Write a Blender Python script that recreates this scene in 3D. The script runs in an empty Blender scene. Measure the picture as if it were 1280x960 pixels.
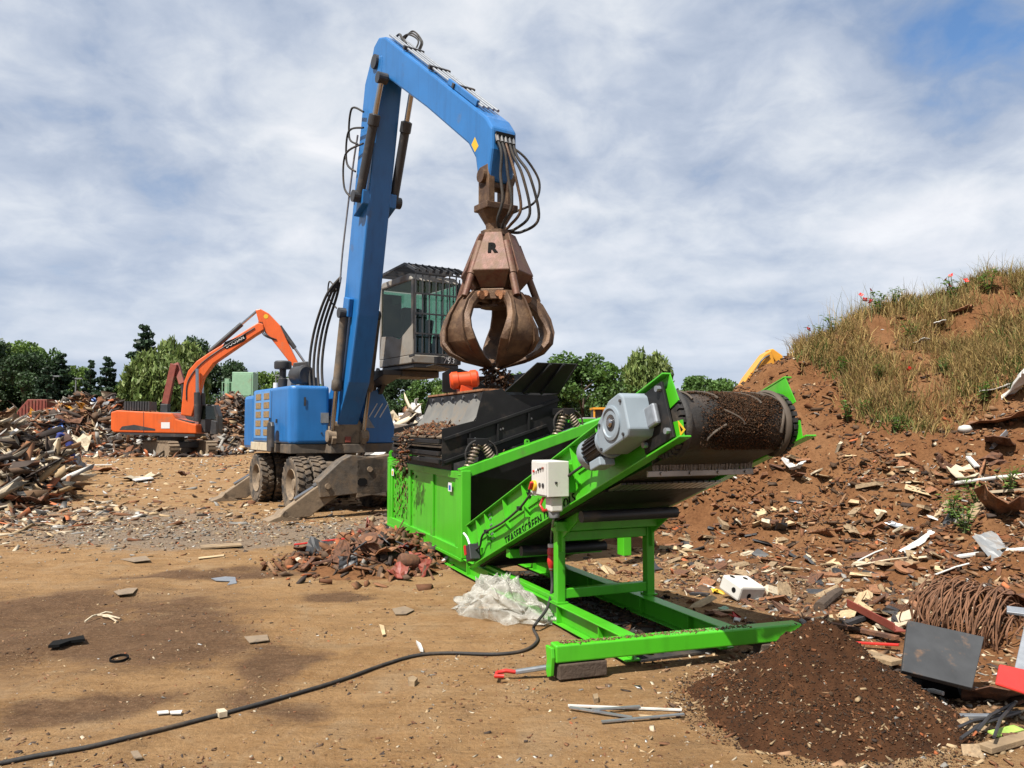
import bpy, bmesh, math, random
import numpy as np
from mathutils import Vector, Matrix, Euler
random.seed(7); rng = np.random.default_rng(11)
scene = bpy.context.scene; COL = scene.collection
# ------------------------------------------------------------------ camera
F, CX, CY, CAMH, HOR = 970., 640., 480., 1.65, 533.
PIT = math.atan((HOR-CY)/F)
cam = bpy.data.cameras.new('camera'); cam.lens = 36*F/1280; cam.sensor_width = 36; cam.clip_end = 3000; cam.clip_start = .05
camo = bpy.data.objects.new('camera', cam); COL.objects.link(camo)
camo.location = (0, 0, CAMH); camo.rotation_euler = (math.pi/2+PIT, 0, 0); scene.camera = camo
FW = Vector((0, math.cos(PIT), math.sin(PIT))); UPV = Vector((0, -math.sin(PIT), math.cos(PIT))); CAM = Vector((0, 0, CAMH))
def ray(px, py): return FW+Vector((1, 0, 0))*((px-CX)/F)-UPV*((py-CY)/F)
def G(px, py, z=0.):                       # pixel -> point on the ground (or at height z)
    d = ray(px, py); return CAM+d*((z-CAMH)/d.z)
def D(px, py, y):                          # pixel -> point at distance y
    d = ray(px, py); return CAM+d*(y/d.y)
# ------------------------------------------------------------------ light
EL, AZ = math.radians(56), math.atan2(-.79, -.61)      # sun high, behind the camera on the left
SUN = Vector((math.cos(AZ)*math.cos(EL), math.sin(AZ)*math.cos(EL), math.sin(EL)))
sl = bpy.data.lights.new('sun', 'SUN'); sl.energy = 5.0; sl.angle = math.radians(.55); sl.color = (1, .95, .87)
so = bpy.data.objects.new('sun', sl); COL.objects.link(so); so.rotation_euler = SUN.to_track_quat('Z', 'Y').to_euler()
scene.view_settings.view_transform = 'Standard'; scene.view_settings.look = 'None'
scene.view_settings.exposure = 1.08; scene.view_settings.gamma = 1
scene.render.engine = 'CYCLES'
world = bpy.data.worlds.new('World'); scene.world = world; world.use_nodes = True
def nd(nt, t, **k):
    n = nt.nodes.new(t)
    for a, b in k.items():
        if a == 'inp':
            for i, v in b.items(): n.inputs[i].default_value = v
        else: setattr(n, a, b)
    return n
def ramp(nt, stops, src=None):
    r = nt.nodes.new('ShaderNodeValToRGB'); e = r.color_ramp.elements
    while len(e) < len(stops): e.new(.5)
    for i, (p, c) in enumerate(stops):
        e[i].position = p; c = (c, c, c) if not hasattr(c, '__len__') else c; e[i].color = (*c[:3], 1)
    if src is not None: nt.links.new(src, r.inputs[0])
    return r.outputs[0]
def mathn(nt, op, a, b=None, c=None, clamp=False):
    n = nd(nt, 'ShaderNodeMath', operation=op, use_clamp=clamp)
    for i, v in enumerate((a, b, c)):
        if v is None: continue
        if hasattr(v, 'is_linked') or hasattr(v, 'links'): nt.links.new(v, n.inputs[i])
        else: n.inputs[i].default_value = v
    return n.outputs[0]
def mixc(nt, fac, a, b, mode='MIX'):
    n = nd(nt, 'ShaderNodeMix', data_type='RGBA', blend_type=mode, clamp_factor=True)
    for s, v in ((n.inputs[0], fac), (n.inputs[6], a), (n.inputs[7], b)):
        if hasattr(v, 'links'): nt.links.new(v, s)
        elif hasattr(v, '__len__'): s.default_value = (*v[:3], 1)
        else: s.default_value = v
    return n.outputs[2]
def noise(nt, vec, scale, detail=4, rough=.55, dist=0., dim='3D'):
    n = nd(nt, 'ShaderNodeTexNoise', noise_dimensions=dim, inp={'Scale': scale, 'Detail': detail, 'Roughness': rough, 'Distortion': dist})
    if vec is not None: nt.links.new(vec, n.inputs['Vector'])
    return n.outputs[0]
def build_sky():
    nt = world.node_tree; nt.nodes.clear()
    out = nd(nt, 'ShaderNodeOutputWorld'); bg = nd(nt, 'ShaderNodeBackground', inp={'Strength': .0535})
    sky = nd(nt, 'ShaderNodeTexSky', sky_type='NISHITA', sun_disc=False, sun_elevation=EL, altitude=200., air_density=1.0, dust_density=1.0, ozone_density=1.0)
    sky.sun_rotation = math.pi/2-AZ
    tc = nd(nt, 'ShaderNodeTexCoord'); sp = nd(nt, 'ShaderNodeSeparateXYZ'); nt.links.new(tc.outputs['Generated'], sp.inputs[0])
    z = mathn(nt, 'MAXIMUM', sp.outputs[2], 0.0); zz = mathn(nt, 'ADD', z, .38)
    cb = nd(nt, 'ShaderNodeCombineXYZ')
    nt.links.new(mathn(nt, 'DIVIDE', sp.outputs[0], zz), cb.inputs[0]); nt.links.new(mathn(nt, 'DIVIDE', sp.outputs[1], zz), cb.inputs[1])
    mp = nd(nt, 'ShaderNodeMapping'); mp.inputs['Location'].default_value = SKY_OFF; nt.links.new(cb.outputs[0], mp.inputs[0]); p = mp.outputs[0]
    big = noise(nt, p, 1.05, 2, .45, .15); mid = noise(nt, p, 2.6, 6, .5, .3); fine = noise(nt, p, 8.5, 7, .58, .35)
    cov = mathn(nt, 'ADD', mathn(nt, 'MULTIPLY', big, .45), mathn(nt, 'ADD', mathn(nt, 'MULTIPLY', mid, .42), mathn(nt, 'MULTIPLY', fine, .13)))
    covr = ramp(nt, [(.355, 0), (.40, .75), (.44, 1)], cov)
    sh = mathn(nt, 'ADD', mathn(nt, 'MULTIPLY', mid, .40), mathn(nt, 'ADD', mathn(nt, 'MULTIPLY', fine, .20), mathn(nt, 'MULTIPLY', big, .50)))
    cl = ramp(nt, [(.44, (3.2, 3.9, 5.2)), (.51, (4.7, 5.3, 6.4)), (.57, (6.6, 7.0, 7.6)), (.63, (8.2, 8.3, 8.6)), (.71, (9.8, 9.8, 9.8))], sh)
    hz = ramp(nt, [(0.0, 1), (.10, .6), (.30, 0)], z)                 # long grey-blue cloud sheets low over the land
    band = noise(nt, None, 1.0, 5, .5); bn = nt.nodes[-1]; m2 = nd(nt, 'ShaderNodeMapping'); m2.inputs['Scale'].default_value = (2.2, 2.2, 22); m2.inputs['Location'].default_value = (1.7, .3, 4.1); nt.links.new(tc.outputs['Generated'], m2.inputs[0]); nt.links.new(m2.outputs[0], bn.inputs['Vector'])
    low = mixc(nt, ramp(nt, [(.35, 0), (.62, 1)], band), (3.2, 4.1, 5.7), (6.0, 6.6, 7.7)); cl2 = mixc(nt, mathn(nt, 'MULTIPLY', hz, .85), cl, low)
    skyb = mixc(nt, 1.0, sky.outputs[0], (.95, 1.25, 1.5), 'MULTIPLY')
    c = mixc(nt, mathn(nt, 'MAXIMUM', mathn(nt, 'MULTIPLY_ADD', covr, .94, .03), mathn(nt, 'MULTIPLY', hz, .85)), skyb, cl2)
    nt.links.new(c, bg.inputs[0]); nt.links.new(bg.outputs[0], out.inputs[0])
SKY_OFF = (-6.2, 9.9, 0)
build_sky()
# ------------------------------------------------------------------ helpers
def rot(ax, deg): return Matrix.Rotation(math.radians(deg), 3, ax)
class MB:
    def __init__(s): s.v = []; s.f = []
    def add(s, vs, fs):
        o = len(s.v); s.v += [tuple(v) for v in vs]; s.f += [tuple(i+o for i in f) for f in fs]; return s
    def box(s, x0, x1, y0, y1, z0, z1):
        return s.add([(x, y, z) for x in (x0, x1) for y in (y0, y1) for z in (z0, z1)], [(0, 1, 3, 2), (4, 6, 7, 5), (0, 4, 5, 1), (2, 3, 7, 6), (0, 2, 6, 4), (1, 5, 7, 3)])
    def obox(s, c, size, R=None):
        R = R or Matrix.Identity(3); c = Vector(c); h = [q/2 for q in size]
        vs = [c+R@Vector((x*h[0], y*h[1], z*h[2])) for x in (-1, 1) for y in (-1, 1) for z in (-1, 1)]
        return s.add(vs, [(0, 1, 3, 2), (4, 6, 7, 5), (0, 4, 5, 1), (2, 3, 7, 6), (0, 2, 6, 4), (1, 5, 7, 3)])
    def bar(s, p0, p1, w, h, up=(0, 0, 1)):
        p0, p1 = Vector(p0), Vector(p1); d = (p1-p0); L = d.length; d.normalize(); up = Vector(up)
        x = d.cross(up)
        if x.length < 1e-4: x = d.cross(Vector((0, 1, 0)))
        x.normalize(); u = x.cross(d)
        return s.obox((p0+p1)/2, (L, w, h), Matrix((d, x, u)).transposed())
    def cyl(s, p0, p1, r0, r1=None, n=14, a0=0.):
        r1 = r0 if r1 is None else r1; p0, p1 = Vector(p0), Vector(p1); d = (p1-p0).normalized()
        x = d.orthogonal().normalized(); y = d.cross(x); vs = []
        for p, r in ((p0, r0), (p1, r1)):
            for i in range(n):
                a = 2*math.pi*i/n+a0; vs.append(p+x*(r*math.cos(a))+y*(r*math.sin(a)))
        return s.add(vs, [(i, (i+1) % n, n+(i+1) % n, n+i) for i in range(n)]+[tuple(range(n))[::-1], tuple(range(n, 2*n))])
    def tube(s, pts, r, n=7, close=True):
        pts = [Vector(p) for p in pts]; m = len(pts); rr = r if hasattr(r, '__len__') else [r]*m
        t = (pts[1]-pts[0]).normalized(); x = t.orthogonal().normalized(); vs = []; fs = []
        for i, p in enumerate(pts):
            tt = (pts[min(i+1, m-1)]-pts[max(i-1, 0)]).normalized(); x = (x-tt*x.dot(tt)).normalized(); y = tt.cross(x)
            for k in range(n):
                a = 2*math.pi*k/n; vs.append(p+x*(rr[i]*math.cos(a))+y*(rr[i]*math.sin(a)))
        for i in range(m-1):
            for k in range(n): fs.append((i*n+k, i*n+(k+1) % n, (i+1)*n+(k+1) % n, (i+1)*n+k))
        if close: fs += [tuple(range(n))[::-1], tuple(range((m-1)*n, m*n))]
        return s.add(vs, fs)
    def prism(s, poly, t0, t1, fn):
        n = len(poly); vs = [fn(a, b, t0) for a, b in poly]+[fn(a, b, t1) for a, b in poly]
        return s.add(vs, [tuple(range(n))[::-1], tuple(range(n, 2*n))]+[(i, (i+1) % n, n+(i+1) % n, n+i) for i in range(n)])
    def xz(s, poly, y0, y1): return s.prism(poly, y0, y1, lambda a, b, t: (a, t, b))
    def yz(s, poly, x0, x1): return s.prism(poly, x0, x1, lambda a, b, t: (t, a, b))
    def xy(s, poly, z0, z1): return s.prism(poly, z0, z1, lambda a, b, t: (a, b, t))
    def lathe(s, prof, p0, d, n=24, cap=True):
        p0 = Vector(p0); d = Vector(d).normalized(); x = d.orthogonal().normalized(); y = d.cross(x); vs = []; m = len(prof)
        for r, h in prof:
            for k in range(n):
                a = 2*math.pi*k/n; vs.append(p0+d*h+x*(r*math.cos(a))+y*(r*math.sin(a)))
        fs = [(i*n+k, i*n+(k+1) % n, (i+1)*n+(k+1) % n, (i+1)*n+k) for i in range(m-1) for k in range(n)]
        if cap: fs += [tuple(range(n))[::-1], tuple(range((m-1)*n, m*n))]
        return s.add(vs, fs)
    def tf(s, M):
        s.v = [tuple(M@Vector(v)) for v in s.v]; return s
    def mesh(s, name, mat=None, smooth=None):
        me = bpy.data.meshes.new(name); me.from_pydata(s.v, [], s.f); me.validate()
        bm = bmesh.new(); bm.from_mesh(me); bmesh.ops.recalc_face_normals(bm, faces=bm.faces); bm.to_mesh(me); bm.free()
        if mat: me.materials.append(mat)
        if smooth is not None:
            me.polygons.foreach_set('use_smooth', [True]*len(me.polygons)); me.set_sharp_from_angle(angle=math.radians(smooth))
        return me
    def build(s, name, mat, parent=None, bevel=0, smooth=None, seg=2):
        o = obj(name, s.mesh(name, mat, smooth), parent, bevel, seg)
        if name in TINY: o['kind'] = 'stuff'
        return o
TINY = {'bolt', 'brush', 'cooling_fin', 'pan_slats', 'pulley_rim', 'tread', 'track_shoes'}        # joined: too small to tell apart
def obj(name, me, parent=None, bevel=0, seg=2):
    o = bpy.data.objects.new(name, me); COL.objects.link(o)
    if parent is not None: o.parent = parent
    if bevel:
        b = o.modifiers.new('bevel', 'BEVEL'); b.width = bevel; b.segments = seg; b.limit_method = 'ANGLE'; b.angle_limit = math.radians(35); b.harden_normals = False
    return o
def tag(o, label=None, cat=None, group=None, kind=None):
    if label: o['label'] = label
    if cat: o['category'] = cat
    if group: o['group'] = group
    if kind: o['kind'] = kind
    return o
def thing(name, label, cat, loc=(0, 0, 0), rz=0., group=None):
    o = bpy.data.objects.new(name, None); COL.objects.link(o); o.location = loc; o.rotation_euler = (0, 0, rz); o.empty_display_size = .3
    return tag(o, label, cat, group)
def dup(root, parent=None):
    c = root.copy(); COL.objects.link(c); c.parent = parent
    for ch in root.children: dup(ch, c)
    return c
def text_mesh(txt, size, mat, depth=.003, shear=0., spacing=1.0, bold=0.):
    cu = bpy.data.curves.new('t', 'FONT'); cu.body = txt; cu.size = size; cu.extrude = depth; cu.shear = shear; cu.space_character = spacing; cu.offset = bold
    cu.align_x = 'CENTER'; cu.align_y = 'CENTER'; cu.resolution_u = 3
    o = bpy.data.objects.new('t', cu); COL.objects.link(o)
    dg = bpy.context.evaluated_depsgraph_get(); me = bpy.data.meshes.new_from_object(o.evaluated_get(dg)); bpy.data.objects.remove(o); bpy.data.curves.remove(cu)
    me.materials.clear(); me.materials.append(mat); return me
# value noise on numpy arrays, for terrain shapes
def _h(ix, iy, s):
    n = (ix*374761393+iy*668265263+s*144269) & 0xffffffff; n = ((n ^ (n >> 13))*1274126177) & 0xffffffff
    return ((n ^ (n >> 16)) & 0xffff)/65535.
def vno(x, y, s=0):
    x = np.asarray(x, float); y = np.asarray(y, float); ix = np.floor(x).astype(np.int64); iy = np.floor(y).astype(np.int64); fx = x-ix; fy = y-iy
    fx = fx*fx*(3-2*fx); fy = fy*fy*(3-2*fy)
    return (_h(ix, iy, s)*(1-fx)+_h(ix+1, iy, s)*fx)*(1-fy)+(_h(ix, iy+1, s)*(1-fx)+_h(ix+1, iy+1, s)*fx)*fy
def fbm(x, y, o=4, s=0, g=.5):
    t = 0; a = 1; n = 0
    for i in range(o): t = t+a*(vno(x*2**i+17.3*i, y*2**i-9.1*i, s+i)-.5); n += a; a *= g
    return t/n*2
# ------------------------------------------------------------------ materials
KB = .585                                   # the yard is exposed bright: keep base colours moderate
def newmat(name):
    m = bpy.data.materials.new(name); m.use_nodes = True; nt = m.node_tree; b = nt.nodes['Principled BSDF']; return m, nt, b
def mat(name, base, rough=.5, metal=0., var=.12, vs=5., dirt=None, da=.3, ds=2.5, bump=0., bs=40., spec=.5, coat=0., dr=.9, streak=0.):
    base = tuple(q*KB for q in base); dirt = dirt and tuple(q*KB for q in dirt)
    m, nt, b = newmat(name); tc = nd(nt, 'ShaderNodeTexCoord'); v = tc.outputs['Object']
    lo = tuple(c*(1-var) for c in base); hi = tuple(min(1, c*(1+var)) for c in base)
    c = mixc(nt, ramp(nt, [(.3, 0), (.7, 1)], noise(nt, v, vs, 5)), lo, hi); r = rough
    if dirt:
        n = noise(nt, v, ds, 8, .68); f = ramp(nt, [(.62-da*.5, 0), (.80-da*.5, 1)], n); f = mathn(nt, 'MULTIPLY', f, .9)
        c = mixc(nt, f, c, dirt); r = mathn(nt, 'MULTIPLY_ADD', f, dr-rough, rough); nt.links.new(r, b.inputs['Roughness'])
    else: b.inputs['Roughness'].default_value = rough
    if streak:                                # rain and grease streaks running down, scuffs, dust specks
        mp = nd(nt, 'ShaderNodeMapping'); mp.inputs['Scale'].default_value = (9, 9, .7); nt.links.new(v, mp.inputs[0]); sn = noise(nt, mp.outputs[0], 1.0, 6, .6); sf = ramp(nt, [(.50, 0), (.72, streak)], sn)
        c = mixc(nt, sf, c, mixc(nt, 1.0, c, (.45, .45, .47), 'MULTIPLY')); sc = ramp(nt, [(.66, 0), (.70, .55)], noise(nt, v, 16, 9, .75, .8)); c = mixc(nt, sc, c, tuple(q*KB for q in (.26, .21, .16)))
    nt.links.new(c, b.inputs['Base Color']); b.inputs['Metallic'].default_value = metal; b.inputs['Specular IOR Level'].default_value = spec
    if coat: b.inputs['Coat Weight'].default_value = coat; b.inputs['Coat Roughness'].default_value = .15
    if bump:
        bp = nd(nt, 'ShaderNodeBump', inp={'Strength': bump, 'Distance': .02}); nt.links.new(noise(nt, v, bs, 5, .6), bp.inputs['Height']); nt.links.new(bp.outputs[0], b.inputs['Normal'])
    return m
def attrmat(name, rough=.85, spec=.3, trans=0., bump=0.):
    m, nt, b = newmat(name); a = nd(nt, 'ShaderNodeAttribute', attribute_name='Col'); tc = nd(nt, 'ShaderNodeTexCoord')
    n = noise(nt, tc.outputs['Object'], 30, 3); c = mixc(nt, 1.0, a.outputs[0], mixc(nt, n, (.72, .72, .72), (1.22, 1.22, 1.22)), 'MULTIPLY')
    nt.links.new(c, b.inputs['Base Color']); b.inputs['Roughness'].default_value = rough; b.inputs['Specular IOR Level'].default_value = spec
    if trans:
        t = nd(nt, 'ShaderNodeBsdfTranslucent'); nt.links.new(c, t.inputs[0]); mx = nd(nt, 'ShaderNodeMixShader', inp={0: trans})
        o = nt.nodes['Material Output']; nt.links.new(b.outputs[0], mx.inputs[1]); nt.links.new(t.outputs[0], mx.inputs[2]); nt.links.new(mx.outputs[0], o.inputs[0])
    return m
DUST = (.30, .20, .12)
M = dict(
 green=mat('green_paint', (.080, .54, .015), .40, var=.09, vs=2.5, dirt=(.16, .22, .06), da=.06, ds=2.2, coat=.18, streak=.3),
 black=mat('black_paint', (.013, .013, .014), .5, spec=.25, var=.3, vs=6, dirt=(.07, .05, .035), da=.12, ds=3),
 rubber=mat('rubber', (.022, .020, .019), .75, var=.3, dirt=(.10, .07, .045), da=.25, ds=3, bump=.3),
 steel=mat('steel', (.42, .42, .42), .35, .9, var=.2, dirt=(.18, .13, .09), da=.1),
 chrome=mat('chrome_rod', (.62, .62, .63), .16, 1., var=.05),
 galv=mat('galvanised', (.50, .53, .57), .42, .75, var=.15, vs=20),
 dsteel=mat('dirty_steel', (.15, .125, .10), .62, .35, var=.3, vs=9, dirt=(.27, .19, .12), da=.30, ds=4, bump=.25),
 dust=mat('dusty_steel', (.27, .195, .125), .85, .0, var=.22, vs=6, dirt=(.07, .055, .045), da=.18, ds=5, bump=.3),
 blue=mat('blue_paint', (.016, .175, .50), .40, var=.10, vs=2, dirt=(.13, .15, .19), da=.06, ds=1.3, coat=.12, streak=.4),
 orange=mat('orange_paint', (.82, .13, .012), .4, var=.08, vs=1.5, dirt=(.35, .15, .06), da=.10, ds=1, coat=.15, streak=.3),
 orange2=mat('orange_red', (.86, .09, .015), .38, var=.04),
 yellow=mat('yellow_paint', (.80, .36, .03), .42, var=.08, dirt=(.25, .15, .06), da=.12, ds=1.2),
 dgrey=mat('dark_grey', (.035, .036, .04), .5, var=.2, dirt=(.14, .10, .07), da=.15),
 grey=mat('grey_paint', (.22, .23, .24), .5, var=.1, dirt=(.25, .18, .12), da=.2),
 cabgrey=mat('cab_grey', (.30, .275, .24), .5, var=.12, dirt=(.26, .19, .13), da=.25, ds=3),
 gear=mat('gear_grey', (.30, .36, .41), .42, var=.06, vs=4, dirt=(.2, .2, .2), da=.0),
 white=mat('white_plastic', (.74, .72, .67), .5, var=.06, dirt=(.45, .38, .28), da=.12, ds=7),
 red=mat('red_paint', (.62, .03, .02), .4, var=.12, vs=8),
 rust=mat('rust', (.20, .085, .04), .85, .1, var=.45, vs=7, dirt=(.09, .045, .03), da=.35, ds=9, bump=.5),
 rustl=mat('rust_light', (.34, .15, .065), .85, .05, var=.4, vs=6, dirt=(.13, .06, .035), da=.3, ds=8, bump=.4),
 grab=mat('grab_brown', (.115, .062, .034), .55, .35, var=.35, vs=5, dirt=(.25, .15, .08), da=.30, ds=4, bump=.3, dr=.7),
 grabred=mat('grab_worn_red', (.155, .055, .032), .55, .2, var=.3, vs=9, dirt=(.20, .12, .07), da=.38, ds=6, bump=.2, dr=.7),
 wood=mat('wood_weathered', (.33, .23, .13), .8, var=.35, vs=6, bump=.3),
 woodl=mat('wood_pale', (.60, .44, .25), .8, var=.25, vs=5, bump=.2),
 cream=mat('cream_board', (.66, .56, .40), .75, var=.2, vs=4, dirt=(.3, .2, .12), da=.25, ds=4),
 pblue=mat('blue_plastic', (.03, .13, .48), .5, var=.1), lead=mat('grey_sheet', (.34, .35, .36), .5, .4, var=.3, vs=4, dirt=(.2, .12, .07), da=.3),
 slab=mat('dark_slab', (.045, .047, .05), .55, var=.25, vs=8, dirt=(.30, .15, .06), da=.06, ds=4.5),
 tarp=mat('white_sheet', (.72, .70, .66), .55, var=.08, vs=3), brush=mat('bristle', (.25, .23, .21), .9, var=.35, vs=60),
 curtain=mat('rubber_curtain', (.17, .165, .15), .6, var=.15, dirt=(.2, .15, .1), da=.2), pgreen=mat('pale_green_paint', (.30, .52, .33), .55, var=.1, dirt=(.3, .3, .2), da=.15),
 redbrown=mat('red_oxide', (.27, .05, .03), .6, var=.2, dirt=(.2, .1, .06), da=.2), ltext=mat('black_ink', (.012, .012, .012), .9, var=0, spec=.08), wtext=mat('white_ink', (.85, .85, .85), .5, var=0),
 ytext=mat('yellow_ink', (.8, .5, .02), .5, var=0), vent=mat('vent_mesh', (.30, .19, .08), .8, var=.35, vs=25, bump=.5), skin=mat('skin', (.50, .28, .20), .55, var=.05),
 overall=mat('blue_overall', (.018, .035, .22), .85, var=.15), vest=mat('vest_brown', (.17, .10, .08), .9, var=.2), hair=mat('grey_hair', (.38, .33, .29), .8, var=.2),
 bark=mat('bark', (.09, .06, .04), .9, var=.3, vs=6, bump=.5),
 chips=attrmat('debris_bits', .85, .25), leaf=attrmat('leaves', .55, .3, .3), grass=attrmat('dry_grass', .7, .2, .35), soilbits=attrmat('soil_crumbs', .95, .1))
def glassmat(name, tint, refl):
    m, nt, b = newmat(name); t = nd(nt, 'ShaderNodeBsdfTransparent'); t.inputs[0].default_value = (*tint, 1); gl = nd(nt, 'ShaderNodeBsdfGlossy', inp={'Roughness': .03}); gl.inputs[0].default_value = (.8, .85, .85, 1)
    mx = nd(nt, 'ShaderNodeMixShader', inp={0: refl}); nt.links.new(t.outputs[0], mx.inputs[1]); nt.links.new(gl.outputs[0], mx.inputs[2]); nt.links.new(mx.outputs[0], nt.nodes['Material Output'].inputs[0]); return m
M['glass'] = glassmat('cab_glass', (.60, .63, .55), .05); M['glassg'] = glassmat('green_tinted_glass', (.58, .86, .78), .05)
def plasticmat():
    m, nt, b = newmat('clear_plastic_film'); tc = nd(nt, 'ShaderNodeTexCoord'); n = noise(nt, tc.outputs['Object'], 7, 5, .6, 1.2); n2 = noise(nt, tc.outputs['Object'], 34, 4, .65, 2.0)
    b.inputs['Base Color'].default_value = (.56, .55, .50, 1); b.inputs['Roughness'].default_value = .18; b.inputs['Specular IOR Level'].default_value = .7
    bp = nd(nt, 'ShaderNodeBump', inp={'Strength': .6, 'Distance': .015}); nt.links.new(n2, bp.inputs['Height']); nt.links.new(bp.outputs[0], b.inputs['Normal'])
    tl = nd(nt, 'ShaderNodeBsdfTranslucent'); tl.inputs[0].default_value = (.6, .58, .52, 1); m1 = nd(nt, 'ShaderNodeMixShader', inp={0: .4}); nt.links.new(b.outputs[0], m1.inputs[1]); nt.links.new(tl.outputs[0], m1.inputs[2])
    tr = nd(nt, 'ShaderNodeBsdfTransparent'); m2 = nd(nt, 'ShaderNodeMixShader'); nt.links.new(ramp(nt, [(.35, .30), (.65, .72)], n), m2.inputs[0]); nt.links.new(tr.outputs[0], m2.inputs[1]); nt.links.new(m1.outputs[0], m2.inputs[2]); nt.links.new(m2.outputs[0], nt.nodes['Material Output'].inputs[0]); return m
M['film'] = plasticmat()
# ------------------------------------------------------------------ terrain shapes
def gz(x, y):
    x = np.asarray(x, float); y = np.asarray(y, float)
    near = np.clip((60-np.hypot(x, y-10))/40, 0, 1)
    z = .035*fbm(x*.45, y*.45, 3, 5)+near*.016*fbm(x*2.3, y*2.3, 4, 9)
    t = x*.92-y*.38; rut = np.sin((t+.4*fbm(x*.3, y*.3, 2, 3))*5.2)*.018*np.clip(1-np.abs(x+3.5)/3.2, 0, 1)*np.clip((y-3)/2, 0, 1)*np.clip((13-y)/4, 0, 1)
    return z*.8+rut
RIDGE = [(6.0, 14.0, 3.2), (7.3, 14.3, 3.92), (9.5, 13.3, 4.3), (13, 12.4, 4.9), (20, 12, 5.2)]
def mz(x, y):
    x = np.asarray(x, float); y = np.asarray(y, float); best = np.full(x.shape, -9.)
    for (ax, ay, ah), (bx, by, bh) in zip(RIDGE, RIDGE[1:]):
        dx, dy = bx-ax, by-ay; t = np.clip(((x-ax)*dx+(y-ay)*dy)/(dx*dx+dy*dy), 0, 1); d = np.hypot(x-ax-t*dx, y-ay-t*dy)
        d = np.sqrt(d*d+.25)-.5; best = np.maximum(best, ah+(bh-ah)*t-d*.70)
    b2 = 1.55-np.hypot((x-6.9)*.8, y-8.9)*.62; best = np.maximum(best, b2); b3 = .55-np.hypot((x-4.9)*.6, y-6.2)*.5; best = np.maximum(best, b3)
    best = np.where(best > -1.5, np.log1p(np.exp(np.clip(best*3.2, -20, 20)))/3.2-.06, -.06)
    k = np.clip(best/.5, 0, 1)
    n = .36*fbm(x*.7, y*.7, 3, 21)+.18*fbm(x*2.6, y*2.6, 3, 31)+.075*np.abs(fbm(x*7, y*7, 3, 41))
    return best+n*k-.04*(1-k)
def surf(x, y): return np.maximum(gz(x, y), mz(x, y))
def sz(x, y): return float(surf(np.array([x]), np.array([y]))[0])
def np_mesh(name, V, Q, mat, smooth=True, cols=None):
    me = bpy.data.meshes.new(name); V = np.asarray(V, np.float32); Q = np.asarray(Q, np.int32); k = Q.shape[1]
    me.vertices.add(len(V)); me.vertices.foreach_set('co', V.ravel()); me.loops.add(Q.size); me.loops.foreach_set('vertex_index', Q.ravel())
    me.polygons.add(len(Q)); me.polygons.foreach_set('loop_start', np.arange(0, Q.size, k, dtype=np.int32)); me.polygons.foreach_set('loop_total', np.full(len(Q), k, np.int32))
    if smooth: me.polygons.foreach_set('use_smooth', np.ones(len(Q), bool))
    if cols is not None:
        a = me.color_attributes.new('Col', 'FLOAT_COLOR', 'POINT'); c = np.ones((len(V), 4), np.float32); c[:, :3] = cols; a.data.foreach_set('color', c.ravel())
    me.update(calc_edges=True); me.materials.append(mat); return me
def grid(xs, ys, fz):
    X, Y = np.meshgrid(xs, ys); Z = fz(X, Y); V = np.stack([X, Y, Z], -1).reshape(-1, 3); nx, ny = len(xs), len(ys)
    i = (np.arange(ny-1)[:, None]*nx+np.arange(nx-1)[None, :]).ravel(); return V, np.stack([i, i+1, i+nx+1, i+nx], 1)
def spaced(marks):
    o = []
    for (a, b, n) in marks: o += list(np.linspace(a, b, n, endpoint=False))
    return np.array(o+[marks[-1][1]])
def soft(x, y, cx, cy, rx, ry, a=0.):
    c, s = math.cos(a), math.sin(a); dx, dy = x-cx, y-cy; return np.clip(1.25-np.sqrt(((dx*c+dy*s)/rx)**2+((-dx*s+dy*c)/ry)**2), 0, 1)
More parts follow.
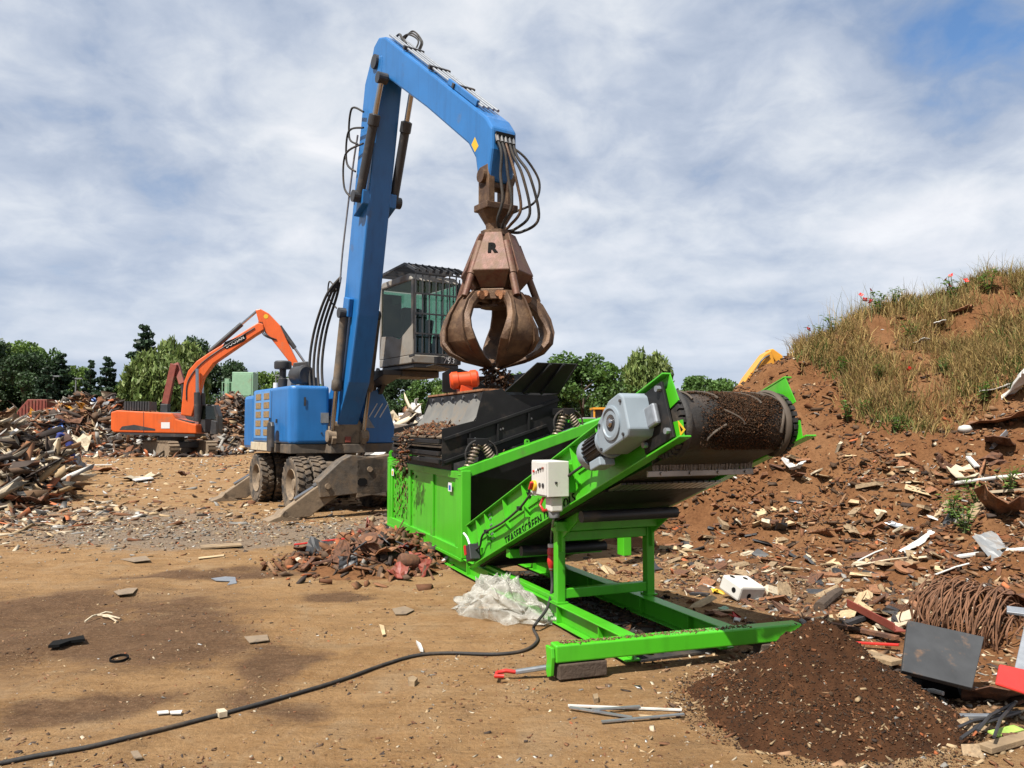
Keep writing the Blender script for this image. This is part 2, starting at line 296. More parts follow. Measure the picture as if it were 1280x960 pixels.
def ground_mat():
    m, nt, b = newmat('yard_soil'); tc = nd(nt, 'ShaderNodeTexCoord'); v = tc.outputs['Object']; at = nd(nt, 'ShaderNodeAttribute', attribute_name='Col'); sp = nd(nt, 'ShaderNodeSeparateColor'); nt.links.new(at.outputs[0], sp.inputs[0])
    big = noise(nt, v, .8, 5, .6); mid = noise(nt, v, 5, 6, .65, .3); fin = noise(nt, v, 38, 6, .75); grain = noise(nt, v, 170, 4, .8)
    mt = nd(nt, 'ShaderNodeMapping'); mt.inputs['Rotation'].default_value = (0, 0, -.42); mt.inputs['Scale'].default_value = (1.1, 9, 1); nt.links.new(v, mt.inputs[0]); trk = noise(nt, mt.outputs[0], 1.0, 7, .65, .2)
    tan = mixc(nt, ramp(nt, [(.32, 0), (.68, 1)], mid), (0.1848, 0.0998, 0.0402), (0.2593, 0.1543, 0.0693))
    tan = mixc(nt, ramp(nt, [(.4, 0), (.75, .55)], big), tan, (0.2917, 0.1841, 0.0921))
    dry = noise(nt, v, 1.9, 7, .7, .6); tan = mixc(nt, ramp(nt, [(.50, 0), (.66, .5)], dry), tan, (0.2538, 0.1820, 0.1092)); tan = mixc(nt, ramp(nt, [(.30, .6), (.46, 0)], dry), tan, (0.1242, 0.0749, 0.0380))
    dark = mixc(nt, ramp(nt, [(.35, 0), (.7, 1)], mid), (0.0566, 0.0296, 0.0157), (0.1032, 0.0560, 0.0308))
    jit = mathn(nt, 'MULTIPLY_ADD', mid, .9, -.45)
    fd = ramp(nt, [(.28, 0), (.62, 1)], mathn(nt, 'ADD', sp.outputs[0], jit)); c = mixc(nt, mathn(nt, 'MULTIPLY', fd, .85), tan, dark)
    gr = mixc(nt, ramp(nt, [(.3, 0), (.7, 1)], fin), (0.0939, 0.0715, 0.0533), (0.2171, 0.1810, 0.1437)); fg = ramp(nt, [(.3, 0), (.6, 1)], mathn(nt, 'ADD', sp.outputs[1], jit)); c = mixc(nt, mathn(nt, 'MULTIPLY', fg, .8), c, gr)
    db = mixc(nt, ramp(nt, [(.3, 0), (.55, .6), (.75, 1)], fin), (0.0493, 0.0238, 0.0138), (0.1678, 0.0953, 0.0508)); fb = ramp(nt, [(.3, 0), (.6, 1)], mathn(nt, 'ADD', sp.outputs[2], jit)); c = mixc(nt, mathn(nt, 'MULTIPLY', fb, .85), c, db)
    c = mixc(nt, ramp(nt, [(.36, .38), (.50, 0)], trk), c, mixc(nt, 1.0, c, (.52, .50, .48), 'MULTIPLY')); c = mixc(nt, ramp(nt, [(.52, 0), (.72, .35)], fin), c, (0.3289, 0.2281, 0.1337)); c = mixc(nt, ramp(nt, [(.30, .6), (.48, 0)], fin), c, mixc(nt, 1.0, c, (.45, .42, .40), 'MULTIPLY'))
    vo = nd(nt, 'ShaderNodeTexVoronoi', inp={'Scale': 62.}); nt.links.new(v, vo.inputs['Vector'])
    peb = mathn(nt, 'MULTIPLY', ramp(nt, [(.10, 1), (.24, 0)], vo.outputs['Distance']), ramp(nt, [(.72, 0), (.78, 1)], vo.outputs['Color']))
    c = mixc(nt, mathn(nt, 'MULTIPLY', peb, .6), c, (0.2711, 0.2190, 0.1581))
    c = mixc(nt, ramp(nt, [(.3, .5), (.58, 0)], grain), c, mixc(nt, 1.0, c, (.350, .32, .30), 'MULTIPLY')); nt.links.new(c, b.inputs['Base Color'])
    b.inputs['Roughness'].default_value = .95; b.inputs['Specular IOR Level'].default_value = .15
    h = mathn(nt, 'ADD', mathn(nt, 'MULTIPLY_ADD', mid, .8, mathn(nt, 'MULTIPLY', trk, .7)), mathn(nt, 'ADD', mathn(nt, 'MULTIPLY', fin, .45), mathn(nt, 'MULTIPLY', grain, .18)))
    bp = nd(nt, 'ShaderNodeBump', inp={'Strength': .9, 'Distance': .045}); nt.links.new(h, bp.inputs['Height']); nt.links.new(bp.outputs[0], b.inputs['Normal']); return m
def mound_mat(name='slope_soil', heap=False):
    m, nt, b = newmat(name); tc = nd(nt, 'ShaderNodeTexCoord'); v = tc.outputs['Object']
    big = noise(nt, v, .7, 4, .6); mid = noise(nt, v, 3.2, 7, .68, .4); fin = noise(nt, v, 26, 5, .7)
    if heap: c = mixc(nt, ramp(nt, [(.3, 0), (.7, 1)], mid), (0.0267, 0.0119, 0.0059), (0.0563, 0.0251, 0.0112))
    else:
        c = mixc(nt, ramp(nt, [(.3, 0), (.7, 1)], mid), (0.0880, 0.0383, 0.0159), (0.1601, 0.0761, 0.0329)); c = mixc(nt, ramp(nt, [(.45, 0), (.72, .7)], big), c, (0.1760, 0.0952, 0.0459))
    c = mixc(nt, ramp(nt, [(.28, .65), (.55, 0)], fin), c, mixc(nt, 1.0, c, (.38, .34, .32), 'MULTIPLY')); nt.links.new(c, b.inputs['Base Color'])
    b.inputs['Roughness'].default_value = .95; b.inputs['Specular IOR Level'].default_value = .1
    h = mathn(nt, 'ADD', mathn(nt, 'MULTIPLY', mid, .8), mathn(nt, 'MULTIPLY', fin, .55)); bp = nd(nt, 'ShaderNodeBump', inp={'Strength': .9, 'Distance': .05 if not heap else .02}); nt.links.new(h, bp.inputs['Height']); nt.links.new(bp.outputs[0], b.inputs['Normal']); return m
xs = spaced([(-900, -80, 14), (-80, -16, 70), (-16, -6, 70), (-6, 5, 190), (5, 12, 50), (12, 80, 50), (80, 900, 14)]); ys = spaced([(-60, 1.5, 12), (1.5, 8, 150), (8, 20, 130), (20, 70, 90), (70, 1500, 24)])
V, Q = grid(xs, ys, gz); x, y = V[:, 0], V[:, 1]
wx = x+.8*fbm(x*.9, y*.9, 4, 61); wy = y+.8*fbm(x*.9, y*.9, 4, 71); x0_, y0_ = x, y; x, y = wx, wy
pk = G(150, 790); dk = soft(x, y, pk.x, pk.y, 1.5, 1.1, .3)*1.1
for (px, py, rx, ry, a) in [(330, 830, .55, .9, .2), (60, 880, .7, .4, .2), (430, 745, .5, .35, 0), (240, 720, 1.2, .4, .3), (20, 760, 1.2, .6, 0)]:
    p = G(px, py); dk = np.maximum(dk, soft(x, y, p.x, p.y, rx, ry, a)*.95)
pk = G(90, 800); dk = np.maximum(dk, soft(x, y, pk.x-.6, pk.y+.4, 2.6, 2.1, .25)*.62); gv = soft(x, y, -4.6, 12.2, 4.2, 1.9, -.12); gv = np.maximum(gv, soft(x, y, -8.5, 14, 4.0, 2.6, 0)*.9); gv = np.maximum(gv, soft(x, y, -1.6, 13.0, 2.5, 1.8)*.8)
dbm = np.clip(1.25-np.hypot((x-5.0)/3.9, (y-8.6)/3.4), 0, 1); dbm = np.maximum(dbm, soft(x, y, 2.4, 5.2, 1.4, 1.3)*.8); dbm = np.maximum(dbm, soft(x, y, .6, 7.4, 1.2, 1.5, .4)*.55)
ground = obj('ground', np_mesh('ground', V, Q, ground_mat(), True, np.stack([dk, gv, dbm], 1))); tag(ground, kind='structure')
# the long spoil mound on the right
V, Q = grid(np.arange(.2, 21, .075), np.arange(4.6, 23, .075), mz); q = V[:, 2][Q].max(1) > -.03; V, Q = V, Q[q]
u, inv = np.unique(Q, return_inverse=True); V = V[u]; Q = inv.reshape(Q.shape)
mound = obj('spoil_mound', np_mesh('spoil_mound', V, Q, mound_mat())); tag(mound, 'long brown spoil mound of soil and scrap overgrown with dry grass', kind='structure')
# ------------------------------------------------------------------ scattered bits
PAL = np.array([(.25, .115, .055), (.20, .085, .04), (.34, .20, .11), (.46, .33, .19), (.62, .52, .38), (.07, .05, .04), (.33, .31, .28), (.72, .70, .66), (.48, .15, .06), (.13, .08, .05)])*KB
def pick(n, w):
    w = np.array(w, float); i = rng.choice(len(PAL), n, p=w/w.sum()); return PAL[i]*rng.uniform(.7, 1.25, (n, 1))
BOXQ = np.array([(0, 1, 3, 2), (4, 6, 7, 5), (0, 4, 5, 1), (2, 3, 7, 6), (0, 2, 6, 4), (1, 5, 7, 3)])
BOXV = np.array([(x, y, z) for x in (-.5, .5) for y in (-.5, .5) for z in (-.5, .5)])
def rots(n, tilt):
    a = rng.uniform(0, 6.283, n); b = rng.normal(0, tilt, n); c = rng.normal(0, tilt, n); ca, sa, cb, sb, cc, sc = np.cos(a), np.sin(a), np.cos(b), np.sin(b), np.cos(c), np.sin(c); o = np.zeros(n)
    Rz = np.stack([ca, -sa, o, sa, ca, o, o, o, o+1], 1).reshape(n, 3, 3); Rx = np.stack([o+1, o, o, o, cb, -sb, o, sb, cb], 1).reshape(n, 3, 3); Ry = np.stack([cc, o, sc, o, o+1, o, -sc, o, cc], 1).reshape(n, 3, 3)
    return Rz@Rx@Ry
def bits(name, label, cat, P, S, C, matl, tilt=.35, parent=None, jit=.28):
    n = len(P); T = BOXV[None]+rng.uniform(-jit, jit, (n, 8, 3)); T = T*S[:, None, :]; T = np.einsum('nij,nkj->nki', rots(n, tilt), T)+P[:, None, :]
    V = T.reshape(-1, 3); Q = (np.arange(n)[:, None, None]*8+BOXQ[None]).reshape(-1, 4); me = np_mesh(name, V, Q, matl, False, np.repeat(C, 8, 0)); o = obj(name, me, parent); o['kind'] = 'stuff'
    if parent is None: tag(o, label, cat)
    return o
def sizes(n, lo, hi, flat=.35, p=2.2, lng=1.0):
    s = lo+(hi-lo)*rng.random(n)**p; return np.stack([s*rng.uniform(.8, 2.4, n)*lng, s*rng.uniform(.35, 1., n), s*rng.uniform(.06, flat*1.4, n)], 1)
def on(fn, x, y, S, k=.25): return np.stack([x, y, fn(x, y)+S[:, 2]*k], 1)
def poly_scatter(n, px0, px1, py0, py1):         # random spots in a part of the yard seen between two image rows
    px = rng.uniform(px0, px1, n); t = rng.random(n); py = py0+(py1-py0)*t; d = (CAMH*F)/np.maximum(py-HOR, 5); return (px-CX)/F*d, d
# fine gravel and crumbs on the yard
n = 9000; x, y = poly_scatter(n*2, -40, 900, 660, 965); k = vno(x*1.6, y*1.6, 81)*.6+vno(x*5, y*5, 82)*.4 > rng.uniform(.3, .75, n*2); x, y = x[k], y[k]; n = len(x); S = sizes(n, .003, .017, .5, 3.0); bits('gravel', 'small tan pebbles and crumbs strewn over the bare yard soil', 'gravel', on(gz, x, y, S), S, pick(n, [3, 2, 5, 4, 1.0, 2, 1, .25, .3, 3])*.9, M['chips'], .3)
n = 9000; x = rng.normal(-5.5, 3.6, n); y = rng.normal(12.6, 1.3, n); S = sizes(n, .008, .045, .5, 2.8); bits('gravel', 'grey gravel patch around the handler outriggers', 'gravel', on(gz, x, y, S), S, pick(n, [1.5, .8, 4, 4, 2, 1.5, 4, .5, .3, 1.5])*.85, M['chips'], .3)
# litter of wood, rust and plastic between the screening machine and the mound
n = 40000; x = rng.uniform(.3, 8.5, n); y = rng.uniform(5.0, 11.5, n); k = (np.hypot((x-4.8)/3.8, (y-8.2)/2.9) < rng.uniform(.5, 1.25, n)) & (x > 1.2-.25*(y-6)) & (x < y*.72) & (vno(x*2.2, y*2.2, 55)*.6+vno(x*6, y*6, 56)*.4 > rng.uniform(.2, .62, n)); x, y = x[k], y[k]; n = len(x)
S = sizes(n, .012, .065, .22, 2.6); bits('litter', 'dense litter of wood chips, rust flakes and plastic at the foot of the mound', 'litter', on(surf, x, y, S), S, pick(n, [6, 6, 5, 3, 1.4, 3, 1.0, .5, .7, 5]), M['chips'], .45)
n = 44000; x = rng.uniform(1.5, 12, n); y = rng.uniform(7.5, 14.5, n); h = mz(x, y); k = (h > .15) & (rng.random(n) < np.clip(1.25-h*.3, .12, 1)) & (x < y*.72) & (vno(x*1.8, y*1.8, 57)*.6+vno(x*5, y*5, 58)*.4 > rng.uniform(.25, .68, n)); x, y = x[k], y[k]; n = len(x)
S = sizes(n, .015, .085, .3, 2.8); bits('soil_clods', 'soil clods and rusty flakes on the bare mound face', 'soil', on(surf, x, y, S, .15), S, pick(n, [8, 7, 4, .8, .2, 3, .2, .15, .4, 7])*np.array([[.92, .90, .90]]), M['soilbits'], .5)
n = 3200; x = rng.normal(2.35, .75, n); y = rng.normal(4.9, .75, n); S = sizes(n, .008, .045, .3, 2.4); bits('wood_chips', 'tan wood chips round the dark soil heap in front of the crossbar', 'litter', on(surf, x, y, S), S, pick(n, [3, 2, 5, 6, 4, 1.5, 1, .6, .5, 2]), M['chips'], .4)
n = 1600; x = rng.normal(-9.6, 1.3, n); y = rng.normal(13.2, 1.5, n); S = sizes(n, .03, .16, .25, 2.5, 1.6); bits('litter', 'splintered wood and rubble crumbs at the edge of the timber heap', 'litter', on(gz, x, y, S), S, pick(n, [2, 2, 4, 6, 5, 2, 3, 1.5, 1, 1]), M['chips'], .3)
n = 5000; y = rng.uniform(13, 44, n)**1.0; x = (rng.uniform(-60, 520, n)-CX)/F*y; S = sizes(n, .02, .13, .35, 3.0); bits('gravel', 'sparse stones and scraps on the open yard in front of the far heaps', 'gravel', on(gz, x, y, S), S, pick(n, [3, 2, 5, 5, 2, 2, 2, .8, .4, 2]), M['chips'], .3)
# dark heap of screened soil under the conveyor head
def cone_fn(R, H, seed, rag=.10, tip=.05):
    def f(x, y):
        a = np.arctan2(y, x); r = np.hypot(x, y)/(R*(1+rag*2*fbm(np.cos(a)*2.2+7, np.sin(a)*2.2, 4, seed))); p = np.sqrt(r*r+tip*tip)-tip
        z = H*(1-p)*np.where(p < 1, 1-.10*np.sin(np.clip(p, 0, 1)*np.pi), .35)+H*.07*fbm(x*9/R, y*9/R, 4, seed+5)*np.clip(1.3-r, 0, 1); return np.where(r > 1.3, -.03, z)
    return f
def cone_heap(name, label, cat, c, f, R, res, matl):
    V, Q = grid(np.arange(-1.6*R, 1.6*R, res), np.arange(-1.6*R, 1.6*R, res), f); Q = Q[V[:, 2][Q].max(1) > -.012]; u, inv = np.unique(Q, return_inverse=True); t = thing(name, label, cat, c); obj('soil', np_mesh(name, V[u], inv.reshape(Q.shape), matl), t); return t
HC = (1.80, 4.62, 0.0); HR, HH = .70, .53; HF = cone_fn(HR, HH, 3)
sh = cone_heap('soil_heap', 'dark cone of fine screened soil on the ground before the green crossbar', 'soil heap', HC, HF, HR, .018, mound_mat('screened_soil', True))
for n, lo_, hi_, w, br, k in ((26000, .002, .009, [5, 4, .5, .2, .05, 3, 0, 0, .1, 9], .42, 1.25), (1500, .006, .020, [4, 3, 3, 3, 1.5, 2, .4, .3, .6, 3], .8, 1.5)):
    a = rng.uniform(0, 6.283, n); r = HR*np.sqrt(rng.uniform(.0, k**2, n)); r = np.where(rng.random(n) < np.clip((1.45-r/HR)/.5, 0, 1), r, r*.6); x = r*np.cos(a); y = r*np.sin(a); S = sizes(n, lo_, hi_, .7, 2.0)
    bits('crumbs', None, None, np.stack([x, y, np.maximum(HF(x, y), gz(x+HC[0], y+HC[1]))+S[:, 2]*.2], 1), S, pick(n, w)*br, M['soilbits'], .5, sh)
# ------------------------------------------------------------------ green screening machine (x toward the camera, y to the right)
SO = Vector((-.5246, 8.5837, 0)); SR = -math.radians(67.5)
sm = thing('screening_machine', 'bright green mobile screening machine with black vibrating screen box and inclined conveyor', 'screening machine', SO, SR)
SMM = Matrix.Translation(SO)@Matrix.Rotation(SR, 4, 'Z')
def ibeam(mb, x0, x1, y0, y1, z0, z1, t=.012):
    ym = (y0+y1)/2; mb.box(x0, x1, y0, y1, z0, z0+t); mb.box(x0, x1, y0, y1, z1-t, z1); mb.box(x0+.002, x1-.002, ym-t/2, ym+t/2, z0+t, z1-t); return mb
g = M['green']
for (a, b) in ((0, .12), (.79, .91)):
    mb = ibeam(MB(), -3.5, 3.42, a, b, .03, .195)
    for x in (.05, .7, 1.35, 2.3, 3.0):
        mb.box(x, x+.01, a+.008, b-.008, .042, .183)
    mb.build('base_beam', g, sm, .004)
MB().box(.05, 2.22, .03, .09, .197, .235).build('rail', g, sm, .006)
# side panel box
mb = MB().box(-3.42, -.16, .02, .05, .26, 1.10); mb.build('side_panel', g, sm, .004)
for x in (-3.38, -2.35, -1.28, -.3): MB().box(x, x+.10, -.006, .018, .30, 1.06).build('panel_stiffener', g, sm, .004)
MB().box(-3.5, -.04, -.012, .06, 1.06, 1.14).build('top_rail', g, sm, .006)
mb = MB().box(-3.5, -.04, -.014, .06, .20, .30); mb.build('bottom_rail', g, sm, .006)
MB().box(-3.5, -.04, -.03, .10, .165, .199).build('lower_lip', g, sm, .004)
for x in (-3.52, -.16): MB().box(x, x+.13, -.02, .09, .20, 1.16).build('corner_post', g, sm, .008)
MB().box(-.17, -.02, 2.02, 2.13, .1, 1.82).build('corner_post', g, sm, .008)
MB().box(-3.52, -3.40, 2.02, 2.13, .1, 1.82).build('corner_post', g, sm, .008)
for x in (-.11, -3.46):
    mb = MB().bar((x, -.01, 1.12), (x, 2.05, 1.78), .11, .12); mb.build('slanted_rail', g, sm, .008)
MB().box(-3.4, -.17, 2.05, 2.1, 1.2, 1.75).build('side_panel', g, sm, .004)
def lug(c, ax='x', s=1.):
    prof = [(-.055*s, 0), (.055*s, 0), (.055*s, .08*s)]+[(.055*s*math.cos(t), .08*s+.055*s*math.sin(t)) for t in np.linspace(.3, math.pi-.3, 7)]+[(-.055*s, .08*s)]
    n = 10; ring = [(.022*s*math.cos(2*math.pi*i/n), .085*s+.022*s*math.sin(2*math.pi*i/n)) for i in range(n)]
    mb = MB(); cx, cy, cz = c
    fn = (lambda a, b, t: (cx+t, cy+a, cz+b)) if ax == 'x' else (lambda a, b, t: (cx+a, cy+t, cz+b))
    out = prof; m = len(out); vs = []
    for t in (-.012, .012): vs += [fn(a, b, t) for a, b in out]+[fn(a, b, t) for a, b in ring]
    k = m+n; fs = []
    def tri(o):                                   # ring of quads between outline and hole
        r = []
        near = [min(range(n), key=lambda j: (ring[j][0]-a)**2+(ring[j][1]-b)**2) for a, b in out]
        for i in range(m):
            a, b = near[i], near[(i+1) % m]; r.append((o+i, o+(i+1) % m, o+m+b)) ; j = a
            while j != b:
                stp = 1 if ((b-j) % n) <= n/2 else -1; j2 = (j+stp) % n; r.append((o+i, o+m+j2, o+m+j)); j = j2
        return r
    fs += tri(0)+tri(k)+[(i, (i+1) % m, k+(i+1) % m, k+i) for i in range(m)]+[(m+i, m+(i+1) % n, k+m+(i+1) % n, k+m+i) for i in range(n)]
    return mb.add(vs, fs)
for c in ((-3.45, .04, 1.16), (-.095, 2.07, 1.82), (-3.45, 2.07, 1.82)): lug(c).build('lifting_lug', g, sm)
lug((-.11, .80, 1.43), s=.55).build('lifting_lug', g, sm)
# dark chutes inside the frame
mb = MB(); mb.add([(-.22, .1, 1.1), (-.22, 2.0, 1.7), (-.3, 2.0, .85), (-.55, .2, .45)], [(0, 1, 2, 3)]); mb.add([(-3.3, .1, 1.1), (-3.3, 2.0, 1.7), (-2.8, 1.2, .5), (-2.8, .2, .4)], [(0, 1, 2, 3)]); mb.add([(-3.3, 1.98, 1.7), (-.25, 1.98, 1.7), (-.3, 1.3, .5), (-2.8, 1.3, .5)], [(0, 1, 2, 3)])
o = mb.build('chute', M['black'], sm); md = o.modifiers.new('s', 'SOLIDIFY'); md.thickness = .01
# decals on the panel
for (x, z) in ((-.55, 1.0), (-3.3, 1.02)): MB().box(x, x+.13, -.0105, -.0075, z-.1, z).build('decal', M['wtext'], sm); MB().box(x+.03, x+.10, -.0125, -.0107, z-.085, z-.03).build('decal', M['pblue'] if x > -1 else M['ytext'], sm)
# dirt thrown on the panel
n = 240; x = rng.normal(-2.75, .33, n); z = 1.05-rng.random(n)**1.3*.72; S = sizes(n, .010, .034, .4, 1.8); S = S[:, [1, 2, 0]]*np.array([[1.3, .04, 1.1]])
P = np.stack([x, np.full(n, .0185), z], 1); k = (x > -3.35) & (x < -1.9); bits('dirt_splash', None, None, P[k], S[k], pick(k.sum(), [3, 4, .4, .1, 0, 5, 0, 0, .5, 6])*.7, M['soilbits'], .0, sm)
# ------------------------------------------------------------------ vibrating screen box
bk = M['black']; YF, YN = -2.72, -.46
near_poly = [(-.12, 1.19), (-.12, 1.62), (.29, 1.72), (.38, 2.06), (.63, 2.10), (.70, 2.03), (1.36, 2.03), (1.36, 1.60), (.6, 1.36)]
scr = MB().yz(near_poly, YN, YN+.014).build('screen_box', bk, sm, .004)
MB().yz(near_poly, YF-.014, YF).build('side_plate', bk, scr, .004)
def sl(v, w0): return w0+.325*v
MB().bar((YN+.03, -.1, 1.50), (YN+.03, 1.36, 1.50+1.46*.325), .05, .035).build('stiffener', bk, scr, .004)
MB().bar((YN+.03, -.1, 1.24), (YN+.03, 1.2, 1.24+1.3*.325), .05, .035).build('stiffener', bk, scr, .004)
for v in (.2, .55, .95): MB().box(YN+.016, YN+.05, v, v+.025, sl(v, 1.28), sl(v, 1.50)).build('stiffener', bk, scr, .003)
mb = MB()
for v in (.25, .28, .6, .63, 1.0): mb.cyl((YN+.014, v, sl(v, 1.38)+.04), (YN+.032, v, sl(v, 1.38)+.04), .012, n=8)
mb.build('bolt', M['steel'], scr)
# decks, seen from the discharge end
for (w, m_) in ((1.53, M['dust']), (1.40, M['dsteel']), (1.30, M['dsteel'])):
    mb = MB(); mb.add([(YF+.005, -.13, w), (YN-.005, -.13, w), (YN-.005, 1.3, w+.46), (YF+.005, 1.3, w+.46)], [(0, 1, 2, 3)]); o = mb.build('deck', m_, scr); q = o.modifiers.new('s', 'SOLIDIFY'); q.thickness = .02; q.offset = -1
for w in (1.50, 1.36, 1.27): MB().box(YF+.004, YN-.004, -.155, -.125, w-.05, w).build('deck_edge', bk, scr, .004)
MB().box(YF, YN, .0, .03, 1.10, 1.24).build('end_beam', bk, scr, .005)
# rubber curtain and its bolted beam
mb = MB(); nn = 14
vs = []; 
for i in range(nn+1):
    t = i/nn; y = YF+.02+t*(YN-YF-.04); wv = .012*math.sin(i*1.9)
    vs += [(y, .40+wv, 2.0), (y, .30+wv*2, 1.78), (y, .20+wv*3, 1.66)]
mb.add(vs, [(i*3+k, i*3+k+1, (i+1)*3+k+1, (i+1)*3+k) for i in range(nn) for k in range(2)]); mb.build('curtain', M['curtain'], scr, smooth=40)
MB().box(YF, YN, .385, .42, 1.93, 2.055).build('curtain_beam', bk, scr, .004)
mb = MB()
for i in range(8): y = YF+.18+i*.27; mb.cyl((y, .37, 1.955), (y, .386, 1.955), .02, n=8)
for i in range(5): y = YF+.25+i*.44; mb.cyl((y, .37, 2.02), (y, .386, 2.02), .022, n=8)
mb.build('bolt', M['steel'], scr)
MB().box(YF-.01, YN+.01, .375, .66, 2.07, 2.095).build('cover_plate', M['rustl'], scr, .004)
# flared hopper plates at the feed end
for i, pts in enumerate(([(YN+.015, .66, 2.06), (YN+.015, 1.36, 2.05), (YN+.25, 1.50, 2.40), (YN+.25, .98, 2.40)], [(YN+.01, 1.37, 2.04), (YF, 1.37, 2.04), (YF-.2, 1.72, 2.42), (YN+.22, 1.54, 2.40)], [(YF-.005, 1.36, 2.05), (YF-.005, .66, 2.06), (YF-.25, .90, 2.40), (YF-.25, 1.7, 2.40)])):
    mb = MB(); mb.add(pts, [(0, 1, 2, 3)]); o = mb.build('hopper_flap', bk, scr); q = o.modifiers.new('s', 'SOLIDIFY'); q.thickness = .014
    for t in (.33, .66):
        a = Vector(pts[0]).lerp(Vector(pts[1]), t); b = Vector(pts[3]).lerp(Vector(pts[2]), t); n_ = (Vector(pts[1])-Vector(pts[0])).cross(Vector(pts[3])-Vector(pts[0])).normalized()
        MB().bar(a+n_*.02, b+n_*.02, .03, .03, n_).build('stiffener', bk, scr)
# orange vibration motors
def vib(y):
    ax = Vector((-.0, 1, .0)); p = Vector((y, .30, 2.235)); t = MB()
    t.lathe([(.0, 0), (.09, .0), (.115, .03), (.115, .10), (.10, .11), (.10, .26), (.115, .27), (.115, .34), (.09, .37), (0, .37)], p, (.25, 1, .12), 22); o = t.build('vibration_motor', M['orange2'], scr, smooth=35)
    MB().obox(p+Vector((.03, .19, -.1)), (.17, .17, .09)).build('motor_foot', M['orange2'], scr, .01)
    return o
vib(-1.45)
prof = [(.30, 2.10), (.95, 2.10), (.95, 2.14), (.72, 2.36), (.55, 2.43), (.40, 2.42), (.30, 2.36)]
MB().yz(prof, -1.80, -1.775).build('motor_guard', bk, scr, .004)
MB().obox((-1.95, .42, 2.43), (.35, .5, .012), rot('X', -10)).build('motor_guard', bk, scr)
# coil springs with rubber snubber straps
def spring(p0, p1, r, turns=7):
    p0, p1 = Vector(p0), Vector(p1); d = (p1-p0); x = d.orthogonal().normalized(); y = d.normalized().cross(x); pts = []
    for i in range(turns*12+1):
        t = i/(turns*12); a = t*turns*2*math.pi; pts.append(p0+d*t+x*(r*math.cos(a))+y*(r*math.sin(a)))
    return MB().tube(pts, .011, 6)
SPR = [(.13, 1.17), (1.22, 1.52)]
M['spring'] = mat('spring_steel', (.36, .29, .22), .5, .5, var=.2)
for ux in (-.11, -3.46):
    for (v, w) in SPR:
        top = Vector((ux, v+.10, w+.275))
        for s in (-1, 1):
            b = Vector((ux, v+.10+s*.155, w+.045+s*.04)); tp = top+Vector((0, s*.035, 0))
            spring(b, tp, .043).build('spring', M['spring'], scr, smooth=40); MB().cyl(b, tp, .028, n=10).build('spring_core', M['spring'], scr)
            MB().cyl(b+(b-tp).normalized()*.02, b, .055, n=12).build('spring_seat', bk, scr)
            arc = [top+Vector((.03, s*(.03+.16*math.sin(t)), .05-.16*(1-math.cos(t)))) for t in np.linspace(0, 2.1, 9)]
            MB().tube(arc, .011, 6).build('snubber_strap', M['rubber'], scr, smooth=60)
        MB().obox(top+Vector((-.10 if ux > -1 else .3, 0, .03)), (.30, .15, .08)).build('spring_arm', bk, scr, .006)
        mb = MB().yz([(v-.16, w-.06), (v+.32, w+.09), (v+.25, w+.15), (v+.14, w+.08), (v+.05, w+.075), (v-.05, w+.05)], ux-.05, ux+.05); mb.build('spring_bracket', g, sm, .006)
# material lying on the decks and dropping off the lip
n = 2600; y = rng.normal(-1.65, .45, n); v = rng.uniform(-.12, .42, n); k = (y > YF+.1) & (y < YN-.06); y, v = y[k], v[k]; n = len(y); S = sizes(n, .012, .055, .3, 1.8)
P = np.stack([y, v, 1.535+.325*(v+.13)+rng.random(n)*.05*np.exp(-((y+1.6)/.5)**2)], 1); bits('oversize_scrap', None, None, P, S, pick(n, [6, 5, 2, .8, .2, 4, .1, .05, .6, 6])*.75, M['chips'], .6, scr)
n = 170; y = rng.normal(-1.75, .13, n); w = 1.52-rng.random(n)*.42; S = sizes(n, .012, .045, .4, 1.6); bits('falling_scrap', None, None, np.stack([y, -.18-.08*rng.random(n)-(1.5-w)*.15, w], 1), S, pick(n, [6, 5, 2, .6, .2, 4, .1, .05, .6, 6])*.75, M['chips'], .9, scr)
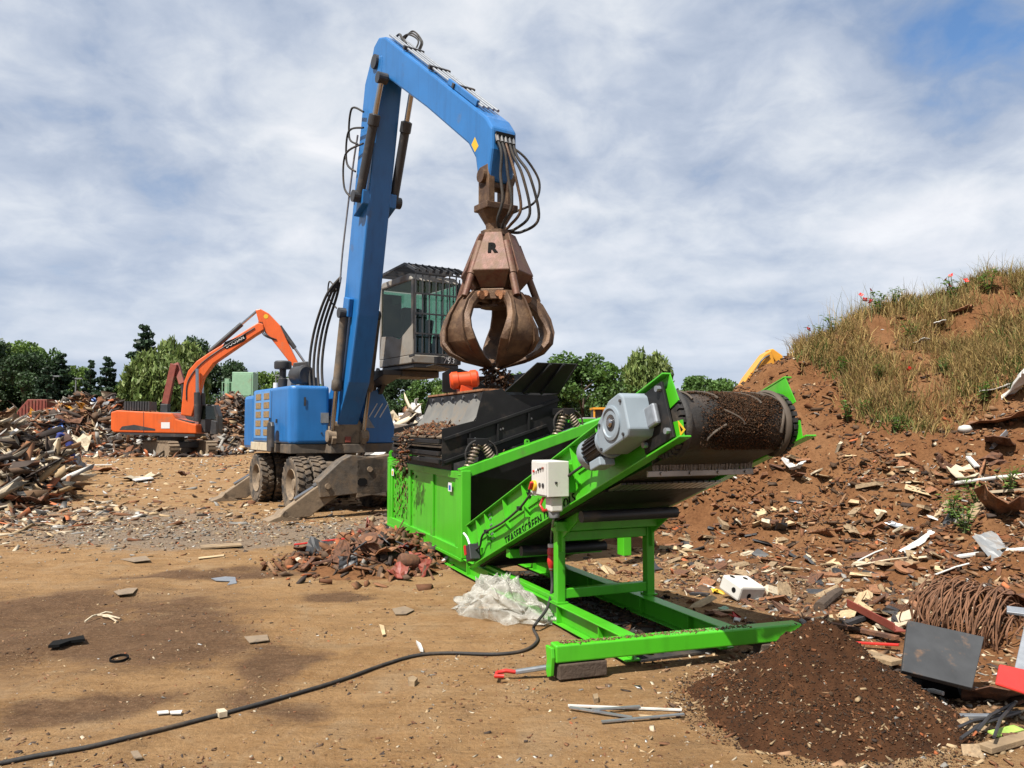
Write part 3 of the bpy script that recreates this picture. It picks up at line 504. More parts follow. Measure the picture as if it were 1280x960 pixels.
# ------------------------------------------------------------------ conveyor
CA = math.radians(20.3); c_, s_ = math.cos(CA), math.sin(CA); CO = (.45, .20)
def cv(s, t, v=0.): return (CO[0]+s*c_-t*s_, v, CO[1]+s*s_+t*c_)
VL, VR = -.03, .875; SL = 4.0
wall = [(0, 0), (SL-.02, 0), (SL, .11), (SL-.17, .145), (SL-.17, .21), (SL+.01, .235), (SL-.02, .42), (0, .42)]
def wallmb(v, out):
    mb = MB(); mb.prism(wall, v, v+.008*out, lambda a, b, t: cv(a, b, t)); return mb
cvy = wallmb(VL, -1).build('conveyor', g, sm)
wallmb(VR, 1).build('side_wall', g, cvy)
for (v, o) in ((VL, -1), (VR, 1)):
    MB().prism([(-.01, -.012), (SL+.03, -.012), (SL+.03, .0), (-.01, .0)], v+.010*-o, v+.075*o, lambda a, b, t: cv(a, b, t)).build('bottom_flange', g, cvy, .003)
    MB().prism([(0, .421), (SL-.02, .421), (SL-.02, .432), (0, .432)], v-.004*o, v+.06*o, lambda a, b, t: cv(a, b, t)).build('top_flange', g, cvy, .003)
    MB().prism([(.02, .205), (SL-.25, .205), (SL-.25, .222), (.02, .222)], v+.008*o, v+.02*o, lambda a, b, t: cv(a, b, t)).build('fold', g, cvy)
    for s0 in (.02, .30, .56, 1.08, 1.56, 2.04, 2.12, 2.58, 3.02):
        MB().prism([(s0, .125), (s0+.012, .125), (s0+.012, .42), (s0, .42)], v+.008*o, v+.05*o, lambda a, b, t: cv(a, b, t)).build('rib', g, cvy)
    for s0 in (.60, 2.13):
        MB().prism([(s0, .13), (s0+.07, .13), (s0+.07, .40), (s0, .40)], v+.008*o, v+.016*o, lambda a, b, t: cv(a, b, t)).build('splice_plate', g, cvy)
    for s0 in (.625, 2.155):
        mb = MB()
        for t0 in (.145, .19, .28, .34, .38):
            for ds in (0, .035):
                a = Vector(cv(s0+ds, t0, v+.014*o)); mb.cyl(a, a+Vector((0, .012*o, 0)), .009, n=6)
        mb.build('bolt', M['galv'], cvy)
# belt loop, drum lagging, cleats
RB = .19; hc = (SL-.22, .16)
path = []
for i in range(9): path.append((.05+.0*i+(hc[0]-.05)*i/8, .20+.2*.55*0+(RB-.0)*(.35+.65*i/8)))
path = [(0.1, .26), (1.5, .30), (3.0, .33), (hc[0], hc[1]+RB)]
for t in np.linspace(math.pi/2, -math.pi/2, 25)[1:]: path.append((hc[0]+RB*math.cos(t), hc[1]+RB*math.sin(t)))
path += [(3.0, .0), (.1, .03)]
mb = MB(); m_ = len(path); ny = 13; V0, V1 = VL+.045, VR-.075
def crown(k): t = k/(ny-1)*2-1; return .012*(1-t*t)
vs = [];
for k in range(ny):
    yv = V0+(V1-V0)*k/(ny-1)
    for (a, b) in path: vs.append(cv(a, b+(crown(k) if b > .2 else 0), yv))
mb.add(vs, [(k*m_+i, k*m_+i+1, (k+1)*m_+i+1, (k+1)*m_+i) for k in range(ny-1) for i in range(m_-1)])
M['belt'] = mat('belt_rubber', (.022, .018, .015), .62, var=.35, vs=3, dirt=(.085, .052, .032), da=.28, ds=3.5, bump=.25)
belt = mb.build('belt', M['belt'], cvy, smooth=50)
def onbelt(th, yv, lift=0.):                  # angle round the head drum
    return Vector(cv(hc[0]+(RB+.012+lift)*math.cos(th), hc[1]+(RB+.012+lift)*math.sin(th), yv))
M['cleat'] = mat('cleat_rubber', (.085, .062, .042), .75, var=.3, vs=8)
for k, (y0, y1, t0, t1) in enumerate([(.16, .30, 1.35, .55), (.30, .44, .1, -.35), (.30, .17, -.35, -.85), (.44, .62, 1.2, .35), (.58, .70, 1.3, .7), (.70, .79, 1.1, .2), (.79, .74, .2, -.6), (.06, .10, 1.4, .5)]):
    pts = [onbelt(t0+(t1-t0)*i/9, y0+(y1-y0)*math.sin(i/9*1.57), .008) for i in range(10)]
    MB().tube(pts, .010, 6).build('cleat', M['cleat'], belt, smooth=60)
for yv in (V0+.005, V1-.005):
    pts = [onbelt(t, yv, .012) for t in np.linspace(1.6, -1.5, 30)]; MB().tube(pts, .022, 6).build('belt_edge', M['rubber'] if yv < .4 else M['cleat'], belt, smooth=60)
for v in (VL+.012, VR-.015):
    mb = MB(); a = Vector(cv(hc[0], hc[1], v))
    for i in range(30):
        t = 2*math.pi*i/30; mb.obox(Vector(cv(hc[0]+.20*math.cos(t), hc[1]+.20*math.sin(t), v)), (.03, .035, .03), rot('Y', -math.degrees(t)-18))
    mb.cyl(a-Vector((0, .012, 0)), a+Vector((0, .012, 0)), .195, n=30); mb.build('pulley_rim', M['rubber'], belt)
# soil carried over the drum
n = 20000; th = rng.uniform(-1.2, 1.75, n); yv = .47+rng.normal(0, .13, n)+.07*np.sin(th*3); k = (yv > .12) & (yv < .8); th, yv = th[k], yv[k]; n = len(th)
S = sizes(n, .0025, .008, .9, 1.6); P = np.array([onbelt(t, q, .001+.012*random.random()) for t, q in zip(th, yv)]); bits('soil', None, None, P, S, pick(n, [3, 1.5, .15, .0, .0, 2, 0, 0, .0, 10])*.5, M['soilbits'], .8, belt)
n = 2500; s0 = rng.uniform(2.0, hc[0], n); yv = .45+rng.normal(0, .14, n); k = (yv > .05) & (yv < .82); s0, yv = s0[k], yv[k]; n = len(s0); S = sizes(n, .01, .03, .8, 1.6)
P = np.array([cv(a, .325+.02*(a-2)/2+.03*random.random(), b) for a, b in zip(s0, yv)]); bits('soil', None, None, P, S, pick(n, [3, 1.5, .15, .0, .0, 2, 0, 0, .0, 10])*.5, M['soilbits'], .8, belt)
n = 420; P = np.array([SMM.inverted()@Vector((1.86+random.gauss(0, .13), 4.78+random.gauss(0, .08), .4+random.random()**.7*1.1)) for _ in range(n)]); S = sizes(n, .002, .008, .9, 1.5); bits('falling_soil', None, None, P, S, pick(n, [4, 3, 1, .5, 0, 5, 0, 0, 0, 6])*.7, M['soilbits'], .9, cvy)
# scraper brush
mb = MB().box(3.70, 3.725, .0, .86, 1.315, 1.355); mb.build('brush_holder', M['steel'], cvy, .003)
mb = MB()
for i in range(120): y = .04+i*.0068; mb.bar((3.715+random.uniform(-.012, .012), y, 1.35), (3.725+random.uniform(-.02, .02), y+random.uniform(-.004, .004), 1.44+random.uniform(-.01, .01)), .006, .012)
mb.build('brush', M['brush'], cvy)
mb = MB()
for i in range(4): mb.cyl((3.725, .1+i*.23, 1.335), (3.735, .1+i*.23, 1.335), .012, n=6)
mb.build('bolt', M['steel'], cvy)
# underside pan and stretchers
MB().prism([(.1, -.012), (2.9, -.012), (2.9, -.03), (.1, -.03)], VL+.012, VR-.012, lambda a, b, t: cv(a, b, t)).build('pan', M['black'], cvy)
mb = MB()
for i in range(16): mb.prism([(2.905, -.016), (3.10, -.026), (3.10, -.038), (2.905, -.028)], .0+i*.054, .042+i*.054, lambda a, b, t: cv(a, b, t))
mb.build('pan_slats', M['steel'], cvy)
for s0 in (1.0, 2.05): MB().bar(cv(s0, -.075, VL-.03), cv(s0, -.075, VR+.03), .09, .08).build('stretcher', g, cvy, .005)
for s0 in (1.2, 2.45): MB().cyl(cv(s0, -.10, VL+.02), cv(s0, -.10, VR-.02), .045, n=14).build('return_roller', M['dgrey'], cvy, smooth=40)
# legs
for v in (.0, .86):
    MB().box(2.24, 2.32, v+.012, v+.085, .197, .80).build('leg', g, sm, .006)
    zt = CO[1]+(2.28-CO[0])*math.tan(CA); MB().xz([(2.13, zt-.09), (2.13, zt-.035), (2.62, zt+.10), (2.62, zt+.03), (2.36, .74), (2.36, .62), (2.20, .62), (2.20, .74)], v+.04, v+.06).build('gusset', g, sm, .003)
    MB().box(2.22, 2.34, v+.0, v+.10, .197, .21).build('foot_plate', g, sm)
MB().box(2.25, 2.31, .086, .871, .232, .312).build('cross_member', g, sm, .006)
MB().box(2.25, 2.31, .086, .871, .70, .78).build('cross_member', g, sm, .006)
MB().box(-.02, .03, .03, .87, .20, .28).build('cross_member', g, sm, .006)
# black sheet standing in for the shade between the beams, strewn with fines
MB().box(-.0, 3.38, .13, .78, .006, .02).build('shade_sheet', M['rubber'], sm)
n = 2200; x = rng.uniform(.05, 3.3, n); y = rng.uniform(.14, 1.25, n); k = (y < .77) | ((y > .93) & (x > 2.3)); x, y = x[k], y[k]; n = len(x); S = sizes(n, .01, .05, .4, 2); W = np.array([SMM@Vector((a, b, 0)) for a, b in zip(x, y)]); zz = np.where(y < .78, .022, gz(W[:, 0], W[:, 1])+.008)
bits('fines', None, None, np.stack([x, y, zz], 1), S, pick(n, [1, 1, .4, .2, .1, 8, .3, .05, .1, 5])*.6, M['soilbits'], .3, sm)
# front crossbar on wooden blocks
A, B = Vector((3.47, -.58, .175)), Vector((3.63, 1.31, .175)); cb = MB().bar(A, B, .11, .115).build('crossbar', g, sm, .012, seg=3)
for t, w in ((.10, .34), (.90, .30)): 
    p = A.lerp(B, t); MB().bar(p+Vector((-.01, -w/2, -.115)), p+Vector((.01, w/2, -.115)), .12, .10).build('timber_block', M['bark'], sm, .008)
MB().prism([(-.05, .04), (.04, .04), (.05, -.02), (.03, -.14), (-.02, -.16), (-.05, -.12), (-.03, -.05)], -.012, .012, lambda a, b, t: tuple(A+Vector((a, t-.02, b)))).build('end_hook', g, cb, .004)
n = 900; t = rng.random(n)**1.4; y = rng.normal(0, .022, n); S = sizes(n, .003, .012, .6, 1.8); P = np.array([A.lerp(B, a)+Vector((b, 0, .0585)) for a, b in zip(t*.75+.03, y)]); k = np.abs(y) < .045; bits('soil', None, None, P[k], S[k], pick(k.sum(), [3, 2, 3, 2, .3, 2, 0, 0, 0, 4])*.8, M['soilbits'], .3, cb)
# turnbuckle hooked on the crossbar end
q0 = Vector((3.42, -.60, .07)); q1 = Vector((3.36, -.80, .045)); MB().bar(q0, q1, .035, .03).build('turnbuckle', M['galv'], sm, .008)
MB().tube([q1, q1+Vector((-.02, -.06, .01)), q1+Vector((-.03, -.12, .0)), q1+Vector((.03, -.15, .0)), q1+Vector((.05, -.1, .0))], .014, 7).build('hook', M['red'], sm, smooth=60)
# gear motor at the head
gx0, gx1 = 3.36, 3.72
gp = [(gx0-CO[0], .0)]
def gm(s, t, v): return cv(s, t, v)
GS = 3.36
gb = MB().prism([(GS, .10), (GS+.36, .10), (GS+.40, .14), (GS+.40, .36), (GS+.36, .40), (GS+.22, .40), (GS+.04, .32), (GS, .26)], -.27, -.06, lambda a, b, t: cv(a, b, t)).build('gearbox', M['gear'], cvy, .012)
c0 = Vector(cv(GS+.21, .25, -.27)); MB().lathe([(.115, -.004), (.115, .012), (.095, .016), (.09, .006), (.05, .006), (.05, .0)], c0, (0, -1, 0), 26).build('hub_ring', M['gear'], gb, smooth=40)
MB().cyl(c0, c0+Vector((0, -.008, 0)), .055, n=20).build('shaft_recess', M['dgrey'], gb); MB().lathe([(.030, 0), (.030, .012), (.018, .024), (0, .024)], c0+Vector((0, -.004, 0)), (0, -1, 0), 14).build('shaft_end', M['chrome'], gb, smooth=40)
mb = MB()
for (a, b) in ((GS+.33, .13), (GS+.37, .34), (GS+.06, .29), (GS+.03, .13)): p = Vector(cv(a, b, -.271)); mb.cyl(p, p+Vector((0, -.01, 0)), .011, n=6)
mb.build('bolt', M['dgrey'], gb)
m0 = Vector(cv(GS-.02, .20, -.165)); md_ = Vector(cv(-1, 0, 0))-Vector(cv(0, 0, 0)); mo = MB().cyl(m0, m0+md_*.25, .092, n=20).build('motor', M['dgrey'], cvy, smooth=40)
mb = MB()
for i in range(22):
    a = 2*math.pi*i/22; e1 = Vector((0, 1, 0)); e2 = md_.cross(e1); o = e1*math.cos(a)+e2*math.sin(a); mb.bar(m0+md_*.03+o*.097, m0+md_*.24+o*.097, .006, .024, o)
mb.build('cooling_fin', M['dgrey'], mo); MB().lathe([(.112, 0), (.115, .06), (.10, .085), (0, .095)], m0+md_*.235, md_, 24).build('fan_cowl', M['gear'], mo, smooth=40)
MB().lathe([(.11, 0), (.11, .03), (.09, .04)], m0+md_*-.01, md_, 20).build('motor_flange', M['gear'], mo, smooth=40)
MB().obox(m0+md_*.10+Vector((.03, -.03, -.115)), (.15, .12, .06), rot('Y', -18)).build('terminal_box', M['gear'], mo, .008)
# bearing plate and bearing
MB().prism([(SL-.40, .02), (SL-.06, .02), (SL-.06, .39), (SL-.40, .39)], VL-.055, VL-.035, lambda a, b, t: cv(a, b, t)).build('bearing_plate', bk, cvy, .004)
mb = MB()
for (a, b) in ((SL-.09, .07), (SL-.09, .35), (SL-.36, .07), (SL-.36, .35)): p = Vector(cv(a, b, VL-.055)); mb.cyl(p, p+Vector((0, -.03, 0)), .02, n=8)
mb.build('bolt', M['galv'], cvy)
MB().prism([(SL-.26, .14), (SL-.14, .14), (SL-.14, .28), (SL-.26, .28)], VL-.10, VL-.056, lambda a, b, t: cv(a, b, t)).build('bearing_housing', M['galv'], cvy, .015)
# warning triangle
MB().prism([(SL-.05, .02), (SL+.015, .04), (SL-.04, .12)], VL-.011, VL-.009, lambda a, b, t: cv(a, b, t)).build('warning_sticker', M['ytext'], cvy)
MB().prism([(SL-.03, .045), (SL-.008, .05), (SL-.03, .085)], VL-.0135, VL-.0115, lambda a, b, t: cv(a, b, t)).build('warning_symbol', M['ltext'], cvy)
# lettering on the conveyor wall
def wall_text(txt, s0, t0, size, v, shear=.0, sp=1.0, bold=0., wd=0):
    me = text_mesh(txt, size, M['ltext'], .002, shear, sp, bold)
    if wd: k = wd/max(v.co.x for v in me.vertices)/2; me.transform(Matrix.Diagonal((k, 1, 1, 1)))
    o = obj('lettering', me, cvy); o.location = cv(s0, t0, v)
    X = Vector((c_, 0, s_)); Z = Vector((0, -1, 0)); Y = Z.cross(X); o.rotation_euler = Matrix((X, Y, Z)).transposed().to_euler(); return o
wall_text('TRASERSCREEN DB-TOOLS', 1.69, .05, .105, VL-.0115, sp=1.12, wd=1.54)
wall_text('DB-40', 1.66, .31, .10, VL-.0115, bold=.004)
# control cabinet with switch, socket and plug
bx = MB().box(2.50, 2.80, -.30, -.12, 1.115, 1.385).build('control_cabinet', M['white'], sm, .006)
MB().box(2.54, 2.74, -.12, -.034, 1.14, 1.36).build('cabinet_bracket', g, sm, .004)
MB().box(2.512, 2.788, -.306, -.301, 1.127, 1.373).build('cabinet_door', M['white'], bx, .004)
for i, m_ in enumerate(('red', 'wtext', 'dgrey', 'dgrey', 'redbrown')): MB().cyl((2.565+i*.042, -.306, 1.30+.008*i), (2.565+i*.042, -.318, 1.30+.008*i), .010, n=10).build('push_button', M[m_], bx)
MB().cyl((2.58, -.306, 1.19), (2.58, -.33, 1.19), .042, n=18).build('main_switch', M['ytext'], bx, .004); MB().obox((2.58, -.34, 1.19), (.02, .03, .07), rot('Y', 35)).build('switch_lever', M['red'], bx, .004)
for i in range(2): MB().cyl((2.67+i*.06, -.306, 1.20), (2.67+i*.06, -.312, 1.20), .018, n=12).build('gauge', M['dgrey'], bx)
sx = Vector((2.72, -.21, 1.115)); MB().obox(sx+Vector((0, 0, -.06)), (.11, .10, .11)).build('socket', M['white'], bx, .012); MB().lathe([(.045, 0), (.045, .03), (.038, .05)], sx+Vector((0, 0, -.115)), (.1, 0, -1), 14).build('socket', M['grey'], bx, smooth=40)
MB().tube([sx+Vector((-.06, -.06, -.01)), sx+Vector((-.08, -.08, -.07)), sx+Vector((-.02, -.08, -.11)), sx+Vector((.0, -.06, -.10))], .012, 6).build('strap', M['red'], bx, smooth=60)
# wiring along the wall
def cvt(pts, r, nm, m_, par): MB().tube(pts, r, 7).build(nm, m_, par, smooth=60)
def spl(pts, n=8):
    pts = [Vector(p) for p in pts]; P = [pts[0]]+pts+[pts[-1]]; o = []
    for i in range(1, len(P)-2):
        for k in range(n):
            t = k/n; a, b, c, d = P[i-1:i+3]; o.append(.5*((2*b)+(c-a)*t+(2*a-5*b+4*c-d)*t*t+(3*b-a-3*c+d)*t**3))
    return o+[pts[-1]]
cvt(spl([cv(.18, .13, VL-.06), cv(.36, .13, VL-.06), cv(.48, .20, VL-.07), cv(.62, .22, VL-.07), cv(1.05, .20, VL-.07), cv(1.5, .22, VL-.07), cv(1.85, .26, VL-.09), (2.50, -.2, 1.17)]), .011, 'cable', M['rubber'], cvy)
cvt(spl([(2.80, -.24, 1.22), cv(2.55, .19, VL-.10), cv(2.85, .20, VL-.08), cv(3.1, .16, VL-.12), tuple(m0+md_*.14+Vector((0, -.05, -.11)))]), .011, 'cable', M['rubber'], cvy)
for s0, t0 in ((.62, .22), (1.5, .22), (2.83, .20), (1.85, .26)): p = Vector(cv(s0, t0, VL-.07)); MB().obox(p, (.012, .05, .04)).build('cable_tie', M['wtext'] if s0 == 1.85 else M['dgrey'], cvy)
# tail bearing with pull switch
MB().prism([(.10, .03), (.24, .03), (.24, .19), (.10, .19)], VL-.13, VL-.02, lambda a, b, t: cv(a, b, t)).build('pull_switch', M['dgrey'], cvy, .01); MB().prism([(.08, .10), (.14, .10), (.14, .20), (.08, .20)], VL-.136, VL-.131, lambda a, b, t: cv(a, b, t)).build('switch_plate', M['red'], cvy)
cvt(spl([cv(.22, .10, VL-.1), cv(.14, .26, VL-.1), cv(.04, .34, VL-.1)]), .012, 'cable', M['wtext'], cvy)
# plug hanging on the leg and the long supply cable
pl = SMM@Vector((2.70, -.215, .99))
px = [SMM@Vector((2.72, -.215, .94)), D(688, 668, 6.75), D(689, 684, 6.75)]
plug = thing('power_plug', 'red and white industrial plug hanging below the control cabinet', 'plug', px[2])
P2 = D(689, 710, 6.75)-px[2]; MB().lathe([(.025, 0), (.034, .02), (.034, .06), (.026, .065), (.030, .07), (.036, .12), (.030, .15), (.018, .19), (.012, .2)], (0, 0, 0), P2.normalized(), 14).build('body', M['red'], plug, smooth=40); MB().cyl((0, 0, 0), Vector((0, 0, .03)), .03, n=14).build('collar', M['wtext'], plug)
MB().cyl(P2.normalized()*.12, P2.normalized()*.19, .031, .02, n=12).build('cable_grip', M['dust'], plug)
MB().tube(spl([Vector((0, 0, .02)), D(689, 668, 6.75)-px[2], px[0]-px[2]]), .009, 6).build('flex', M['grey'], plug, smooth=60)
def gp_(p, q, l=.013): w = G(p, q); return Vector((w.x, w.y, float(gz(np.array([w.x]), np.array([w.y]))[0])+l))
pts = spl([px[2]+P2.normalized()*.19, D(690, 735, 6.72), D(684, 760, 6.5), D(671, 778, 6.3)+Vector((0, 0, .0)), gp_(667, 790), gp_(672, 803), gp_(656, 815), gp_(620, 820), gp_(560, 818), gp_(520, 821), gp_(480, 832), gp_(430, 852), gp_(370, 872), gp_(300, 892), gp_(240, 908), gp_(180, 924), gp_(110, 940), gp_(40, 952), gp_(-60, 972), gp_(-160, 990)], 10)
cab = MB().tube(pts, .0125, 8).build('supply_cable', M['rubber'], None, smooth=60); tag(cab, 'black supply cable snaking over the yard from the red plug', 'cable')
# ------------------------------------------------------------------ blue material handler (x forward, y toward the image right)
HO = Vector((-3.93, 16.5, 0)); HRZ = math.atan2(-math.cos(math.radians(33)), math.sin(math.radians(33)))
mh = thing('material_handler', 'blue wheeled material handler with raised caged cab holding a grab over the screen', 'material handler', HO, HRZ)
bl, ds, du = M['blue'], M['dsteel'], M['dust']
# undercarriage
MB().xy([(-1.9, -.42), (-1.9, .42), (-1.2, .5), (1.2, .5), (1.9, .42), (1.9, -.42), (1.2, -.5), (-1.2, -.5)], .58, .96).build('chassis', ds, mh, .02)
MB().cyl((0, 0, .94), (0, 0, 1.13), .62, n=36).build('turntable', M['dgrey'], mh)
for x in (-1.48, 1.0): MB().bar((x, -.9, .53), (x, .9, .53), .22, .22).build('axle', ds, mh, .02)
TR = .535
prof = [(.30, -.10), (.40, -.135), (.49, -.14), (.515, -.12), (.515, .12), (.49, .14), (.40, .135), (.30, .10), (.30, -.10)]
tyre_me = MB().lathe(prof, (0, 0, 0), (0, 1, 0), 40, cap=False).mesh('wheel', mat('tyre_rubber', (.035, .032, .03), .85, var=.3, dirt=(.22, .16, .105), da=.42, ds=5, bump=.3), 40)
mb = MB()
for i in range(26):
    for s in (-1, 1):
        a = 2*math.pi*(i+.25*s)/26; R = rot('Y', math.degrees(-a))
        mb.obox(R@Vector((.522, s*.068, 0)), (.04, .125, .062), R@rot('X', s*18))
tread_me = mb.mesh('tread', tyre_me.materials[0])
rim_me = MB().lathe([(.31, -.09), (.30, -.12), (.26, -.06), (.24, -.02), (.12, .0), (.10, -.07), (.0, -.07)], (0, 0, 0), (0, 1, 0), 28, cap=False).mesh('rim', du, 40)
for x in (-1.48, 1.0):
    for y, sgn in ((-.95, 1), (-.62, 1), (.95, -1), (.62, -1)):
        w = obj('wheel', tyre_me, mh); w.location = (x, y, TR-.01); w.rotation_euler = (0, random.random()*3, 0 if sgn > 0 else math.pi)
        t = obj('tread', tread_me, w); t['kind'] = 'stuff'; obj('rim', rim_me, w)
# outriggers: arm plate, leg, foot pad
def outrigger(x0, s, m_):
    f = lambda a, b, t: (t, a*s, b)
    o = MB().prism([(-.3, 1.04), (.40, 1.13), (.60, 1.03), (1.02, .66), (.98, .38), (.3, .42), (-.3, .34)], x0-.16, x0+.16, f).build('outrigger', ds, mh, .015)
    MB().prism([(.46, .84), (.66, .82), (1.55, .22), (1.72, .10), (1.72, .045), (1.15, .045), (.75, .32), (.5, .46)], x0-.10, x0+.10, f).build('leg', m_, o, .015)
    c = Vector((x0, 1.60*s, .12)); MB().cyl(c-Vector((.2, 0, 0)), c+Vector((.2, 0, 0)), .055, n=14).build('pin', du, o)
    MB().prism([(1.36, .0), (1.90, .0), (1.90, .03), (1.70, .10), (1.62, .20), (1.54, .10), (1.36, .03)], x0-.20, x0+.20, f).build('foot_pad', du, o, .008)
    MB().cyl((x0, .40*s, .93), (x0, 1.05*s, .56), .06, n=12).build('cylinder', M['dgrey'], o); MB().cyl((x0, 1.0*s, .59), (x0, 1.40*s, .36), .035, n=10).build('rod', M['chrome'], o)
    if x0 > 0 and s < 0:
        MB().prism([(.10, .60), (.14, .56), (.24, .56), (.28, .60), (.28, .66), (.24, .70), (.14, .70), (.10, .66)], x0+.161, x0+.166, f).build('slot', M['ltext'], o)
        for (y, z) in ((.05, .86), (.85, .58)): MB().cyl((x0+.16, y*s, z), (x0+.19, y*s, z), .05, n=12).build('pin', du, o)
for x0 in (-2.05, 2.3):
    for s in (-1, 1): outrigger(x0, s, du)
# upper structure
MB().xy([(-2.2, -1.08), (1.05, -1.10), (1.05, -.4), (1.25, -.36), (1.25, .36), (1.05, .4), (1.02, 1.16), (-2.2, 1.1)], 1.12, 1.30).build('deck', ds, mh, .012)
MB().xy([(-1.70, -1.14), (-.02, -1.14), (-.02, -1.085), (-1.70, -1.085)], 1.14, 1.31).build('side_guard', M['cream'], mh, .008)
eng = MB().xy([(-1.66, -1.12), (.98, -1.12), (1.08, -1.02), (1.10, -.34), (-1.66, -.34)], 1.305, 2.45).build('engine_housing', bl, mh, .07, seg=4)
for i in range(5):
    for j in range(2):
        x = -1.36+j*.62; z = 1.46+i*.19; MB().box(x, x+.40, -1.135, -1.118, z, z+.13).build('vent_grille', M['vent'], eng)
mb = MB()
MB().box(-.18, -.165, -1.126, -1.118, 1.36, 2.38).build('door_gap', M['dgrey'], eng)
MB().box(-1.5, -.30, -1.126, -1.119, 1.40, 2.40).build('vent_door', mat('blue_pale', (.12, .32, .66), .45, var=.08), eng)  # vent door in a paler blue than the rest of the housing
for (x, z) in ((-.28, 1.75), (-.28, 1.55), (.2, 1.72)): MB().box(x, x+.05, -1.15, -1.12, z, z+.08).build('latch', M['dgrey'], eng, .006)
MB().box(1.098, 1.106, -.86, -.82, 2.05, 2.22).build('latch', M['dgrey'], eng); MB().box(1.098, 1.106, -.52, -.36, 1.72, 1.92).build('sticker', M['lead'], eng)
MB().cyl((1.10, -.50, 1.52), (1.11, -.50, 1.52), .015, n=8).build('latch', M['dgrey'], eng)
mir = MB().prism([(-.13, 0), (.13, 0), (.16, .10), (.15, .52), (.10, .60), (-.10, .60), (-.15, .52), (-.16, .10)], -1.30, -1.22, lambda a, b, t: (.28+a, t, 1.14+b)).build('step_bracket', M['dgrey'], mh, .02)
MB().box(-1.95, .90, -.335, .335, 1.305, 1.85).build('centre_frame', ds, mh, .02)
MB().box(-2.5, -1.7, -1.1, 1.1, 1.15, 2.35).build('counterweight', bl, mh, .08)
cw = MB().yz([(.42, 1.305), (1.16, 1.305), (1.16, 1.50), (.96, 2.12), (.78, 2.42), (.42, 2.42)], -1.66, 1.0).build('side_cowl', bl, mh, .03, seg=3)
mb = MB()
for y in (.62, .74, .86): MB().obox((1.006, y, 1.98), (.012, .02, .34), rot('X', -32)).build('cowl_stripe', M['wtext'], cw)
MB().yz([(.43, 1.62), (.66, 1.62), (.43, 1.95)], 1.002, 1.01).build('cowl_panel', M['lead'], cw)
# bits on the engine deck
af = MB().lathe([(.0, 0), (.16, 0), (.20, .03), (.20, .12), (.185, .14), (.185, .40), (.15, .44), (0, .44)], (.52, -.62, 2.70), (-1, -.25, 0), 24).build('air_filter', M['dgrey'], mh, smooth=35)
MB().lathe([(.09, 0), (.10, .20), (.07, .22), (.07, .40), (.17, .41), (.18, .44), (.18, .55), (.15, .58), (0, .58)], (-.25, -.88, 2.44), (0, 0, 1), 20).build('air_intake', M['dgrey'], mh, smooth=35)
MB().xz([(-1.4, 2.44), (.45, 2.44), (.40, 2.66), (-1.4, 2.72)], -.62, -.36).build('hydraulic_tank', M['grey'], mh, .02)
MB().box(-.6, -.2, -.42, -.36, 2.44, 2.9).build('valve_block', M['dgrey'], mh, .02)
MB().cyl((-1.0, -.8, 2.44), (-1.0, -.8, 2.60), .06, n=12).build('beacon', M['wtext'], mh, smooth=40)
# boom
boom = MB().xz([(.40, 1.60), (.75, 1.42), (1.15, 1.62), (1.80, 2.5), (2.20, 3.75), (3.22, 8.05), (3.24, 8.35), (2.75, 8.5), (2.44, 8.1), (1.44, 3.95), (1.0, 2.7), (.45, 1.95)], -.22, .22).build('boom', bl, mh, .03)
MB().xz([(.35, 1.3), (1.3, 1.3), (1.35, 1.42), (.95, 1.78), (.6, 1.85), (.35, 1.7)], -.36, -.27).build('boom_bracket', du, mh, .01); MB().xz([(.35, 1.3), (1.3, 1.3), (1.35, 1.42), (.95, 1.78), (.6, 1.85), (.35, 1.7)], .27, .36).build('boom_bracket', du, mh, .01)
MB().box(1.02, 1.2, -.27, .27, 1.305, 1.75).build('boom_seat', du, mh, .02)
MB().box(1.2, 1.24, -.06, .06, 1.33, 1.45).build('boom_seat', M['redbrown'], mh, .01)
MB().cyl((.75, -.40, 1.62), (.75, .40, 1.62), .09, n=16).build('pin', ds, mh)
for s in (-1, 1):
    MB().cyl((1.19, s*.26, 1.46), (1.19, s*.42, 1.46), .12, n=18).build('cylinder_eye', du, mh)
    a = Vector((1.19, s*.33, 1.46)); b = Vector((1.82, s*.33, 3.82)); d = (b-a).normalized()
    cy = MB().lathe([(.085, 0), (.105, .05), (.105, .18), (.085, .22), (.085, 1.45), (0, 1.47)], a+d*.92, d, 18).build('boom_cylinder', ds, mh, smooth=35); MB().cyl(a, a+d*.95, .05, n=14).build('rod', M['chrome'], cy, smooth=40)
    MB().cyl(b-Vector((0, .12, 0)), b+Vector((0, .06, 0)), .10, n=16).build('pin', M['dgrey'], cy)
    MB().obox(b+Vector((.02, -s*.06, .12)), (.3, .10, .36), rot('Y', 14)).build('boom_lug', bl, boom, .02)
    # stick cylinders beside the boom head
    a = Vector((2.55, s*.34, 5.9)); b = Vector((3.44, s*.30, 7.82)); d = (b-a).normalized(); L = (b-a).length
    sc = MB().lathe([(.07, 0), (.10, .03), (.085, .12), (.085, 1.28), (.105, 1.30), (.105, 1.48), (.06, 1.5)], a, d, 18).build('stick_cylinder', M['dgrey'], mh, smooth=35); MB().cyl(a+d*1.4, b, .05, n=14).build('rod', M['chrome'], sc, smooth=40)
    MB().cyl(b-Vector((0, .09, 0)), b+Vector((0, .09, 0)), .10, n=16).build('pin', M['dgrey'], sc); MB().cyl(a-Vector((0, .14, 0)), a+Vector((0, .14, 0)), .11, n=16).build('pin', M['dgrey'], sc)
    MB().xz([(2.25, 5.6), (2.68, 5.75), (2.72, 6.0), (2.4, 6.1)], s*.20, s*.34).build('boom_lug', bl, boom, .015)
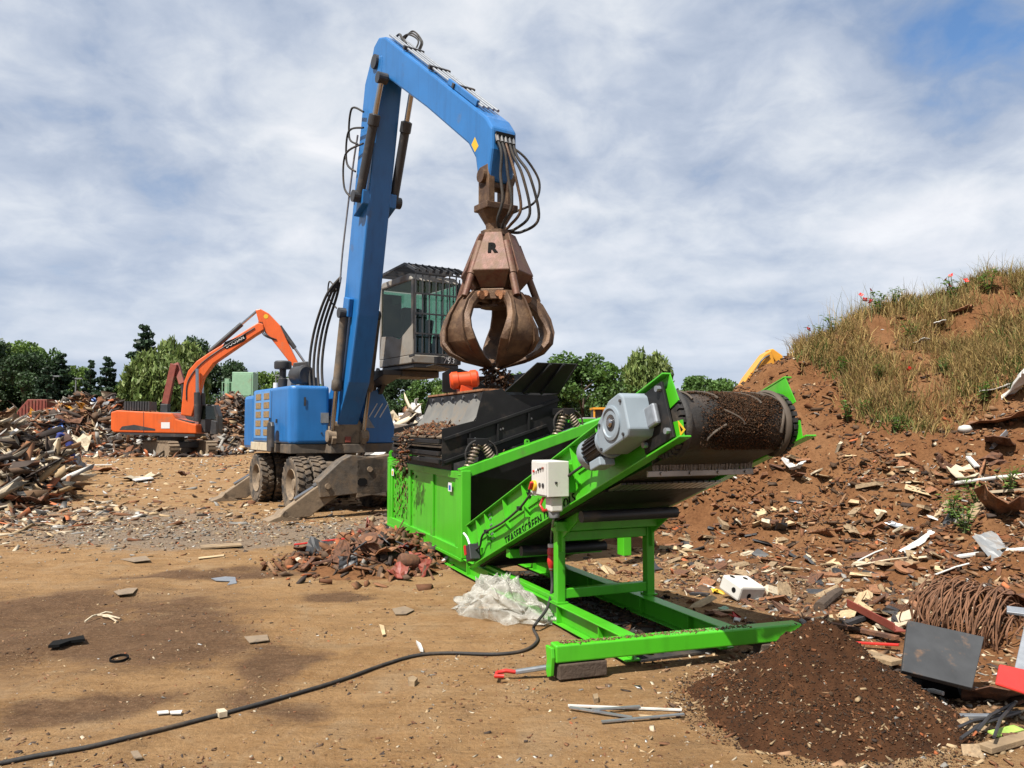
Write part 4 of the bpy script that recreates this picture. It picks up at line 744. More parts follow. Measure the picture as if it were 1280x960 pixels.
# stick
stick = MB().xz([(2.66, 8.0), (2.68, 8.42), (2.82, 8.68), (3.05, 8.76), (3.32, 8.66), (6.86, 5.98), (7.02, 5.78), (7.02, 5.48), (6.92, 5.06), (6.66, 5.04), (6.56, 5.48), (6.36, 5.74), (5.0, 6.76), (3.42, 7.86), (3.05, 7.98)], -.205, .205).build('stick', bl, mh, .035)
MB().xz([(6.46, 5.70), (6.56, 5.56), (6.66, 5.62), (6.56, 5.78)], -.2075, -.2055).build('sticker', M['ytext'], stick)
MB().box(6.98, 7.06, -.15, .15, 5.56, 5.72).build('hose_port', M['ltext'], stick)
d = (Vector((6.86, 0, 5.98))-Vector((3.32, 0, 8.66))).normalized(); nrm = Vector((-d.z, 0, d.x)) if d.x > 0 else Vector((d.z, 0, -d.x))
p0 = Vector((3.35, 0, 8.64))
for y in (-.12, -.04, .05, .13):
    MB().cyl(p0+Vector((0, y, 0))+nrm*.05, p0+Vector((0, y, 0))+d*4.1+nrm*.05, .022, n=8).build('pipe', M['galv'], stick, smooth=50)
for t in (.9, 2.1, 3.1): MB().obox(p0+d*t+nrm*.05, (.07, .38, .07), Matrix((d, (0, 1, 0), nrm)).transposed()).build('pipe_clamp', M['dgrey'], stick, .006)
MB().obox(p0+d*3.4+nrm*.05+Vector((0, -.14, 0)), (1.1, .05, .09), Matrix((d, (0, 1, 0), nrm)).transposed()).build('pipe_cover', bl, stick, .01)
MB().tube(spl([p0+Vector((-.35, .05, .08)), p0+Vector((-.05, .08, .14)), p0+d*.25+nrm*.1, p0+d*.5+nrm*.06]), .022, 6).build('hose', M['rubber'], stick, smooth=60)
for i, y in enumerate((.12, .17, .2)): MB().tube(spl([p0+Vector((-.2, y, .05)), p0+d*.15+nrm*(.16+.04*i)+Vector((0, y, 0)), p0+d*.55+nrm*.18+Vector((0, y+.06, 0)), p0+d*.7+nrm*.05+Vector((0, y, 0))]), .016, 6).build('hose', M['rubber'], stick, smooth=60)
for s in (-1, 1): MB().cyl((2.98, s*.20, 8.32), (2.98, s*.27, 8.32), .13, n=18).build('pin', M['dgrey'], stick)
# hoses up the boom's left flank
for i in range(4):
    y = -.26-.07*i; MB().tube(spl([(1.0-.06*i, y-.05, 1.45), (.78-.05*i, y-.08, 2.2), (.62-.05*i, y-.08, 2.9), (.78-.04*i, y-.05, 3.6), (1.15, y+.02, 4.25), (1.35, -.24, 4.6)]), .028, 7).build('hose', M['rubber'], mh, smooth=60)
MB().tube(spl([(1.35, -.25, 4.5), (1.5, -.25, 5.2), (1.95, -.25, 6.6), (2.2, -.25, 7.2)]), .02, 6).build('pipe', M['galv'], boom, smooth=60)
for k in range(3): MB().tube(spl([(2.05+.1*k, -.27, 6.0+.5*k), (1.75+.12*k, -.34, 6.3+.45*k), (1.85+.15*k, -.36, 6.9+.4*k), (2.6, -.30, 6.9+.3*k)]), .02, 6).build('hose', M['rubber'], boom, smooth=60)
MB().tube(spl([(1.2, -.26, 4.0), (.95, -.34, 4.25), (1.05, -.36, 4.55), (1.3, -.3, 4.35)]), .015, 6).build('hose', M['rubber'], boom, smooth=60)
# ------------------------------------------------------------------ caged cab
cg = M['cabgrey']; X0, X1, Y0, Y1, Z0, Z1 = 1.02, 2.60, .74, 1.80, 2.86, 4.62
cabb = MB().box(X0, X1, Y0, Y1, Z0, Z0+.16).build('cab', cg, mh, .02)
MB().box(X0+.05, X1-.03, Y0+.04, Y1-.04, Z0-.09, Z0-.002).build('cab_floor', M['dgrey'], cabb, .02)
MB().xz([(X0, Z0+.162), (X1-.01, Z0+.162), (X1-.01, 3.62), (2.0, 3.36), (1.6, 3.46), (X0, 3.5)], Y0, Y0+.04).build('side_panel', cg, cabb, .008)
MB().box(X0, X1, Y1-.04, Y1, Z0+.162, 3.4).build('side_panel', cg, cabb, .008); MB().box(X0, X0+.04, Y0+.04, Y1-.04, Z0+.162, 3.5).build('rear_panel', cg, cabb, .008)
MB().xz([(X0, Z1-.14), (X0+.1, Z1), (X1-.25, Z1), (X1-.02, Z1-.16)], Y0, Y1).build('roof', cg, cabb, .03)
for (x, y) in ((X0, Y0), (X0, Y1-.06), (X1-.09, Y0), (X1-.09, Y1-.06)): MB().box(x, x+.08, y+.001, y+.059, 3.3, Z1-.13).build('pillar', cg if (y < 1 and x < 2) else M['dgrey'], cabb, .01)
MB().xz([(X0+.08, 3.48), (1.62, 3.46), (2.0, 3.38), (2.5, 3.6), (2.5, 4.46), (X0+.08, 4.46)], Y0+.018, Y0+.024).build('window', M['glass'], cabb)
MB().box(X1-.03, X1-.024, Y0+.06, Y1-.06, 3.02, 4.45).build('windscreen', M['glass'], cabb); MB().box(X0+.02, X0+.026, Y0+.06, Y1-.06, 3.5, 4.46).build('rear_window', M['glassg'], cabb); MB().box(X0+.08, X1-.1, Y1-.025, Y1-.019, 3.4, 4.46).build('window', M['glassg'], cabb)
MB().box(1.35, 1.5, 1.05, 1.5, 3.1, 4.1).build('seat_back', M['dgrey'], cabb, .05); MB().box(1.4, 1.95, 1.05, 1.5, 3.1, 3.25).build('seat', M['dgrey'], cabb, .04); MB().bar((2.1, 1.27, 3.0), (2.3, 1.27, 3.75), .12, .1).build('console', M['dgrey'], cabb, .02)
MB().box(1.06, 1.1, .78, 1.2, 3.5, 4.4).build('rear_liner', M['dgrey'], cabb, .01); MB().box(1.9, 2.3, 1.5, 1.78, 3.02, 3.5).build('armrest', M['dgrey'], cabb, .04); MB().box(1.5, 2.0, .80, .83, 4.10, 4.25).build('sticker', M['glassg'], cabb)
XG = 2.82
for i in range(9): y = Y0-.05+i*.145; MB().cyl((XG, y, 3.02), (XG+(.0 if i else .0), y, 4.60), .0145, n=7).build('cage_bar', M['dgrey'], cabb)
for z in (3.02, 3.40, 3.78, 4.16, 4.56): MB().bar((XG+.016, Y0-.07, z), (XG+.016, Y1+.06, z), .014, .03).build('cage_bar', M['dgrey'], cabb)
for i in range(5): x = 1.6+i*.26; MB().cyl((x, Y1+.08, 3.02), (x, Y1+.08, 4.6), .0145, n=7).build('cage_bar', M['dgrey'], cabb)
for y in (Y0-.05, Y1+.05):
    MB().bar((XG-.05, y, 3.0), (X1-.02, y, 2.98), .03, .04).build('cage_bracket', M['dgrey'], cabb); MB().bar((XG, y, 4.60), (2.35, y, 4.80), .04, .05).build('cage_frame', M['dgrey'], cabb); MB().bar((2.35, y, 4.80), (.98, y, 4.74), .04, .05).build('cage_frame', M['dgrey'], cabb); MB().bar((.98, y, 4.74), (.96, y, 4.5), .04, .05).build('cage_frame', M['dgrey'], cabb)
for i in range(8): y = Y0+.02+i*.145; MB().bar((XG, y, 4.60), (2.35, y, 4.80), .02, .07).build('roof_slat', M['dgrey'], cabb)
for i in range(6): x = 2.3-i*.24; MB().bar((x, Y0-.05, 4.80-.01*i), (x, Y1+.05, 4.80-.01*i), .02, .06).build('roof_slat', M['dgrey'], cabb)
me = text_mesh('793', .17, M['wtext'], .002, .1); o = obj('lettering', me, cabb); o.location = (X1+.008, 1.52, 2.93); o.rotation_euler = (math.pi/2, 0, math.pi/2)
MB().box(X1-.0, X1+.005, 1.2, 1.78, 2.865, 3.0).build('number_plate', M['dgrey'], cabb)
for y in (.50, .78):
    MB().bar((.5, y, 1.9), (1.3, y, 2.72), .09, .14).build('cab_lift_arm', M['dgrey'], mh, .01); MB().bar((.1, y, 2.0), (.9, y, 2.84), .07, .10).build('cab_lift_arm', M['dgrey'], mh, .01)
MB().cyl((.5, .64, 1.9), (1.2, .64, 2.7), .06, n=12).build('cab_lift_cylinder', M['dgrey'], mh)
MB().box(1.05, 1.9, .86, 1.68, 2.64, 2.765).build('cab_carrier', ds, mh, .015)
MB().xz([(.95, 2.45), (1.9, 2.66), (1.9, 2.76), (.95, 2.76)], .45, .85).build('cab_carrier', M['dgrey'], mh, .01)
# ------------------------------------------------------------------ grab
GC = Vector((6.80, 0, 0)); gm_, gr_ = M['grab'], M['grabred']; FA = math.atan2(-.53, .848)
def gpt(r, a, z): return GC+Vector((r*math.cos(a), r*math.sin(a), z))
yoke = MB()
grab = MB().lathe([(0, 4.32), (.20, 4.32), (.24, 4.20), (.36, 3.80), (.34, 3.62), (.22, 3.40), (.22, 3.30), (0, 3.30)], GC, (0, 0, 1), 10).build('grab', gm_, mh)
for s in (-1, 1): MB().xz([(6.68, 5.30), (6.92, 5.30), (6.94, 5.08), (6.94, 4.72), (6.66, 4.72), (6.66, 5.1)], s*.10, s*.21).build('yoke_plate', gm_, grab, .015)
MB().cyl((6.80, -.26, 5.15), (6.80, .26, 5.15), .10, n=16).build('pin', gm_, grab); MB().box(6.62, 6.98, -.26, .26, 4.66, 4.76).build('yoke_flange', gm_, grab, .015)
MB().lathe([(.26, 4.66), (.15, 4.48), (.14, 4.40), (.22, 4.38), (.22, 4.31)], GC, (0, 0, 1), 12).build('rotator', gm_, grab)
MB().box(6.70, 6.90, -.21, .21, 4.98, 5.06).build('yoke_bridge', gm_, grab, .01)
NT = 5; A0 = FA-math.radians(44)
for k in range(NT):
    a = A0+2*math.pi*k/NT; ca, sa = math.cos(a), math.sin(a); rad = Vector((ca, sa, 0)); tan = Vector((-sa, ca, 0))
    outer = [(.40, 3.50), (.50, 3.46), (.62, 3.34), (.73, 3.14), (.77, 2.95), (.74, 2.78), (.62, 2.64), (.42, 2.54), (.20, 2.48), (.06, 2.44)]
    inner = [(.36, 3.36), (.46, 3.32), (.56, 3.22), (.64, 3.08), (.68, 2.95), (.65, 2.83), (.55, 2.71), (.38, 2.61), (.20, 2.54), (.06, 2.47)]
    wid = [.12, .13, .15, .19, .26, .30, .275, .20, .11, .02]; vs = []
    for (ro, zo), (ri, zi), w in zip(outer, inner, wid):
        m1 = .5*(ro+ri), .5*(zo+zi)
        for (r, z, q) in ((ro, zo, -w*.72), (ro, zo, w*.72), (m1[0], m1[1], w), (ri, zi, w*.9), (ri, zi, -w*.9), (m1[0], m1[1], -w)):
            p = GC+rad*r+tan*q; vs.append((p.x, p.y, z))
    n6 = len(outer); fs = [(i*6+j, i*6+(j+1) % 6, (i+1)*6+(j+1) % 6, (i+1)*6+j) for i in range(n6-1) for j in range(6)]+[tuple(range(6)), tuple(range((n6-1)*6, n6*6))]
    tine = MB().add(vs, fs).build('tine', gm_, grab, .01, smooth=50)
    for s in (-1, 1):                                     # raised side ribs
        pr = [(r+.028, z+.02) for r, z in outer[1:8]]+[(r-.03, z-.01) for r, z in outer[1:8]][::-1]
        off = [wid[i+1]*.62 for i in range(7)]; vs = []; m7 = 7
        for i in range(7):
            (ro, zo) = outer[i+1]
            for (dr, dq) in ((.035, -.012), (.035, .012), (-.02, .012), (-.02, -.012)):
                p = GC+rad*(ro+dr)+tan*(s*off[i]+dq); vs.append((p.x, p.y, zo+dr*.3))
        MB().add(vs, [(i*4+j, i*4+(j+1) % 4, (i+1)*4+(j+1) % 4, (i+1)*4+j) for i in range(6) for j in range(4)]+[(0, 1, 2, 3), (24, 25, 26, 27)]).build('rib', gm_, tine, smooth=40)
    hp = gpt(.42, a, 3.42); MB().cyl(hp-tan*.15, hp+tan*.15, .06, n=14).build('pin', M['rustl'], tine)
    for s in (-1, 1): MB().bar(gpt(.15, a, 3.40)+tan*s*.09, hp+tan*s*.09, .03, .15).build('hinge_lug', gm_, tine)
    a2 = a+2*math.pi/NT; e0, e1 = gpt(.40, a, 3.45), gpt(.40, a2, 3.45); MB().bar(e0.lerp(e1, .16), e0.lerp(e1, .84), .06, .15).build('crosshead_link', gm_, grab, .012)
    for t_ in (.34, .66): pc = e0.lerp(e1, t_); od = (pc-GC); od.z = 0; od.normalize(); MB().cyl(pc, pc+od*.07, .045, n=12).build('pin', M['rustl'], grab)
    # shroud panel over each cylinder
    c1, c2 = gpt(.30, a, 4.18), gpt(.60, a, 3.40); d = (c2-c1).normalized(); MB().cyl(c1, c1+d*.5, .06, n=14).build('cylinder', gr_, grab, smooth=40); MB().cyl(c1+d*.48, c2, .05, n=12).build('rod', gr_, grab, smooth=40)
    b = a+math.pi/NT; rb = Vector((math.cos(b), math.sin(b), 0)); tb = Vector((-math.sin(b), math.cos(b), 0)); q = lambda r, z, w: GC+rb*r+tb*w+Vector((0, 0, z))
    top = [q(.25, 4.33, -.12), q(.25, 4.33, .12), q(.47, 3.76, .255), q(.47, 3.76, -.255), q(.30, 3.54, .17), q(.30, 3.54, -.17), q(.10, 4.30, -.06), q(.10, 4.30, .06), q(.14, 3.56, .1), q(.14, 3.56, -.1)]
    sp_ = MB().add(top, [(0, 1, 2, 3), (3, 2, 4, 5), (0, 6, 7, 1), (1, 7, 8, 4, 2), (6, 0, 3, 5, 9), (5, 4, 8, 9), (7, 6, 9, 8)]).build('shroud', gr_, grab, .012)
    if k == 0:
        me = text_mesh('R', .20, M['ltext'], .003, 0, 1, .012); o = obj('lettering', me, sp_); N = (top[1]-top[0]).cross(top[3]-top[0]).normalized()
        if N.dot(rb) < 0: N = -N
        Xd = tb; Yd = N.cross(Xd); o.location = (top[0]+top[1]+top[2]+top[3])/4+N*.008+Yd*.03; o.rotation_euler = Matrix((Xd, Yd, N)).transposed().to_euler()
# hoses down to the grab
for i in range(5):
    y = -.13+.065*i; w = .03+.05*i
    MB().tube(spl([(7.04, y, 5.62), (7.12, y+.02, 5.40), (7.10+.04*i, y+w*.6, 5.1), (7.12+.03*i, y+w*1.3, 4.75-.05*i), (7.02, y+w*.7, 4.50-.03*i), (6.92, y*.5+.05, 4.38)]), .021, 7).build('hose', M['rubber'] if i != 2 else M['grab'], grab, smooth=60)
    MB().cyl((7.03, y, 5.68), (7.06, y, 5.58), .028, n=8).build('coupling', M['steel'], grab)
MB().tube(spl([(7.05, .1, 5.55), (7.15, .28, 5.38), (7.18, .48, 5.08), (7.12, .44, 4.80), (6.98, .2, 4.66), (6.9, .1, 4.6)]), .017, 7).build('hose', M['rubber'], grab, smooth=60)
# load trickling out of the closed grab
n = 420; t = rng.random(n)**.8; z = 2.52-t*.34; sp = .05+.16*t; S = sizes(n, .012, .06, .5, 2.0)
bits('falling_scrap', None, None, np.stack([6.80+rng.normal(0, 1, n)*sp, rng.normal(.0, 1, n)*sp, z], 1), S, pick(n, [4, 4, 2, .5, .4, 5, .4, .5, .8, 6])*.7, M['chips'], 1.0, grab)
# ------------------------------------------------------------------ trees
def leaf_mesh(name, C, R, n, size, cols, droop=0., seed=0, flat=1.):
    """leaf-clump faces spread through many small lobes; C lobe centres, R lobe radii"""
    r = np.random.default_rng(seed); C = np.array(C, float); R = np.array(R, float); w = R**2/np.sum(R**2); k = r.choice(len(C), n, p=w)
    d = r.normal(size=(n, 3)); d /= np.linalg.norm(d, axis=1)[:, None]; rad = r.random(n)**.33; P = C[k]+d*(R[k]*rad)[:, None]*np.array([1, 1, flat])
    s = size*r.uniform(.55, 1.35, n); a = r.normal(size=(n, 3)); a[:, 2] -= droop; a /= np.linalg.norm(a, axis=1)[:, None]; b = np.cross(a, r.normal(size=(n, 3))+d*.5); b /= np.linalg.norm(b, axis=1)[:, None]+1e-9
    l = s*(1+droop*.8); V = np.stack([P-a*l[:, None]*.5, P+b*(s*.38)[:, None], P+a*l[:, None]*.5, P-b*(s*.38)[:, None]], 1).reshape(-1, 3); Q = np.arange(n*4).reshape(-1, 4)
    cc = np.array(cols); col = cc[r.integers(0, len(cc), n)]*r.uniform(.7, 1.3, (n, 1)); lob = r.uniform(.75, 1.25, len(C)); col = col*lob[k][:, None]
    return np_mesh(name, V, Q, M['leaf'], False, np.repeat(np.clip(col, 0, 1), 4, 0))
LIGHTG = [(0.109, 0.180, 0.033), (0.085, 0.152, 0.028), (0.133, 0.199, 0.048)]; MIDG = [(0.057, 0.109, 0.021), (0.071, 0.133, 0.028), (0.048, 0.095, 0.021)]; DARKG = [(0.028, 0.057, 0.019), (0.036, 0.068, 0.025), (0.027, 0.048, 0.019)]; FIRG = [(0.021, 0.043, 0.023), (0.028, 0.052, 0.028), (0.024, 0.046, 0.019)]; WILG = [(0.123, 0.171, 0.043), (0.095, 0.142, 0.038), (0.152, 0.190, 0.057)]
def trunk_mb(h, r, seed, spread=.25, top=.75):
    q = random.Random(seed); mb = MB(); pts = [Vector((q.uniform(-.05, .05)*h*.3*t, q.uniform(-.05, .05)*h*.3*t, h*top*t)) for t in (0, .25, .5, .75, 1)]; mb.tube(pts, [r, r*.8, r*.6, r*.38, r*.12], 8)
    for i in range(7):
        t = .3+.09*i; a = q.uniform(0, 6.28); p = Vector((0, 0, h*top*t)); e = p+Vector((math.cos(a)*h*spread, math.sin(a)*h*spread, h*.18)); mb.tube([p, p.lerp(e, .5)+Vector((0, 0, .03*h)), e], [r*.4, r*.25, r*.06], 5)
    return mb
TREES = {}
def tree_protos():
    for nm, cols, sd, fl in (('broad', MIDG, 1, .85), ('broadlight', LIGHTG, 2, .85), ('dark', DARKG, 3, .9), ('bush', MIDG, 4, .8), ('broad2', MIDG, 12, .9)):
        r = np.random.default_rng(sd); C = []; R = []
        for i in range(46):
            t = r.random(); z = .26+.66*t; rr = .36*math.sin(min(1, max(.15, (z-.12)/.86))*math.pi)**.6*r.uniform(.45, 1); a = r.uniform(0, 6.28); C.append((rr*math.cos(a), rr*math.sin(a), z)); R.append(r.uniform(.075, .14))
        TREES[nm] = (leaf_mesh('crown', C, R, 11000, .034, cols, 0, sd, fl), trunk_mb(1, .022, sd).mesh('trunk', M['bark'], 60))
    for nm, sd in (('fir', 5), ('fir2', 6)):
        r = np.random.default_rng(sd); C = []; R = []
        for z in np.linspace(.12, .97, 17):
            rad = .27*(1-z)**.8+.012
            for i in range(int(3+rad*26)): a = r.uniform(0, 6.28); q = rad*r.uniform(.35, 1.1); C.append((q*math.cos(a), q*math.sin(a), z-q*.18+r.uniform(-.015, .015))); R.append(.028+rad*.13)
        TREES[nm] = (leaf_mesh('crown', C, R, 10000, .032, FIRG, .3, sd, .5), MB().tube([(0, 0, 0), (0, 0, .5), (0, 0, .98)], [.02, .012, .002], 7).mesh('trunk', M['bark'], 60))
    for nm, sd in (('willow', 8),):
        r = np.random.default_rng(sd); C = []; R = []
        for i in range(60):
            a = r.uniform(0, 6.28); q = .34*math.sqrt(r.random()); top = .95-.55*q*q/.1*.3-.1*r.random()
            for k in range(5): C.append((q*math.cos(a)*(1+.05*k), q*math.sin(a)*(1+.05*k), max(.12, top-k*.12*r.uniform(.6, 1.2)))); R.append(.06)
        TREES[nm] = (leaf_mesh('crown', C, R, 11000, .036, WILG, 1.3, sd, 1.2), trunk_mb(1, .024, sd).mesh('trunk', M['bark'], 60))
tree_protos()
def tree(kind, px, ytop, depth, wpx, label, group, cat='tree', nm=None, base=0.):
    top = D(px, ytop, depth); h = top.z-base; w = wpx*1.22/F*depth; nat = {'fir': .52, 'fir2': .52, 'willow': .74}.get(kind, .78); k = w/(h*nat)
    t = thing(nm or {'fir': 'conifer', 'fir2': 'conifer', 'willow': 'willow_tree', 'bush': 'bush'}.get(kind, 'broadleaf_tree'), label, cat, (top.x, depth, base-.05), random.uniform(0, 6.28), group)
    for nme, me in zip(('crown', 'trunk'), TREES[kind]):
        o = obj(nme, me, t); o.scale = (h*k, h*k, h)
    return t
gl, gmid = 'trees behind the left scrap heap', 'trees behind the screening machine'
for kind, px, yt, dep, w, lab in [
    ('dark', -20, 418, 62, 90, 'dark broadleaf tree cut by the left picture edge'), ('broadlight', 28, 424, 70, 70, 'mid green broadleaf tree, leftmost rounded crown on the skyline'), ('dark', 30, 440, 60, 75, 'dark low tree in front of the leftmost rounded crown'), ('broad', 58, 434, 68, 46, 'broadleaf tree right of the leftmost rounded crown'),
    ('fir', 78, 440, 62, 50, 'small dark conifer just right of the leftmost broadleaf trees'), ('fir2', 60, 455, 58, 44, 'short conifer beside the red container'), ('broadlight', 98, 455, 80, 44, 'pale green tree behind the two small conifers'), ('fir2', 114, 448, 64, 34, 'slim conifer, left one of the pair above the scrap heap'), ('fir', 134, 444, 64, 46, 'bushy conifer, right one of the pair above the scrap heap'), ('bush', 150, 476, 75, 44, 'low green bush above the pale part of the scrap heap'),
    ('fir', 180, 404, 70, 62, 'tallest dark conifer behind the orange excavator'), ('fir2', 163, 455, 64, 34, 'dark conifer at the foot of the tallest conifer'), ('willow', 196, 434, 62, 64, 'light green weeping tree left of the orange boom'), ('willow', 224, 418, 66, 56, 'taller light green weeping tree touching the orange boom'), ('dark', 246, 424, 74, 54, 'dark tree behind the orange excavator boom'), ('fir2', 204, 424, 80, 20, 'conifer tip peeping over the weeping trees'), ('dark', 282, 452, 74, 60, 'dark tree under the orange boom'), ('broadlight', 338, 462, 70, 50, 'light green tree behind the blue engine housing'), ('broad', 372, 468, 75, 60, 'green tree behind the air filter of the handler'), ('broad', 306, 476, 82, 44, 'green tree behind the pale green cabin')]:
    tree(kind, px, yt, dep, w, lab, gl)
for kind, px, yt, dep, w, lab in [
    ('dark', 500, 466, 52, 70, 'dark tree under the raised cab'), ('broad', 540, 470, 48, 60, 'green tree between the cab and the orange motor'), ('broadlight', 566, 478, 46, 50, 'light green tree behind the orange vibration motor'), ('broad2', 640, 462, 50, 80, 'green tree directly behind the feed hopper'), ('broad', 728, 438, 40, 104, 'big full green tree right of the hopper flaps'), ('broad2', 690, 452, 44, 64, 'green tree half hidden by the hopper flaps'), ('broadlight', 770, 486, 42, 52, 'light green shrub tree at the right foot of the big tree'), ('willow', 808, 432, 58, 54, 'tall weeping tree above the gear motor'), ('bush', 884, 466, 46, 68, 'rounded bush tree above the belt drum'), ('broad', 838, 482, 54, 56, 'low green tree between weeping tree and rounded bush'), ('broadlight', 968, 468, 48, 44, 'small pale tree behind the yellow arm'), ('broad2', 930, 490, 52, 60, 'low tree behind the base of the yellow arm'), ('dark', 600, 478, 60, 80, 'dark tree low behind the screen box'), ('broad2', 448, 486, 60, 70, 'green tree hidden behind the boom foot')]:
    tree(kind, px, yt, dep, w, lab, gmid)
# far hedge so that no bare plain shows
n = 420; hx = np.linspace(-95, 80, n)+rng.normal(0, .6, n); hd = 88+rng.normal(0, 3, n); C = np.stack([hx, hd, rng.uniform(.6, 1, n)*(2.2+3.4*vno(hx*.15, hx*0, 5))], 1); hb = obj('hedge', leaf_mesh('hedge', C, rng.uniform(1.0, 2.0, n), 70000, .5, DARKG+MIDG, 0, 77)); tag(hb, 'dark far hedge closing the yard behind the heaps', 'hedge', kind='stuff')
# ------------------------------------------------------------------ scrap heaps on the left
def heap_fn(parts):
    def f(x, y):
        z = np.full(np.shape(x), -.3)
        for (cx, cy, rx, ry, h) in parts: z = np.maximum(z, h*(1-np.sqrt(((x-cx)/rx)**2+((y-cy)/ry)**2+.01)))
        return z*(1+.25*fbm(x*.8, y*.8, 3, 91))+.25*fbm(x*.9+3, y*.9, 3, 95)*np.clip(z, 0, 1)
    return f
def heap(name, label, parts, box, res, m_):
    f = heap_fn(parts); V, Q = grid(np.arange(box[0], box[1], res), np.arange(box[2], box[3], res), f); Q = Q[V[:, 2][Q].max(1) > -.02]; u, inv = np.unique(Q, return_inverse=True)
    o = obj(name, np_mesh(name, V[u], inv.reshape(Q.shape), m_, False)); tag(o, label, 'scrap heap'); return f
hm = mound_mat('heap_dirt')
M['heapdark'] = mat('heap_core', (.10, .075, .06), .9, var=.6, vs=2.5, dirt=(.24, .15, .09), da=.35, ds=1.5, bump=.6, bs=6)
def at(px, d): return (px-CX)/F*d
fB = heap('scrap_heap', 'tall mixed scrap heap of sheet metal left of the orange excavator', [(at(105, 50), 50, 4.8, 5, 3.9), (at(137, 52), 52, 3.6, 4.5, 3.9), (at(66, 48), 48, 4.5, 4.5, 2.6), (at(10, 50), 50, 6, 5, 2.1)], (at(-60, 50), at(215, 50), 43, 58, .22), .22, M['heapdark'])
fC = heap('scrap_heap', 'dark scrap heap under the pale green cabin behind the orange excavator', [(at(290, 54), 54, 3.4, 4, 4.1), (at(262, 55), 55, 4, 4, 3.2), (at(200, 56), 56, 7, 4, 2.9), (at(330, 55), 55, 5, 4, 2.6)], (at(130, 55), at(420, 55), 49, 62, .25), .25, M['heapdark'])
fA = heap('timber_heap', 'heap of splintered timber and rubbish at the left picture edge', [(at(-40, 22), 22.5, 2.3, 4.0, 2.3), (at(14, 25), 25, 1.5, 2.4, .75), (at(-12, 16.8), 17, 1.5, 2.4, 1.05)], (at(-180, 23), at(125, 24), 13.5, 31, .12), .12, M['heapdark'])
fW = heap('scrap_heap', 'pale heap of white sheeting behind the screen box', [(at(512, 34), 34, 2.0, 2.0, 2.6), (at(545, 35), 35, 2.2, 2, 2.0), (at(480, 34), 35, 2.0, 2.0, 1.9)], (at(420, 34), at(610, 34), 31, 38, .15), .15, M['heapdark'])
def jig(f): return lambda x, y: f(x, y)
def heap_bits(f, n, box, lo, hi, w, label, k=.3, lng=1.3, zmin=.02, pxm=9999):
    x = rng.uniform(box[0], box[1], n); y = rng.uniform(box[2], box[3], n); z = f(x, y); q = (z > zmin) & (CX+F*x/y < pxm); x, y = x[q], y[q]; S = sizes(len(x), lo, hi, .25, 1.8, lng); P = np.stack([x, y, f(x, y)+S[:, 2]*k], 1)
    return bits('scrap_bits', label, 'scrap', P, S, pick(len(x), w), M['chips'], .55)
heap_bits(fB, 7500, (at(-60, 50), at(215, 50), 43, 56), .06, .5, [4, 4, 3, 2, 2, 8, 5, 2, 1, 4], 'small mixed metal and plastic pieces covering the tall scrap heap')
heap_bits(fC, 6500, (at(130, 55), at(420, 55), 49, 60), .06, .45, [5, 5, 2, 1.2, 1, 9, 5, 1, 1, 5], 'small dark scrap pieces covering the heap behind the excavator')
heap_bits(fA, 9500, (at(-100, 23), -9., 13.5, 28), .06, .34, [2, 2, 4, 6, 6, 4, 2, 2, 1, 3], 'small splintered boards covering the timber heap', lng=2.0, pxm=86)
heap_bits(fW, 600, (at(420, 34), at(610, 34), 31, 37), .08, .5, [1, 1, 2, 2, 4, 1, 3, 8, .4, .6], 'small pale scraps covering the heap of white sheeting')
n = 2600; x = rng.uniform(at(-30, 46), at(300, 46), n); y = rng.uniform(41.5, 49, n); S = sizes(n, .05, .38, .3, 2.2, 1.3); bits('scrap_bits', 'low fringe of scattered scrap behind and beside the orange excavator', 'scrap', on(gz, x, y, S), S, pick(n, [5, 5, 3, 2, 2, 4, 3, 2, 1.2, 3]), M['chips'], .5)
